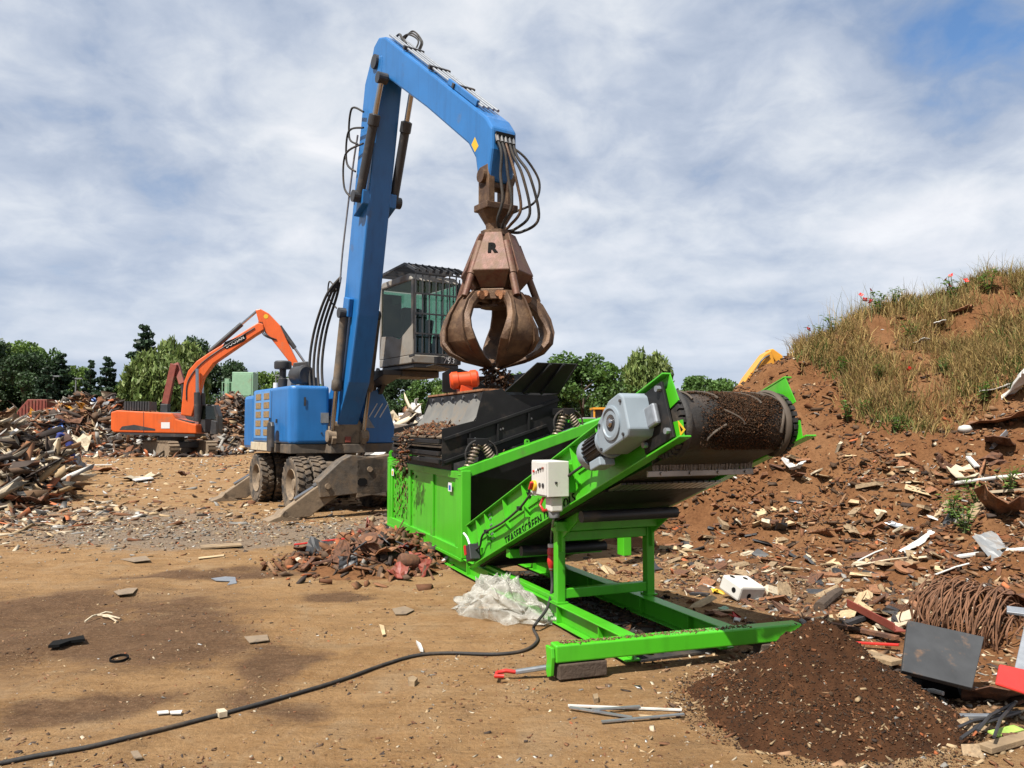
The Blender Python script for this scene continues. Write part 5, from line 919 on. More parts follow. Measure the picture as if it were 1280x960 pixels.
# single scrap pieces that can be told apart
def crumple(seed, sx, sy, amp, n=7, fold=.0):
    r = np.random.default_rng(seed); xs_ = np.linspace(-.5, .5, n); mb = MB(); vs = []
    for i, a in enumerate(xs_):
        for j, b in enumerate(xs_): vs.append((a*sx+r.normal()*.03, b*sy+r.normal()*.03, r.normal()*amp+fold*abs(a)*.9))
    return mb.add(vs, [(i*n+j, i*n+j+1, (i+1)*n+j+1, (i+1)*n+j) for i in range(n-1) for j in range(n-1)])
PIECES = {'sheet_metal_piece': [crumple(i, 1, .75, .05, 6, .3*(i % 3)).mesh('sheet_metal_piece', M['lead']) for i in range(5)],
 'crushed_panel': [crumple(20+i, 1.0, .8, .10, 5, .4).mesh('crushed_panel', M['lead']) for i in range(4)],
 'plank': [MB().add([(-.5, -.05, -.012), (.5+.03*i, -.045, -.012), (.5, .05, -.012), (-.5, .05, -.012), (-.5, -.05, .012), (.5+.03*i, -.045, .012), (.5, .05, .012), (-.5, .05, .012)], [(0, 3, 2, 1), (4, 5, 6, 7), (0, 1, 5, 4), (1, 2, 6, 5), (2, 3, 7, 6), (3, 0, 4, 7)]).mesh('plank', M['woodl']) for i in range(3)],
 'steel_beam': [ibeam(MB(), -.5, .5, -.05, .05, -.05, .05, .015).mesh('steel_beam', M['rust'])],
 'pipe_piece': [MB().tube([(-.5, 0, 0), (-.1, .02, .02*i), (.2, .0, .06*i), (.5, .03, .02)], .03, 8).mesh('pipe_piece', M['rust'], 60) for i in range(3)],
 'drum': [MB().lathe([(.28, -.45), (.30, -.44), (.29, -.15), (.31, -.13), (.29, -.11), (.28, .12), (.31, .14), (.29, .16), (.30, .44), (.1, .45)], (0, 0, 0), (0, .2, 1), 14).mesh('drum', M['redbrown'], 40)],
 'tub': [MB().lathe([(.0, .0), (.25, .0), (.40, .32), (.44, .33), (.40, .30), (.24, .03), (.0, .03)], (0, 0, 0), (0, 0, 1), 14, cap=False).mesh('tub', M['white'], 40)],
 'car_shell': [MB().xz([(-1.9, .2), (-1.9, .75), (-1.2, .85), (-.7, 1.3), (.5, 1.35), (1.1, .85), (1.9, .75), (1.9, .2)], -.75, .75).mesh('car_shell', M['white'])]}
for me in PIECES['sheet_metal_piece']+PIECES['crushed_panel']: pass
def place(kind, x, y, z, s, m_, label, cat, group, tilt=.5, i=None, yaw=None):
    me = PIECES[kind][(i if i is not None else random.randrange(99)) % len(PIECES[kind])]; o = obj(kind, me); o.location = (x, y, z); sx = s if hasattr(s, '__len__') else (s, s, s); o.scale = sx
    o.rotation_euler = (random.gauss(0, tilt), random.gauss(0, tilt), random.uniform(0, 6.28) if yaw is None else yaw); o.material_slots[0].link = 'OBJECT'; o.material_slots[0].material = M[m_]
    if kind in ('sheet_metal_piece', 'crushed_panel'): md = o.modifiers.new('s', 'SOLIDIFY'); md.thickness = .012/max(sx)
    return tag(o, label, cat, group)
def heap_pieces(f, N, box, where, kinds, s0, s1, group, zmin=.3):
    k = 0; yc = (box[2]+box[3])/2; PXA, PXB = CX+F*box[0]/yc, CX+F*box[1]/yc
    while k < N:
        x = random.uniform(box[0], box[1]); y = random.uniform(box[2], box[3]); z = float(f(np.array([x]), np.array([y]))[0])
        if z < zmin: continue
        kind, m_, word, cat = random.choice(kinds); s = random.uniform(s0, s1)
        if kind == 'plank': s = (s*1.8, s*random.uniform(1, 2.4), s)
        if kind in ('drum', 'tub'): s = s*.7
        pxx = CX+F*x/y; zs = 'low %s on' if z < .9 else 'mid %s on' if z < 1.9 else 'high %s on'; zs = zs % ('left' if pxx < PXA+(PXB-PXA)*.33 else 'centre' if pxx < PXA+(PXB-PXA)*.66 else 'right'); place(kind, x, y, z+.12*(s if not hasattr(s, '__len__') else s[2]), s, m_, f'{word} {zs} {where}', cat, group, .55); k += 1
KM = [('sheet_metal_piece', 'lead', 'bent grey sheet metal piece', 'sheet metal'), ('sheet_metal_piece', 'white', 'bent white sheet metal piece', 'sheet metal'), ('crushed_panel', 'cream', 'crushed cream panel', 'panel'), ('crushed_panel', 'dgrey', 'crushed black panel', 'panel'), ('sheet_metal_piece', 'rust', 'rusty bent sheet', 'sheet metal'), ('steel_beam', 'rust', 'rusty steel beam', 'beam'), ('crushed_panel', 'rustl', 'crushed rust brown panel', 'panel'), ('pipe_piece', 'dgrey', 'dark bent pipe', 'pipe')]
heap_pieces(fB, 78, (at(20, 50), at(175, 50), 44, 53), 'the tall heap beside the excavator', KM+[('tub', 'cream', 'cream plastic tub', 'tub'), ('drum', 'pblue', 'blue drum', 'drum'), ('sheet_metal_piece', 'yellow', 'yellow painted sheet piece', 'sheet metal')], .55, 1.5, 'scrap pieces on the tall heap')
heap_pieces(fC, 60, (at(170, 55), at(350, 55), 49.5, 57), 'the dark heap behind the excavator', KM+[('crushed_panel', 'dgrey', 'crushed black panel', 'panel')]*2, .5, 1.3, 'scrap pieces behind the excavator')
KA = [('plank', 'woodl', 'pale broken plank', 'plank'), ('plank', 'cream', 'cream painted board', 'board'), ('plank', 'wood', 'grey weathered plank', 'plank'), ('sheet_metal_piece', 'rustl', 'rusty sheet offcut', 'sheet metal'), ('plank', 'white', 'white painted lath', 'lath'), ('plank', 'redbrown', 'red brown board', 'board')]
heap_pieces(fA, 110, (at(-60, 23), at(48, 24), 14.5, 26), 'the timber heap', KA, .3, .7, 'boards on the timber heap', .15)
heap_pieces(fW, 16, (at(470, 34), at(560, 34), 32.2, 36), 'the pale heap behind the screen box', [('crushed_panel', 'tarp', 'crumpled white sheeting', 'sheeting'), ('sheet_metal_piece', 'tarp', 'bent white panel', 'panel'), ('crushed_panel', 'cream', 'crushed cream board', 'board')], .9, 1.8, 'white sheeting pieces')
gpn = 'loose pieces at the timber heap foot'
def loose(kind, px, py, s, m_, label, cat, tilt=.1, up=.05, grp=None, yaw=None): p = G(px, py); return place(kind, p.x, p.y, sz(p.x, p.y)+up, s, m_, label, cat, grp, tilt, None, yaw)
loose('crushed_panel', 12, 590, (1.6, 1.2, 1.3), 'ltext', 'black crushed panel leaning on the timber heap', 'panel', .5, .5)
loose('sheet_metal_piece', 5, 628, (.7, .5, .6), 'lead', 'bent light grey metal bracket at the left picture edge', 'bracket', .3, .15)
loose('crushed_panel', 45, 635, (.45, .4, .4), 'rust', 'small rusty box section at the foot of the timber heap', 'box section', .3, .12)
for i in range(26):
    m_ = random.choice(['dgrey', 'dgrey', 'ltext', 'wood']); qx, qy = random.uniform(-10, 60), random.uniform(606, 632); loose('plank', qx, qy, (random.uniform(.7, 1.7), .5, .8), m_, {'dgrey': 'dark grey', 'ltext': 'black', 'wood': 'brown wooden'}[m_]+' strip in the %s %s of the dark tangle at the left edge' % ('far' if qy < 619 else 'near', 'left' if qx < 15 else 'centre' if qx < 38 else 'right'), 'strip', .12, random.uniform(.03, .45), 'dark tangle strips at the left edge', random.gauss(-.5, .4))
loose('sheet_metal_piece', 98, 590, (.9, .7, .7), 'lead', 'large pale curved sheet in front of the worker', 'sheet metal', .4, .15); loose('plank', 112, 586, (1.6, 1, 1), 'white', 'white angle bar in front of the worker', 'bar', .1, .15, None, .2)
loose('plank', 118, 578, (3.2, .7, .8), 'rust', 'long rusty bar lying beside the worker', 'bar', .02, .2, None, .0); loose('drum', 70, 598, .4, 'lead', 'small grey canister below the worker', 'canister', 1.0, .15)
loose('sheet_metal_piece', 175, 600, (1.4, .7, .7), 'cream', 'flat cream board lying on the open yard', 'board', .03, .03); loose('crushed_panel', 128, 592, (1.0, .7, .7), 'rustl', 'torn cardboard like scrap beside the open yard', 'scrap', .2, .1); loose('crushed_panel', 229, 597, (.35, .3, .5), 'rust', 'small brown lump standing on the open yard', 'lump', .3, .1)
# far things: red container, pale green cabin, red crane arm, lamp posts
cx = at(40, 56); t = thing('red_container', 'red corrugated container behind the scrap heap at the left', 'container', (cx, 56, 0), .15)
MB().xz([(-1.0, .0), (1.0, .0), (1.0, 3.6), (-.3, 3.6), (-1.0, 2.7)], -.02, 2.4).build('body', M['redbrown'], t, .03)
for i in range(9): MB().box(-.95+i*.22, -.87+i*.22, -.07, -.021, .1, 2.75+max(0, min(.8, i*.25))).build('rib', M['redbrown'], t)
t = thing('green_cabin', 'pale green crane cabin standing above the scrap behind the excavator', 'cabin', (at(302, 57), 57, 0), .1)
MB().box(-.72, .80, 0, 1.6, 3.75, 5.65).build('cabin', M['pgreen'], t, .04); MB().box(-.60, .68, -.03, -.005, 3.9, 5.5).build('front_panel', M['pgreen'], t, .02); MB().box(-.35, .35, .4, 1.2, 0, 3.75).build('pedestal', M['dgrey'], t); MB().box(-1.5, -.72, .2, 1.2, 3.75, 3.85).build('walkway', M['pgreen'], t)
for x in (-1.45, -1.1, -.78): MB().cyl((x, .22, 3.85), (x, .22, 4.9), .04, n=6).build('railing_post', M['pgreen'], t)
MB().bar((-1.5, .22, 4.9), (-.72, .22, 4.9), .06, .06).build('railing', M['pgreen'], t); MB().box(-1.4, -1.1, .6, 1.1, 3.85, 5.2).build('railing_panel', M['pgreen'], t); MB().lathe([(.1, 0), (.12, .1), (.2, .14), (0, .2)], (.1, .7, 5.65), (0, 0, 1), 10).build('roof_vent', M['dgrey'], t)
t = thing('red_crane_arm', 'folded dark red loading crane arm behind the orange excavator', 'crane arm', (at(215, 53), 53, 0), 0)
a, b, c = [D(px, py, 53)-Vector((at(215, 53), 53, 0)) for px, py in ((207, 505), (218, 455), (228, 480))]
MB().bar(a, b, .45, .32, (0, 1, 0)).build('lower_arm', M['redbrown'], t, .03); MB().bar(b+Vector((0, .3, .05)), c, .4, .30, (0, 1, 0)).build('upper_arm', M['redbrown'], t, .03); MB().bar((a.x, 0, 0), a, .5, .5, (0, 1, 0)).build('column', M['dgrey'], t, .03); MB().cyl(c, c+Vector((.1, 0, -1.2)), .12, n=8).build('link', M['dgrey'], t)
MB().box(a.x-.6, a.x+2.4, -.8, .8, 0, 2.6).build('truck_body', M['dgrey'], t, .05)
for px, yt in ((67, 471), (95, 474), (345, 470)):
    p = D(px, yt, 60); t = thing('lamp_post', {67: 'thin grey lamp post behind the left edge of the scrap heap', 95: 'thin grey lamp post between the small conifers', 345: 'thin lamp post behind the blue engine housing'}[px], 'lamp post', (p.x, 60, 0)); MB().cyl((0, 0, 0), (0, 0, p.z), .09, .05, n=8).build('pole', M['grey'], t); MB().box(-.05, .5, -.1, .1, p.z, p.z+.1).build('lamp_head', M['grey'], t)
# ------------------------------------------------------------------ orange excavator
ED = 44.; EB = Vector((at(222, ED), ED, 0)); ex_ = thing('tracked_excavator', 'orange tracked excavator with raised boom in front of the scrap heap', 'excavator', EB, .12)
def ep(px, py): p = D(px, py, ED)-EB; return (p.x, p.z)
og = M['orange']; dg_ = M['dgrey']
body = MB().xz([ep(153, 516), ep(153, 537), ep(156, 540), ep(252, 542), ep(252, 531), ep(228, 524), ep(224, 517), ep(160, 513.5)], -1.25, .9).build('upper_body', og, ex_, .06, seg=3)
MB().xz([ep(162, 540), ep(250, 542.5), ep(250, 545.5), ep(166, 543)], -1.22, .9).build('lower_trim', dg_, ex_)
MB().xz([ep(163, 537), ep(166, 533), ep(180, 531), ep(204, 536), ep(204, 538)], -1.262, -1.252).build('side_decal', dg_, ex_); MB().xz([ep(211, 528), ep(221, 528), ep(221, 535.5), ep(211, 535.5)], -1.262, -1.252).build('sticker', M['wtext'], ex_)
MB().xz([ep(190.5, 515), ep(191, 515), ep(191, 540), ep(190.5, 540)], -1.26, -1.251).build('door_gap', dg_, ex_)
for px in range(166, 194, 3): x, z = ep(px, 513.5); MB().box(x, x+.09, -.95, .3, z, z+.5).build('engine_grille', dg_, ex_)
x, z = ep(165, 513); MB().box(x, ep(194, 0)[0], -.9, .25, z-.02, z+.42).build('engine_cover', dg_, ex_)
MB().xz([ep(226, 523), ep(246, 528), ep(246, 532), ep(226, 530)], -1.2, -.5).build('step', dg_, ex_)
cabx = MB().xz([ep(248, 541), ep(272, 541), ep(272, 520), ep(268, 506), ep(252, 505), ep(248, 512)], -.2, .85).build('cab', dg_, ex_, .05); MB().xz([ep(251, 524), ep(269, 524), ep(266, 508), ep(253, 507)], -.22, -.203).build('window', M['glass'], cabx); MB().xz([ep(264, 543), ep(272, 543), ep(272, 527), ep(266, 525)], -.6, -.3).build('guard', dg_, ex_, .03)
bo = MB().xz([ep(229, 519), ep(233, 478), ep(238, 464), ep(248, 452), ep(262, 442), ep(322, 403), ep(328, 405), ep(329, 412), ep(318, 419), ep(268, 455), ep(256, 472), ep(248, 500), ep(242, 521)], -.55, .05).build('boom', og, ex_, .05)
MB().xz([ep(279, 434), ep(282, 428), ep(307, 418), ep(308, 423), ep(305, 427), ep(284, 437)], -.566, -.552).build('name_plate', M['ltext'], bo)
me = text_mesh('DOOSAN', .34, M['wtext'], .004, 0, 1.1, .002); o = obj('lettering', me, bo); a, b = ep(281.5, 435), ep(306.5, 421); k = (Vector(b)-Vector(a)).length*.86/(2*max(v.co.x for v in me.vertices)); o.scale = (k, k, 1); o.location = ((a[0]+b[0])/2, -.572, (a[1]+b[1])/2+.0); o.rotation_euler = (math.pi/2, -math.atan2(b[1]-a[1], b[0]-a[0]), 0)
st_ = MB().xz([ep(318, 387), ep(324, 385.5), ep(334, 391), ep(348, 406), ep(356, 424), ep(373, 459), ep(368, 462), ep(364, 458), ep(341, 428), ep(328, 412), ep(322, 402)], -.42, -.08).build('stick', og, ex_, .04)
x, z = ep(331, 395); MB().cyl((x, -.43, z), (x, -.425, z), .13, n=12).build('sticker', M['ytext'], st_)
def ecyl(a, b, r, split, nm='cylinder', y=-.25):
    A = Vector((ep(*a)[0], y, ep(*a)[1])); B = Vector((ep(*b)[0], y, ep(*b)[1])); c = MB().cyl(A, A.lerp(B, split), r, n=12).build(nm, dg_, ex_, smooth=40); MB().cyl(A.lerp(B, split-.02), B, r*.55, n=10).build('rod', M['chrome'], c, smooth=40)
ecyl((262, 440), (319, 388), .14, .68, 'stick_cylinder'); ecyl((347, 407), (378, 452), .13, .6, 'bucket_cylinder'); ecyl((250, 527), (250, 462), .17, .55, 'boom_cylinder', -.75); ecyl((250, 527), (250, 462), .17, .55, 'boom_cylinder', .25)
MB().tube(spl([(ep(236, 500)[0], -.57, ep(236, 500)[1]), (ep(239, 475)[0], -.57, ep(239, 475)[1]), (ep(262, 448)[0], -.57, ep(262, 448)[1]), (ep(318, 410)[0], -.57, ep(318, 410)[1])]), .04, 6).build('hose', dg_, bo, smooth=60)
for k in range(3): MB().tube(spl([(ep(322+k*2, 402)[0], -.45, ep(322, 402)[1]), (ep(328+k*2, 418)[0], -.5, ep(328, 418)[1]), (ep(340+k*2, 424)[0], -.45, ep(340, 424)[1])]), .03, 6).build('hose', dg_, bo, smooth=60)
q = MB().xz([ep(365, 453), ep(382, 451), ep(384, 470), ep(372, 480), ep(362, 468)], -.6, .1).build('bucket_link', dg_, ex_, .04); MB().bar((ep(366, 455)[0], -.25, ep(366, 455)[1]), (ep(382, 453)[0], -.25, ep(382, 453)[1]), .2, .2).build('link', dg_, ex_)
# undercarriage: tracks seen obliquely
tr = M['dust']; TA = math.radians(-52)
def track(off):
    L, r = 1.7, .42; dx = Vector((math.cos(TA), math.sin(TA), 0)); n_ = Vector((-dx.y, dx.x, 0)); c = n_*off+Vector((ep(236, 0)[0], 0, 0)); mb = MB(); m2 = MB(); N = 44; per = 2*2*L+2*math.pi*r
    poly = [(L+r*math.cos(t), r+r*math.sin(t)) for t in np.linspace(-math.pi/2, math.pi/2, 9)]+[(-L+r*math.cos(t), r+r*math.sin(t)) for t in np.linspace(math.pi/2, 1.5*math.pi, 9)]
    m2.prism([(a*.97, .42+(b-.42)*.88) for a, b in poly], -.2, .2, lambda a, b, t: tuple(c+dx*a+n_*t+Vector((0, 0, b)))); o = m2.build('track', tr, ex_)
    for i in range(N):
        s = i/N*per
        if s < 2*L: a, b, ang = -L+s, 0., 0.
        elif s < 2*L+math.pi*r: t = (s-2*L)/r-math.pi/2; a, b, ang = L+r*math.cos(t), r+r*math.sin(t), t+math.pi/2
        elif s < 4*L+math.pi*r: a, b, ang = L-(s-2*L-math.pi*r), 2*r, math.pi
        else: t = (s-4*L-math.pi*r)/r+math.pi/2; a, b, ang = -L+r*math.cos(t), r+r*math.sin(t), t+math.pi/2
        tv = dx*math.cos(ang)+Vector((0, 0, math.sin(ang))); nv = n_; uv = tv.cross(nv); mb.obox(c+dx*a+Vector((0, 0, b)), (.135, .55, .05), Matrix((tv, nv, uv)).transposed())
    mb.build('track_shoes', tr, o)
track(-1.05); track(1.05)
dx = Vector((math.cos(TA), math.sin(TA), 0)); MB().bar(Vector((ep(236, 0)[0], 0, .62))-Vector((-dx.y, dx.x, 0))*1.0, Vector((ep(236, 0)[0], 0, .62))+Vector((-dx.y, dx.x, 0))*1.0, 1.4, .35).build('car_body', dg_, ex_, .04); MB().cyl((ep(228, 0)[0], -.1, .75), (ep(228, 0)[0], -.1, 1.05), .7, n=24).build('turntable', dg_, ex_)
# ------------------------------------------------------------------ yellow machines
YD = 30.; t = thing('yellow_loader', 'yellow wheel loader half hidden behind the conveyor', 'loader', (at(740, YD), YD, 0)); y_ = M['yellow']
def yp(px, py, d=YD, c=740): p = D(px, py, d); return (p.x-at(c, d), p.z)
MB().xz([yp(718, 560), yp(718, 529), yp(721, 526), yp(770, 524), yp(775, 560)], -.9, 1.0).build('engine_hood', y_, t, .06); MB().xz([yp(722, 526), yp(745, 526), yp(742, 522), yp(727, 522)], -.7, .8).build('hood_top', M['grey'], t, .03)
MB().xz([yp(741, 526), yp(753, 526), yp(753, 512), yp(741, 512)], -.3, .8).build('cab', M['dgrey'], t, .03)
for px in (740.5, 752): MB().xz([yp(px, 526), yp(px+2, 526), yp(px+2, 510), yp(px, 510)], -.4, -.3).build('pillar', y_, t)
MB().xz([yp(740, 512), yp(755, 512), yp(755, 509.5), yp(740, 509.5)], -.45, .9).build('roof', y_, t)
MB().xz([yp(795, 505), yp(804, 505), yp(833, 472), yp(829, 468), yp(822, 471)], -.2, .2).build('lift_arm', y_, t, .03); MB().xz([yp(755, 552), yp(790, 515), yp(800, 515), yp(770, 558)], -.2, .2).build('lift_arm', y_, t, .03)
for x in (-.55, 1.6): MB().lathe([(.35, -.25), (.62, -.25), (.68, -.15), (.68, .15), (.62, .25), (.35, .25)], (x, -.8, .68), (0, 1, 0), 20).build('wheel', M['rubber'], t, smooth=40)
MB().box(-.9, 2.2, -.6, .7, .5, 1.0).build('chassis', M['dgrey'], t)
YE = 24.; t = thing('yellow_excavator', 'yellow excavator whose bent arm rises behind the spoil mound', 'excavator', (at(930, YE), YE, 0))
def yq(px, py): return yp(px, py, YE, 930)
MB().xz([yq(893, 535), yq(905, 538), yq(935, 492), yq(966, 456), yq(961, 438), yq(952, 443), yq(930, 472)], -.25, .25).build('boom', y_, t, .04)
MB().xz([yq(958, 438), yq(964, 436.5), yq(976, 445), yq(979, 458), yq(974, 470), yq(968, 470), yq(970, 457), yq(965, 449)], -.18, .18).build('stick', y_, t, .03)
MB().tube(spl([(*[yq(938, 470)[0]], -.28, yq(938, 470)[1]), (yq(948, 455)[0], -.32, yq(948, 455)[1]+.08), (yq(958, 445)[0], -.28, yq(958, 445)[1])]), .03, 6).build('hose', M['dgrey'], t, smooth=60)
MB().bar((yq(943, 486)[0], -.3, yq(943, 486)[1]), (yq(970, 452)[0], -.3, yq(970, 452)[1]), .08, .08, (0, 1, 0)).build('cylinder', M['dgrey'], t); MB().xz([(-2.6, .9), (-.4, .9), (-.4, 1.75), (-2.6, 1.75)], -.9, 1.1).build('body', y_, t, .06); MB().box(-2.4, -.2, -.9, 1.1, .05, .85).build('tracks', M['dgrey'], t, .1)
# pale bird-high detail: none. worker among the heaps
WD = 28.; wp = Vector((at(90, WD), WD, 0)); wk = thing('person', 'worker in blue overalls and brown vest bending over the timber heap', 'person', wp, .3)
def skin(name, verts, edges, radii, m_, parent, root=0):
    me = bpy.data.meshes.new(name); me.from_pydata(verts, edges, []); me.materials.append(m_); o = obj(name, me, parent); o.modifiers.new('s', 'SKIN')
    for i, r in enumerate(radii): me.skin_vertices[0].data[i].radius = r if hasattr(r, '__len__') else (r, r)
    me.skin_vertices[0].data[root].use_root = True; q = o.modifiers.new('u', 'SUBSURF'); q.levels = 2; q.render_levels = 2
    for p in me.polygons: p.use_smooth = True
    return o
V_ = [(0, 0, .92), (-.06, 0, 1.08), (-.20, 0, 1.26), (-.36, -.0, 1.38), (.0, -.11, .88), (-.06, -.13, .50), (.04, -.13, .09), (-.10, -.13, .04), (.0, .11, .88), (.06, .14, .50), (.16, .14, .09), (.02, .14, .04), (-.34, -.19, 1.34), (-.44, -.24, 1.08), (-.58, -.18, .86), (-.34, .19, 1.34), (-.50, .22, 1.10), (-.66, .14, .92), (-.46, 0, 1.44)]
E_ = [(0, 1), (1, 2), (2, 3), (0, 4), (4, 5), (5, 6), (6, 7), (0, 8), (8, 9), (9, 10), (10, 11), (3, 12), (12, 13), (13, 14), (3, 15), (15, 16), (16, 17), (3, 18)]
skin('body', V_, E_, [.16, .155, .17, .15, .11, .08, .055, .05, .11, .08, .055, .05, .075, .058, .042, .075, .058, .042, .055], M['overall'], wk)
skin('vest', [(-.02, 0, 1.02), (-.10, 0, 1.14), (-.22, 0, 1.28), (-.34, 0, 1.37)], [(0, 1), (1, 2), (2, 3)], [.175, .18, .195, .15], M['vest'], wk)
hd = MB().lathe([(0, -.12), (.05, -.115), (.075, -.07), (.085, 0), (.08, .06), (.05, .11), (0, .12)], (-.55, 0, 1.50), (.5, 0, 1), 14).build('head', M['skin'], wk, smooth=80); MB().lathe([(.088, .0), (.086, .06), (.055, .115), (0, .125)], (-.54, 0, 1.505), (.7, 0, 1), 14).build('hair', M['hair'], hd, smooth=80)
for s in (-1, 1): MB().lathe([(0, -.02), (.016, 0), (0, .02)], (-.56, s*.083, 1.49), (0, 0, 1), 8).build('ear', M['skin'], hd); MB().lathe([(0, -.01), (.011, 0), (0, .01)], (-.628, s*.03, 1.485), (0, 0, 1), 6).build('eye', M['ltext'], hd)
MB().add([(-.625, 0, 1.50), (-.66, 0, 1.455), (-.625, .014, 1.455), (-.625, -.014, 1.455)], [(0, 1, 2), (0, 3, 1), (1, 3, 2), (0, 2, 3)]).build('nose', M['skin'], hd); MB().box(-.622, -.612, -.022, .022, 1.43, 1.437).build('mouth', M['redbrown'], hd)
for (hx, hy, hz) in ((-.60, -.17, .83), (-.69, .12, .89)):
    h = MB().obox((hx, hy, hz), (.07, .035, .09), rot('Y', 30)).build('hand', M['skin'], wk, .012)
    for i in range(4): MB().tube([(hx-.02, hy-.025+.016*i, hz-.04), (hx-.035, hy-.025+.016*i, hz-.07-.006*(i % 3)), (hx-.02, hy-.025+.016*i, hz-.095)], .0085, 5).build('finger', M['skin'], h)
    MB().tube([(hx+.02, hy, hz-.02), (hx+.04, hy+.01, hz-.05), (hx+.03, hy+.01, hz-.07)], .009, 5).build('thumb', M['skin'], h)
p = wp+Vector((-.75, -.1, .75)); br = place('plank', p.x, p.y, p.z, (1.2, 1.2, 1.2), 'white', 'white bar held by the bending worker', 'bar', None, .0, 0, .4); br.rotation_euler = (0, .6, .5)
# ------------------------------------------------------------------ things lying about on the right and in the foreground
def hit(px, py, y0=2.5, y1=22.):
    d = ray(px, py); ys_ = np.linspace(y0, y1, 900); P = np.array([CAM+d*(q/d.y) for q in ys_]); s_ = surf(P[:, 0], P[:, 1]); k = np.argmax(P[:, 2] < s_); return Vector(P[k]) if P[k, 2] < s_[k] else (hit(px, py+4, y0, y1) if py < 900 else Vector(P[-1]))
def proj(P):
    v = np.asarray(P)-np.array(CAM); z = v@np.array(FW); return CX+F*v[:, 0]/z, CY-F*(v@np.array(UPV))/z
def lay(o, px, py, yaw=0., tilt=(0, 0), up=0., label=None, cat=None, group=None):
    p = hit(px, py); o.location = (p.x, p.y, sz(p.x, p.y)+up); o.rotation_euler = (tilt[0], tilt[1], yaw)
    return tag(o, label, cat, group)
def one(mb, name, m_, bevel=0, smooth=None, thick=0):
    o = mb.build(name, m_, None, bevel, smooth)
    if thick: q = o.modifiers.new('s', 'SOLIDIFY'); q.thickness = thick
    return o
def quad_plate(name, pts, th, m_, label, cat, bevel=.004, parent=None):
    P = [Vector(p) for p in pts]; n_ = (P[1]-P[0]).cross(P[3]-P[0]).normalized()*th; o = MB().add(P+[p+n_ for p in P], [(0, 1, 2, 3), (7, 6, 5, 4), (0, 4, 5, 1), (1, 5, 6, 2), (2, 6, 7, 3), (3, 7, 4, 0)]).build(name, m_, parent, bevel)
    return tag(o, label, cat) if parent is None else o
# crumpled clear plastic film against the beam
def film():
    r = np.random.default_rng(44); nu, nv = 30, 11; V = []; Q = []
    for i in range(nu):
        a = 2*math.pi*i/nu
        for j in range(nv):
            t = j/(nv-1); pr = math.sin(t*math.pi/2); x = math.cos(a)*pr*.48; y = math.sin(a)*pr*.20; hg = (.36 if x < 0 else max(.10, .36-.55*x))*(1 if x > -.3 else .62); z = hg*math.cos(t*math.pi/2)**.6*r.uniform(.66, 1.12); k = r.uniform(.86, 1.22) if j > nv-4 else r.uniform(.9, 1.1)
            if j == 0: z = .30
            V.append((x*k+r.normal()*.022, y*k+r.normal()*.018, max(.004, z if j < nv-1 else r.uniform(.0, .05))))
    for i in range(nu):
        for j in range(nv-1): p, q = i*nv+j, ((i+1) % nu)*nv+j; Q += [(p, q, q+1), (p, q+1, p+1)] if (i+j) % 2 else [(p, q, p+1), (q, q+1, p+1)]
    me = np_mesh('plastic_film', np.array(V), np.array(Q), M['film'], True); return me
fo = obj('plastic_film', film()); q_ = fo.modifiers.new('u', 'SUBSURF'); q_.subdivision_type = 'SIMPLE'; q_.levels = q_.render_levels = 2; tx_ = bpy.data.textures.new('film_folds', 'CLOUDS'); tx_.noise_scale = .07; q_ = fo.modifiers.new('d', 'DISPLACE'); q_.texture = tx_; q_.strength = .035; q_.mid_level = .5; c = (G(575, 770)+G(685, 786))/2; fo.location = (c.x+.03, c.y+.14, .0); fo.rotation_euler = (0, 0, math.atan2(G(685, 786).y-G(575, 770).y, G(685, 786).x-G(575, 770).x)); tag(fo, 'crumpled clear plastic film lying against the green base beam', 'plastic film')
# white plastic box
wb = thing('plastic_box', 'white plastic box with round holes lying in the litter behind the crossbar', 'box'); p = hit(925, 748); wb.location = (p.x, p.y, sz(p.x, p.y)+.03); wb.rotation_euler = (.32, .12, .55)
MB().box(-.17, .17, -.13, .13, 0, .15).build('body', M['white'], wb, .02)
for (x, y, z, d) in ((.06, .05, .151, (0, 0, 1)), (-.09, .08, .151, (0, 0, 1)), (-.171, -.05, .08, (-1, 0, 0)), (-.04, -.131, .06, (0, -1, 0))): MB().cyl((x, y, z), Vector((x, y, z))+Vector(d)*.003, .025, n=14).build('hole', M['ltext'], wb)
# rusty wire coil
def coil():
    mb = MB(); q = random.Random(5)
    for k in range(84):
        t = k/83; ax = -.33+.62*t+q.gauss(0, .015); R = (.22+.06*math.sin(t*2.6))*q.uniform(.86, 1.1) if t < .82 else q.uniform(.10, .27); tx, ty = q.gauss(0, .2), q.gauss(0, .2); ph = q.uniform(0, 6.28); pts = []
        for i in range(33):
            a = 2*math.pi*i/32*1.02+ph; r = R*(1+.06*math.sin(a*3+k)+.04*math.sin(a*5+k*2)); pts.append((ax+r*math.cos(a)*tx+r*math.sin(a)*ty, r*math.cos(a), r*math.sin(a)*.92))
        mb.tube(pts, .0055, 4, False)
    return mb
co = one(coil(), 'wire_coil', mat('wire_rust', (.21, .095, .045), .85, var=.35, vs=12)); p = D(1214, 776, 5.75); co.location = (p.x, p.y, max(.2, p.z)); co.rotation_euler = (.1, .12, -.95); tag(co, 'large tangled coil of rusty wire behind the dark slab', 'wire coil'); co['kind'] = 'stuff' if False else ''
del co['kind']
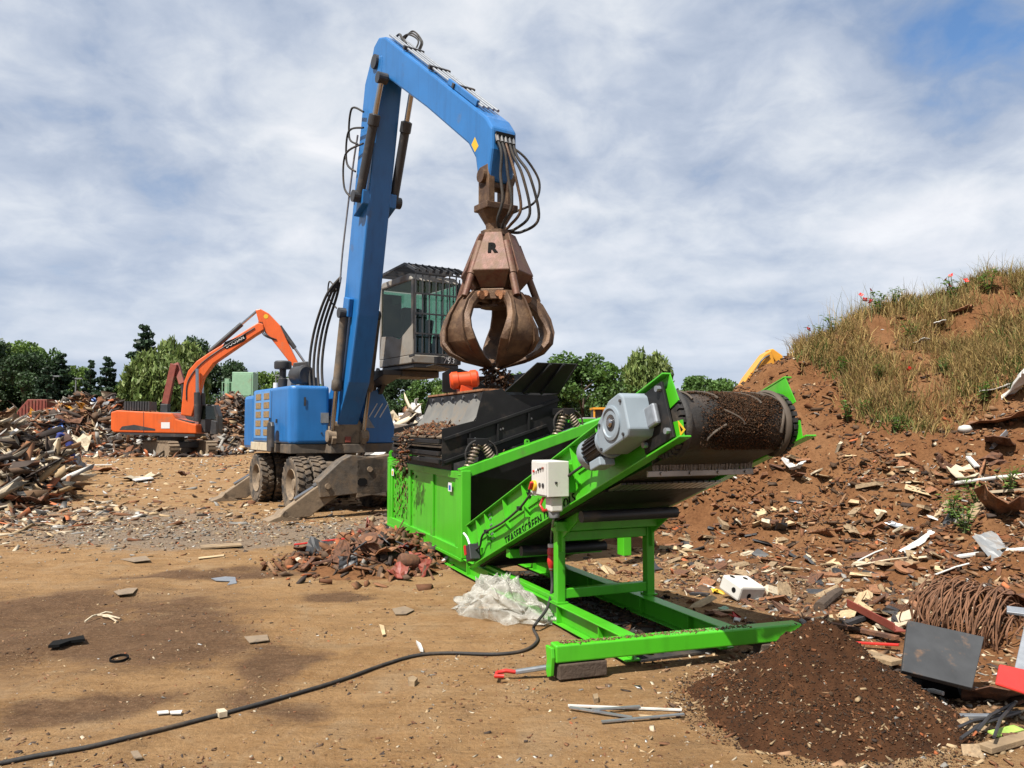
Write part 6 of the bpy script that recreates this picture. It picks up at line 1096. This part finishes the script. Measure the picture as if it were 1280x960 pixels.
# dark slab with rust patch, leaning
sb = quad_plate('slab', [D(1125, 842, 4.62), D(1213, 864, 4.56), D(1228, 800, 4.86), D(1133, 779, 4.95)], .03, M['slab'], 'dark grey slab with a rust patch leaning among the scrap', 'slab')
bg_ = one(crumple(301, .42, .28, .05, 6, -.2), 'rubbish_bag', M['ltext'], thick=.006); lay(bg_, 1165, 868, .1, (.1, 0), .07, 'black rubbish bag squeezed under the dark slab', 'bag')
quad_plate('red_plastic_sheet', [D(1243, 857, 4.32), D(1288, 872, 4.25), D(1290, 842, 4.45), D(1248, 833, 4.5)], .02, M['red'], 'bright red plastic sheet at the right picture edge', 'plastic sheet', .01)
quad_plate('blue_strip', [D(1268, 838, 4.65), D(1284, 842, 4.6), D(1300, 770, 4.9), D(1284, 768, 4.95)], .012, M['galv'], 'pale blue metal strip standing behind the red panel', 'strip')
quad_plate('metal_bar', [D(1258, 768, 4.9), D(1292, 772, 4.85), D(1292, 764, 4.9), D(1258, 760, 4.95)], .02, M['galv'], 'short bright metal bar on the wire coil', 'bar')
o = one(MB().box(-.19, .19, -.02, .02, 0, .022), 'metal_bar', M['galv'], .003); lay(o, 1196, 905, -.03, (0, 0), .03, 'straight galvanised bar on the soil in front of the slab', 'bar')
o = one(MB().box(-.12, .12, -.03, .03, 0, .012), 'lime_board', mat('lime_print', (.42, .62, .12), .5, var=.3, vs=20), .002); lay(o, 1258, 922, .5, (.1, .05), .02, 'lime and white printed strip at the lower right corner', 'strip'); o = one(MB().box(-.2, .2, -.035, .035, 0, .03), 'plank', M['wood'], .003); lay(o, 1262, 935, .45, (0, 0), .01, 'grey wooden plank at the lower right corner', 'plank')
for i in range(5): o = one(MB().tube([(-.35, 0, 0), (-.1, .02, .02), (.35, .03, .0)], .009, 6), 'black_stick', M['dgrey']); lay(o, 1225+i*9, 905+(i*7) % 16, .35+.12*i, (0, .03), .02+.012*i, ['leftmost', 'second from left', 'middle', 'second from right', 'rightmost'][i]+' thin black stick of the bundle beside the metal bar', 'stick', 'black sticks by the metal bar')
# thin white laths in the foreground
fl = thing('window_strip', 'thin white metal strips joined in a flat zigzag on the bare soil', 'metal strip', (0, 0, 0)); a = [G(*q, .02) for q in ((710, 880), (852, 886), (712, 883), (790, 896), (752, 902), (855, 893), (740, 888), (800, 884))]; c = a[0].lerp(a[1], .5); fl.location = (c.x, c.y, 0)
for i in range(4): q0, q1 = a[2*i]-fl.location, a[2*i+1]-fl.location; q0.z = .012+.004*i; q1.z = .014+.004*i; MB().bar(q0, q1, .02, .008).build('strip', M['galv'] if i else M['white'], fl)
# rusty sections, boards and strips in the litter
def bent(pts, w, h): 
    mb = MB(); 
    for p, q in zip(pts, pts[1:]): mb.bar(p, q, w, h)
    return mb
for px0, py0, px1, py1, w, m_, nm, lab, cat in [
  (1008, 780, 1122, 808, .05, 'rust', 'steel_bar', 'long rusty flat bar pointing at the dark slab', 'bar'), (1066, 764, 1126, 800, .09, 'redbrown', 'steel_channel', 'red brown bent channel left of the dark slab', 'channel'), (1064, 810, 1124, 817, .03, 'red', 'steel_bar', 'thin red bar ending under the dark slab', 'bar'), (1072, 822, 1122, 840, .12, 'wood', 'plank', 'brown board left of the dark slab', 'plank'), (1106, 792, 1150, 776, .16, 'cream', 'board', 'cream board showing behind the dark slab', 'board'),
  (1024, 765, 1048, 748, .10, 'bark', 'log', 'short dark log in the middle of the litter', 'log'), (1190, 702, 1290, 694, .05, 'tarp', 'pipe', 'long white plastic pipe across the slope at the right', 'pipe'), (1168, 724, 1212, 712, .02, 'tarp', 'stick', 'thin white stick below the long white pipe', 'stick'), (1072, 706, 1108, 692, .02, 'tarp', 'stick', 'thin white stick, upper one of a crossed pair', 'stick'), (1070, 712, 1135, 704, .02, 'cream', 'stick', 'thin cream stick, lower one of a crossed pair', 'stick'),
  (1195, 608, 1290, 600, .05, 'tarp', 'pipe', 'white pipe in the pale scrap cluster at the right', 'pipe'), (1232, 620, 1290, 618, .07, 'cream', 'board', 'weathered pale board above the red brown sheet', 'board'), (1210, 655, 1232, 628, .10, 'wood', 'plank', 'brown plank leaning on the slope beside the red brown sheet', 'plank'), (1218, 620, 1232, 580, .03, 'rustl', 'pipe', 'rusty upright pipe in the pale scrap cluster', 'pipe'), (1238, 565, 1256, 548, .07, 'galv', 'angle_bar', 'grey angle bar under the rusty drum lid', 'bar'), (1210, 575, 1222, 590, .06, 'tarp', 'board', 'small white board in the pale scrap cluster', 'board'),
  (1148, 872, 1180, 880, .03, 'tarp', 'stick', 'white stick below the black rubbish bag', 'stick'), (1108, 858, 1136, 872, .06, 'yellow', 'strip', 'faded yellow strip left of the black rubbish bag', 'strip'), (1168, 788, 1140, 762, .05, 'rustl', 'steel_bar', 'rusty bar behind the slab', 'bar')]:
    A = hit(px0, py0); B = hit(px1, py1); A.z += .04; B.z += .06; h = .03 if w > .04 else .015; c = A.lerp(B, .5); mb = MB()
    if nm in ('pipe', 'stick', 'log'): mb.tube([A-c, (B-A)*.1+Vector((0, 0, .01)), B-c], [w/2, w/2, w/2*.9], 8)
    elif nm in ('steel_channel', 'angle_bar'): mb.bar(A-c, B-c, w, .012); d = (B-A).normalized().cross(Vector((0, 0, 1))).normalized()*w/2; mb.bar(A-c+d+Vector((0, 0, .03)), B-c+d+Vector((0, 0, .03)), .012, .06)
    else: mb.bar(A-c, B-c, w, h)
    o = mb.build(nm, M[m_], None, .003); o.location = c; tag(o, lab, cat)
for px, py, s, m_, lab, i, t in [(1123, 662, (.34, .12, .2), 'galv', 'torn pale blue plastic strip, left one of two on the slope', 0, .3), (1148, 684, (.42, .13, .2), 'tarp', 'torn white and blue plastic strip, right one of two on the slope', 1, .3), (990, 590, (.28, .22, .5), 'tarp', 'crumpled white plastic sheet on the mound face below the drum', 2, .4), (1243, 690, (.42, .3, .1), 'grey', 'grey corrugated panel on the slope at the right', 0, .2), (1262, 640, (.75, .5, .6), 'rustl', 'large red brown rusty sheet at the right picture edge', 3, .5), (1262, 528, (.9, .55, .4), 'rustl', 'big rusty drum lid sticking out of the slope', 1, .6), (1266, 497, (.7, .35, .7), 'tarp', 'crumpled whitish sheet above the rusty drum lid', 2, .4), (1250, 560, (.5, .4, .5), 'rust', 'rusty plate under the drum lid', 1, .6), (1208, 600, (.45, .3, .4), 'cream', 'pale crushed panel in the scrap cluster', 3, .4), (1236, 585, (.4, .3, .5), 'rust', 'rusty bent sheet in the pale scrap cluster', 0, .5), (1180, 588, (.3, .2, .4), 'rust', 'small rusty sheet left of the pale scrap cluster', 2, .5), (1150, 432, (.3, .2, .2), 'tarp', 'small white sheet in the dry grass', 1, .3), (1228, 446, (.25, .2, .3), 'tarp', 'white scrap piece in the grass near the right edge', 0, .4), (1174, 408, (.3, .25, .2), 'tarp', 'pale scrap high in the dry grass', 2, .3), (1245, 490, (.45, .10, .2), 'white', 'bent white strip in the grass at the right', 1, .3), (1202, 392, (.35, .25, .3), 'rustl', 'rusty piece near the crest of the mound', 1, .3), (1086, 672, (.2, .14, .2), 'rustl', 'small rust brown plate on the lower slope', 1, .3), (1262, 760, (.5, .3, .3), 'rust', 'rusty sheet behind the wire coil', 2, .4), (1258, 880, (.5, .35, .3), 'rust', 'rusty sheet below the red panel', 1, .3)]:
    p = hit(px, py); place('sheet_metal_piece' if i != 3 else 'crushed_panel', p.x, p.y, p.z+.04, s, m_, lab, 'scrap', None, t, i)
ring = one(MB().lathe([(.03, 0), (.10, 0), (.10, .02), (.03, .02), (.03, 0)], (0, 0, 0), (0, 0, 1), 22, cap=False), 'rusty_disc', M['rustl'], 0, 40); lay(ring, 1130, 714, 0, (.5, .1), .03, 'orange rusty ring disc lying in the litter', 'disc')
o = one(MB().lathe([(.0, 0), (.07, .02), (.09, .06), (.07, .10), (0, .12)], (0, 0, 0), (0, .2, 1), 16), 'white_ball', M['tarp'], 0, 60); lay(o, 1207, 542, 0, (0, 0), .0, 'round white object on the slope below the grass', 'ball')
o = one(MB().lathe([(.0, 0), (.06, .0), (.065, .03), (0, .035)], (0, 0, 0), (0, .2, 1), 14), 'bottle_cap', M['tarp'], 0, 60); lay(o, 900, 703, 0, (0, 0), .01, 'flat white lid on the litter right of the leg', 'lid')
for px, py, m_, lab in ((906, 764, 'pgreen', 'small green scrap by the white plastic box'), (919, 772, 'red', 'small red scrap just below the white plastic box'), (893, 742, 'ytext', 'small yellow scrap left of the white plastic box'), (888, 738, 'tarp', 'small white scrap left of the white plastic box'), (1002, 780, 'tarp', 'small white bottle at the right end of the crossbar')):
    o = one(crumple(int(px), .07, .05, .012, 4), 'small_scrap', M[m_], thick=.008); lay(o, px, py, 1, (.2, .1), .02, lab, 'scrap')
# larger fragments of the litter, one by one
FR = []
for i in range(8):
    q = np.random.default_rng(400+i); b = BOXV*np.array([1.2, .7+.3*q.random(), .12+.3*q.random()])+q.uniform(-.12, .12, (8, 3))*np.array([1, 1, .5]); FR.append(MB().add(b, [tuple(f) for f in BOXQ]).mesh('fragment', M['rust']))
FRM = [('rust', 'rusty metal fragment'), ('rustl', 'orange brown rusty fragment'), ('wood', 'grey brown wood fragment'), ('woodl', 'pale wood fragment'), ('cream', 'cream coloured fragment'), ('dgrey', 'dark fragment'), ('white', 'white plastic fragment')]
zones = [((740, 860), (640, 720), 'of the litter behind the legs', 45), ((850, 1010), (655, 770), 'of the litter by the white box', 70), ((1010, 1190), (690, 790), 'of the litter beside the wire coil', 90), ((880, 1190), (560, 670), 'of the bare mound face', 70), ((1060, 1280), (860, 950), 'of the soil before the slab', 25)]
for (xa, xb), (ya, yb), where, n in zones:
    for i in range(n):
        px, py = random.uniform(xa, xb), random.uniform(ya, yb); p = hit(px, py); m_, w_ = random.choices(FRM, [5, 4, 4, 3, 2.2, 3, .8])[0]; o = obj('fragment', random.choice(FR)); s = random.uniform(.07, .17)*(.75 if p.y < 6 else 1); o.scale = (s*random.uniform(.7, 1.6), s, s*random.uniform(.5, 1)); o.location = (p.x, p.y, p.z+.015); o.rotation_euler = (random.gauss(0, .35), random.gauss(0, .35), random.uniform(0, 6.28)); o.material_slots[0].link = 'OBJECT'; o.material_slots[0].material = M[m_]
        ps = ('near ' if py > ya+(yb-ya)*.6 else 'far ')+('left' if px < xa+(xb-xa)*.25 else 'centre left' if px < xa+(xb-xa)*.5 else 'centre right' if px < xa+(xb-xa)*.75 else 'right'); tag(o, f'{w_} at the {ps} {where}', 'fragment', 'fragments '+where)
# ------------------------------------------------------------------ rusty scrap dropped by the screen, left of the panel
RC = G(470, 706); rf = lambda x, y: np.clip(.34*(1-np.sqrt(((x-RC.x)/1.05)**2+((y-RC.y-.35)/1.15)**2)), -.02, 1)
V, Q = grid(np.arange(RC.x-1.3, RC.x+1.3, .05), np.arange(RC.y-1.1, RC.y+1.8, .05), lambda x, y: rf(x, y)*(1+.4*fbm(x*4, y*4, 3, 301))); Q = Q[V[:, 2][Q].max(1) > -.01]; u, inv = np.unique(Q, return_inverse=True); rh = thing('rust_heap', 'low heap of rusty oversize scrap dropped beside the green side panel', 'scrap heap', (0, 0, 0)); obj('core', np_mesh('core', V[u], inv.reshape(Q.shape), mound_mat('rust_soil')), rh)
n = 1500; x = rng.normal(RC.x, .55, n); y = rng.normal(RC.y+.3, .5, n); S = sizes(n, .02, .13, .35, 2.0); bits('rust_bits', None, None, np.stack([x, y, np.maximum(rf(x, y), 0)+.01], 1), S, pick(n, [7, 7, 3, .8, .4, 3, .2, .2, 1.4, 5])*.9, M['chips'], .6, rh)
def rz_(px, py): p = G(px, py); return Vector((p.x, p.y, max(0, float(rf(np.array([p.x]), np.array([p.y]))[0]))))
dsc = thing('brake_disc', 'round rusty brake disc on the rust heap', 'brake disc', rz_(462, 708)+Vector((0, 0, .07))); dsc.rotation_euler = (.55, -.1, 0); MB().lathe([(.04, 0), (.17, 0), (.17, .025), (.10, .028), (.09, .06), (.04, .06), (.04, 0)], (0, 0, 0), (0, 0, 1), 30, cap=False).build('disc', M['rust'], dsc, smooth=35); MB().cyl((0, 0, .061), (0, 0, .07), .045, n=16).build('hub', M['rustl'], dsc)
o = one(MB().bar((-.42, 0, 0), (.3, 0, .06), .035, .02), 'red_bar', M['red'], .004); p = rz_(408, 698); o.location = p+Vector((0, .1, .06)); o.rotation_euler = (0, 0, .25); tag(o, 'bright red bar sticking out of the rust heap to the left', 'bar')
for px, py, nm, lab in ((432, 690, 'motor_core', 'rusty electric motor core on the rust heap'), (510, 716, 'motor_core', 'rusty cylinder at the front of the rust heap'), (486, 686, 'motor_core', 'dark rusty cylinder at the back of the rust heap')):
    t = thing(nm, lab, 'motor', rz_(px, py)+Vector((0, 0, .05))); t.rotation_euler = (0, .3, random.uniform(0, 3)); MB().lathe([(.03, -.12), (.06, -.12), (.085, -.09), (.085, .08), (.06, .11), (.03, .11)], (0, 0, .03), (1, 0, .1), 16).build('casing', M['rust'] if px != 432 else M['rustl'], t, smooth=40); MB().cyl((.1, 0, .04), (.17, 0, .05), .02, n=8).build('shaft', M['dgrey'], t)
for i in range(46):
    px, py = random.gauss(470, 42), random.gauss(702, 15); k = random.choice(['sheet_metal_piece', 'pipe_piece', 'steel_beam', 'crushed_panel']); s = random.uniform(.16, .38); p = rz_(px, py); m_ = random.choice(['rust', 'rust', 'rustl', 'redbrown', 'dgrey'])
    place(k, p.x, p.y, p.z+.05, s if k != 'pipe_piece' else (s*1.6, s, s), m_, {'rust': 'dark rusty ', 'rustl': 'orange rusty ', 'redbrown': 'red brown ', 'dgrey': 'blackened '}[m_]+{'sheet_metal_piece': 'bent plate', 'pipe_piece': 'crooked rod', 'steel_beam': 'short beam offcut', 'crushed_panel': 'crushed casing'}[k]+(' at the back' if py < 696 else ' in the middle' if py < 708 else ' at the front')+(' on the left flank of' if px < 450 else ' on the crown of' if px < 490 else ' on the right flank of')+' the rust heap', 'scrap', 'rusty pieces on the rust heap', .5)
for a, b in (((374, 708), (416, 700)), ((378, 712), (392, 698))): A, B = G(*a, .04), G(*b, .12); c = A.lerp(B, .5); o = MB().bar(A-c, B-c, .05, .03).build('steel_bar', M['rust'], None, .004); o.location = c; tag(o, 'flat rusty bar at the left tip of the rust heap' if a[0] == 374 else 'short rusty bar propped at the left tip of the rust heap', 'bar')
# ------------------------------------------------------------------ small litter on the open yard
def flat(name, pts, m_, lab, cat, z=.012, th=.006):
    P = [G(*p) for p in pts]; c = sum(P, Vector())/len(P); zz = sz(c.x, c.y)+z; mb = MB().prism([(p.x-c.x, p.y-c.y) for p in P], 0, th, lambda a, b, t: (a, b, t+.02*a)); o = mb.build(name, M[m_]); o.location = (c.x, c.y, zz); tag(o, lab, cat)
flat('plank', [(250, 685), (301, 683), (302, 686), (251, 689)], 'wood', 'short brown lath lying left of the rust heap', 'plank', .012, .02); flat('stick', [(248, 698), (280, 695), (280, 697), (248, 700)], 'woodl', 'pale thin stick below the brown lath', 'stick'); flat('cardboard', [(150, 702), (182, 698), (188, 704), (168, 706)], 'dust', 'torn brown cardboard on the yard left of the rust heap', 'cardboard')
flat('cardboard', [(142, 742), (160, 738), (172, 738), (166, 745), (148, 747)], 'dust', 'pale torn cardboard on the dark wet soil', 'cardboard'); flat('blue_rag', [(264, 722), (282, 720), (294, 721), (296, 729), (284, 731), (288, 726), (270, 725)], 'galv', 'pale blue plastic scrap on the yard', 'scrap'); flat('dark_rag', [(60, 814), (66, 808), (84, 805), (104, 801), (106, 806), (88, 808), (74, 813)], 'ltext', 'dark rag lying on the brown soil at the left', 'rag', .02, .02); flat('slab_stone', [(490, 764), (506, 761), (518, 766), (508, 771), (494, 771)], 'dust', 'flat pale stone in the middle of the yard', 'stone'); flat('cardboard', [(305, 798), (334, 796), (336, 803), (312, 806)], 'dust', 'flat tan patch of cardboard left of the cable', 'cardboard', .008)
flat('paper', [(196, 896), (210, 895), (211, 898), (197, 899)], 'tarp', 'white paper strip above the cable', 'paper'); flat('paper', [(212, 896), (228, 895), (226, 899), (213, 899)], 'tarp', 'second white paper strip above the cable, right of the first', 'paper'); flat('stone_chip', [(270, 898), (280, 897), (284, 901), (274, 903)], 'cream', 'pale stone touching the cable', 'stone', .01, .03); flat('stick', [(474, 784), (480, 786), (482, 797), (478, 798)], 'woodl', 'small pale splinter pointing at the camera', 'splinter'); flat('paper', [(520, 806), (526, 810), (529, 818), (525, 817)], 'tarp', 'small white curl of paper beside the cable', 'paper', .02, .02); flat('paper', [(160, 599), (186, 597), (192, 601), (170, 604)], 'tarp', 'whitish sheet on the yard in front of the far heap', 'sheet', .03, .03)
flat('plaster', [(163, 945), (172, 944), (178, 953), (168, 954)], 'dust', 'pale chip just above the lower picture edge', 'chip'); flat('stone_chip', [(510, 854), (516, 852), (522, 855), (518, 860), (511, 859)], 'wood', 'brown stone on bare soil below the cable', 'stone', .0, .035); flat('stone_chip', [(741, 873), (747, 872), (748, 878), (743, 879)], 'wood', 'small brown stone by the white metal strips', 'stone', .0, .03)
o = one(MB().lathe([(.055, 0), (.062, 0), (.062, .018), (.055, .018), (.055, 0)], (0, 0, 0), (0, 0, 1), 22, cap=False), 'rubber_ring', M['ltext'], 0, 40); lay(o, 149, 826, 0, (.1, 0), .006, 'small dark ring lying on the wet soil', 'ring')
tw = thing('twig', 'forked white twig on the brown soil at the left', 'twig', G(128, 774)); 
for a, b in (((106, 780), (124, 771)), ((118, 772), (150, 776)), ((124, 771), (140, 769)), ((128, 773), (146, 780))): MB().tube([G(*a)-tw.location+Vector((0, 0, .02)), G(*a).lerp(G(*b), .5)-tw.location+Vector((0, 0, .035)), G(*b)-tw.location+Vector((0, 0, .02))], .008, 5).build('branch', M['cream'], tw)
# ------------------------------------------------------------------ plants on the mound
def blades(name, label, x, y, hgt, cols, w=.006, lean=.45, m_='grass'):
    n = len(x); z = surf(x, y)-.02; B = np.stack([x, y, z], 1); a = rng.uniform(0, 6.283, n); side = np.stack([np.cos(a), np.sin(a), np.zeros(n)], 1)*(w*rng.uniform(.6, 1.5, n))[:, None]; l = rng.normal(0, lean, (n, 2)); up1 = np.stack([l[:, 0]*.35*hgt, l[:, 1]*.35*hgt, hgt*.55], 1); up2 = np.stack([l[:, 0]*hgt, l[:, 1]*hgt, hgt*(1-.25*np.abs(l).sum(1))], 1)
    V = np.stack([B-side, B+side, B+up1+side*.8, B+up1-side*.8, B+up2+side*.2, B+up2-side*.2], 1).reshape(-1, 3); k = np.arange(n)[:, None]*6; Q = np.concatenate([k+np.array([[0, 1, 2, 3]]), k+np.array([[3, 2, 4, 5]])]); c = np.array(cols)[rng.integers(0, len(cols), n)]*rng.uniform(.7, 1.3, (n, 1))*.72
    o = obj(name, np_mesh(name, V, Q, M[m_], False, np.repeat(c, 6, 0))); return tag(o, label, 'grass', kind='stuff')
def inpoly(px, py, poly):
    r = np.zeros(px.shape, bool); n = len(poly)
    for i in range(n):
        (x1, y1), (x2, y2) = poly[i], poly[(i+1) % n]; c = ((y1 > py) != (y2 > py)) & (px < (x2-x1)*(py-y1)/(y2-y1+1e-9)+x1); r ^= c
    return r
GP = [(995, 452), (1010, 400), (1080, 350), (1300, 290), (1300, 500), (1262, 470), (1215, 520), (1170, 545), (1110, 530), (1070, 520), (1050, 470)]
def grass_pts(n, poly, clump=1, sp=.12, dens=.5):
    x = rng.uniform(4.8, 12.5, n); y = rng.uniform(10, 16.5, n); z = surf(x, y); px, py = proj(np.stack([x, y, z], 1)); k = inpoly(px, py, poly) & (z > 1.0) & (vno(x*1.1, y*1.1, 7)*.6+vno(x*3, y*3, 8)*.4 > dens*rng.uniform(.6, 1.2, n)); x, y = x[k], y[k]
    x = np.repeat(x, clump)+rng.normal(0, sp, len(x)*clump); y = np.repeat(y, clump)+rng.normal(0, sp, len(y)*clump); return x, y
x, y = grass_pts(16000, GP, 7, .08, .43); blades('dry_grass', 'dry straw coloured grass covering the upper mound', x, y, rng.uniform(.06, .36, len(x))*(.6+.9*vno(x*2, y*2, 66)), [(.46, .33, .13), (.40, .27, .10), (.34, .23, .09), (.28, .22, .08), (.24, .15, .07)])
x, y = grass_pts(6500, GP, 7, .07, .66); blades('green_grass', 'olive green weeds mixed into the dry grass on the mound', x, y, rng.uniform(.08, .26, len(x)), [(.13, .17, .04), (.17, .19, .05), (.09, .14, .03)], .010)
GT = [(1000, 440), (1010, 390), (1080, 340), (1300, 280), (1300, 385), (1200, 400), (1080, 420)]
x, y = grass_pts(4000, GT, 4, .06, .52); blades('tall_grass', 'tall thin dry stalks along the crest of the mound', x, y, rng.uniform(.2, .66, len(x))*(.5+.9*vno(x*1.5, y*1.5, 67)), [(.44, .33, .15), (.36, .28, .11), (.24, .25, .08)], .004, .25)
def leafy(seed, h, nst, leaf, cols):
    r = np.random.default_rng(seed); st = MB(); V = []; C = []
    for i in range(nst):
        a = r.uniform(0, 6.28); sp = r.uniform(.1, .5)*h; top = Vector((math.cos(a)*sp, math.sin(a)*sp, h*r.uniform(.6, 1))); st.tube([(0, 0, -.03), tuple(top*.5+Vector((0, 0, .1*h))), tuple(top)], [.006, .005, .002], 5)
        for k in range(9):
            t = .25+.75*k/8; p = np.array(Vector((0, 0, 0)).lerp(top, t)); d = r.normal(size=3); d[2] = abs(d[2])*.4; d /= np.linalg.norm(d); s = np.cross(d, [0, 0, 1.]); s /= np.linalg.norm(s)+1e-6; L = leaf*r.uniform(.6, 1.3)
            V += [p, p+d*L*.5+s*L*.28, p+d*L+np.array([0, 0, -.2*L]), p+d*L*.5-s*L*.28]; C += [np.array(cols[r.integers(len(cols))])*r.uniform(.75, 1.25)]*4
    V = np.array(V); return st.mesh('stem', M['grass']), np_mesh('foliage', V, np.arange(len(V)).reshape(-1, 4), M['leaf'], False, np.array(C))
LP = [leafy(600+i, .4, 7, .085, [(.10, .18, .03), (.14, .22, .05), (.07, .13, .025)]) for i in range(3)]
M['stemg'] = mat('green_stem', (.12, .17, .05), .7)
for me, _ in LP: me.materials.clear(); me.materials.append(M['stemg'])
for i, (px, py, s, lab) in enumerate([(1190, 652, 1.0, 'green weed left of the brown plank on the slope'), (1222, 632, .8, 'small leafy weed below the pale scrap cluster'), (1206, 668, .9, 'bright green weed beside the red brown sheet'), (1262, 618, .9, 'leafy weed at the right picture edge under the cluster'), (1060, 528, .9, 'green weed at the lower left edge of the dry grass'), (1082, 522, .8, 'green weed right of the lowest grass edge plant'), (1118, 540, .7, 'low green weed on the bare soil under the grass'), (1052, 470, .9, 'green weed at the left shoulder of the mound'), (1022, 430, 1.0, 'tall green weed at the left end of the crest'), (1040, 408, 1.1, 'second tall green weed at the left end of the crest'), (1098, 392, 1.1, 'green weed on the crest beneath the left poppies'), (1120, 385, 1.0, 'green weed on the crest between the poppy groups'), (1192, 378, 1.3, 'tall green weed beneath the right poppies'), (1236, 368, 1.1, 'green weed on the crest near the right edge'), (1100, 478, .8, 'green weed in the middle of the dry grass'), (1230, 505, .9, 'green weed low in the grass near the rusty lid'), (1140, 425, .9, 'green weed in the upper dry grass'), (1180, 470, .8, 'olive weed in the dry grass above the white ball')]):
    p = hit(px, py); t = thing('weed', lab, 'weed', (p.x, p.y, p.z-.02), random.uniform(0, 6.28), 'green weeds on the mound'); a, b = LP[i % 3]
    for nm, me in (('stem', a), ('foliage', b)): o = obj(nm, me, t); o.scale = (s, s, s)
pm = mat('poppy_petal', (.75, .025, .012), .55, var=.1)
pet = MB(); 
for i in range(4): a = i*math.pi/2; pet.add([(0, 0, 0), (.045*math.cos(a-.7), .045*math.sin(a-.7), .02), (.062*math.cos(a), .062*math.sin(a), .026), (.045*math.cos(a+.7), .045*math.sin(a+.7), .02)], [(0, 1, 2, 3)])
pet_me = pet.mesh('petals', pm)
for i, (px, py) in enumerate([(1076, 369), (1088, 363), (1081, 375), (1089, 377), (1183, 350), (1189, 345), (1207, 351), (1186, 357), (1010, 412), (1138, 466), (1049, 457)]):
    h0 = hit(px, py+26 if i < 9 else py+8); d = h0.y; q = D(px, py, d); L = max(.15, q.z-h0.z); t = thing('poppy', 'red poppy, %s' % ['leftmost of the left group on the crest', 'top one of the left group on the crest', 'lower left one of the left group', 'lowest right one of the left group', 'leftmost of the right group on the crest', 'top one of the right group', 'single one at the right of the right group', 'lowest one of the right group', 'alone at the far left of the crest', 'in the middle of the dry grass', 'low at the left shoulder of the mound'][i], 'poppy', h0, 0, 'red poppies on the mound')
    MB().tube([(0, 0, 0), (.02, .0, L*.5), (q.x-h0.x, 0, L)], .004, 5).build('stem', M['stemg'], t); o = obj('flower', pet_me, t); o.location = (q.x-h0.x, 0, L); o.rotation_euler = (.9, .2*i % .7, i); o.scale = (.9, .9, .9)
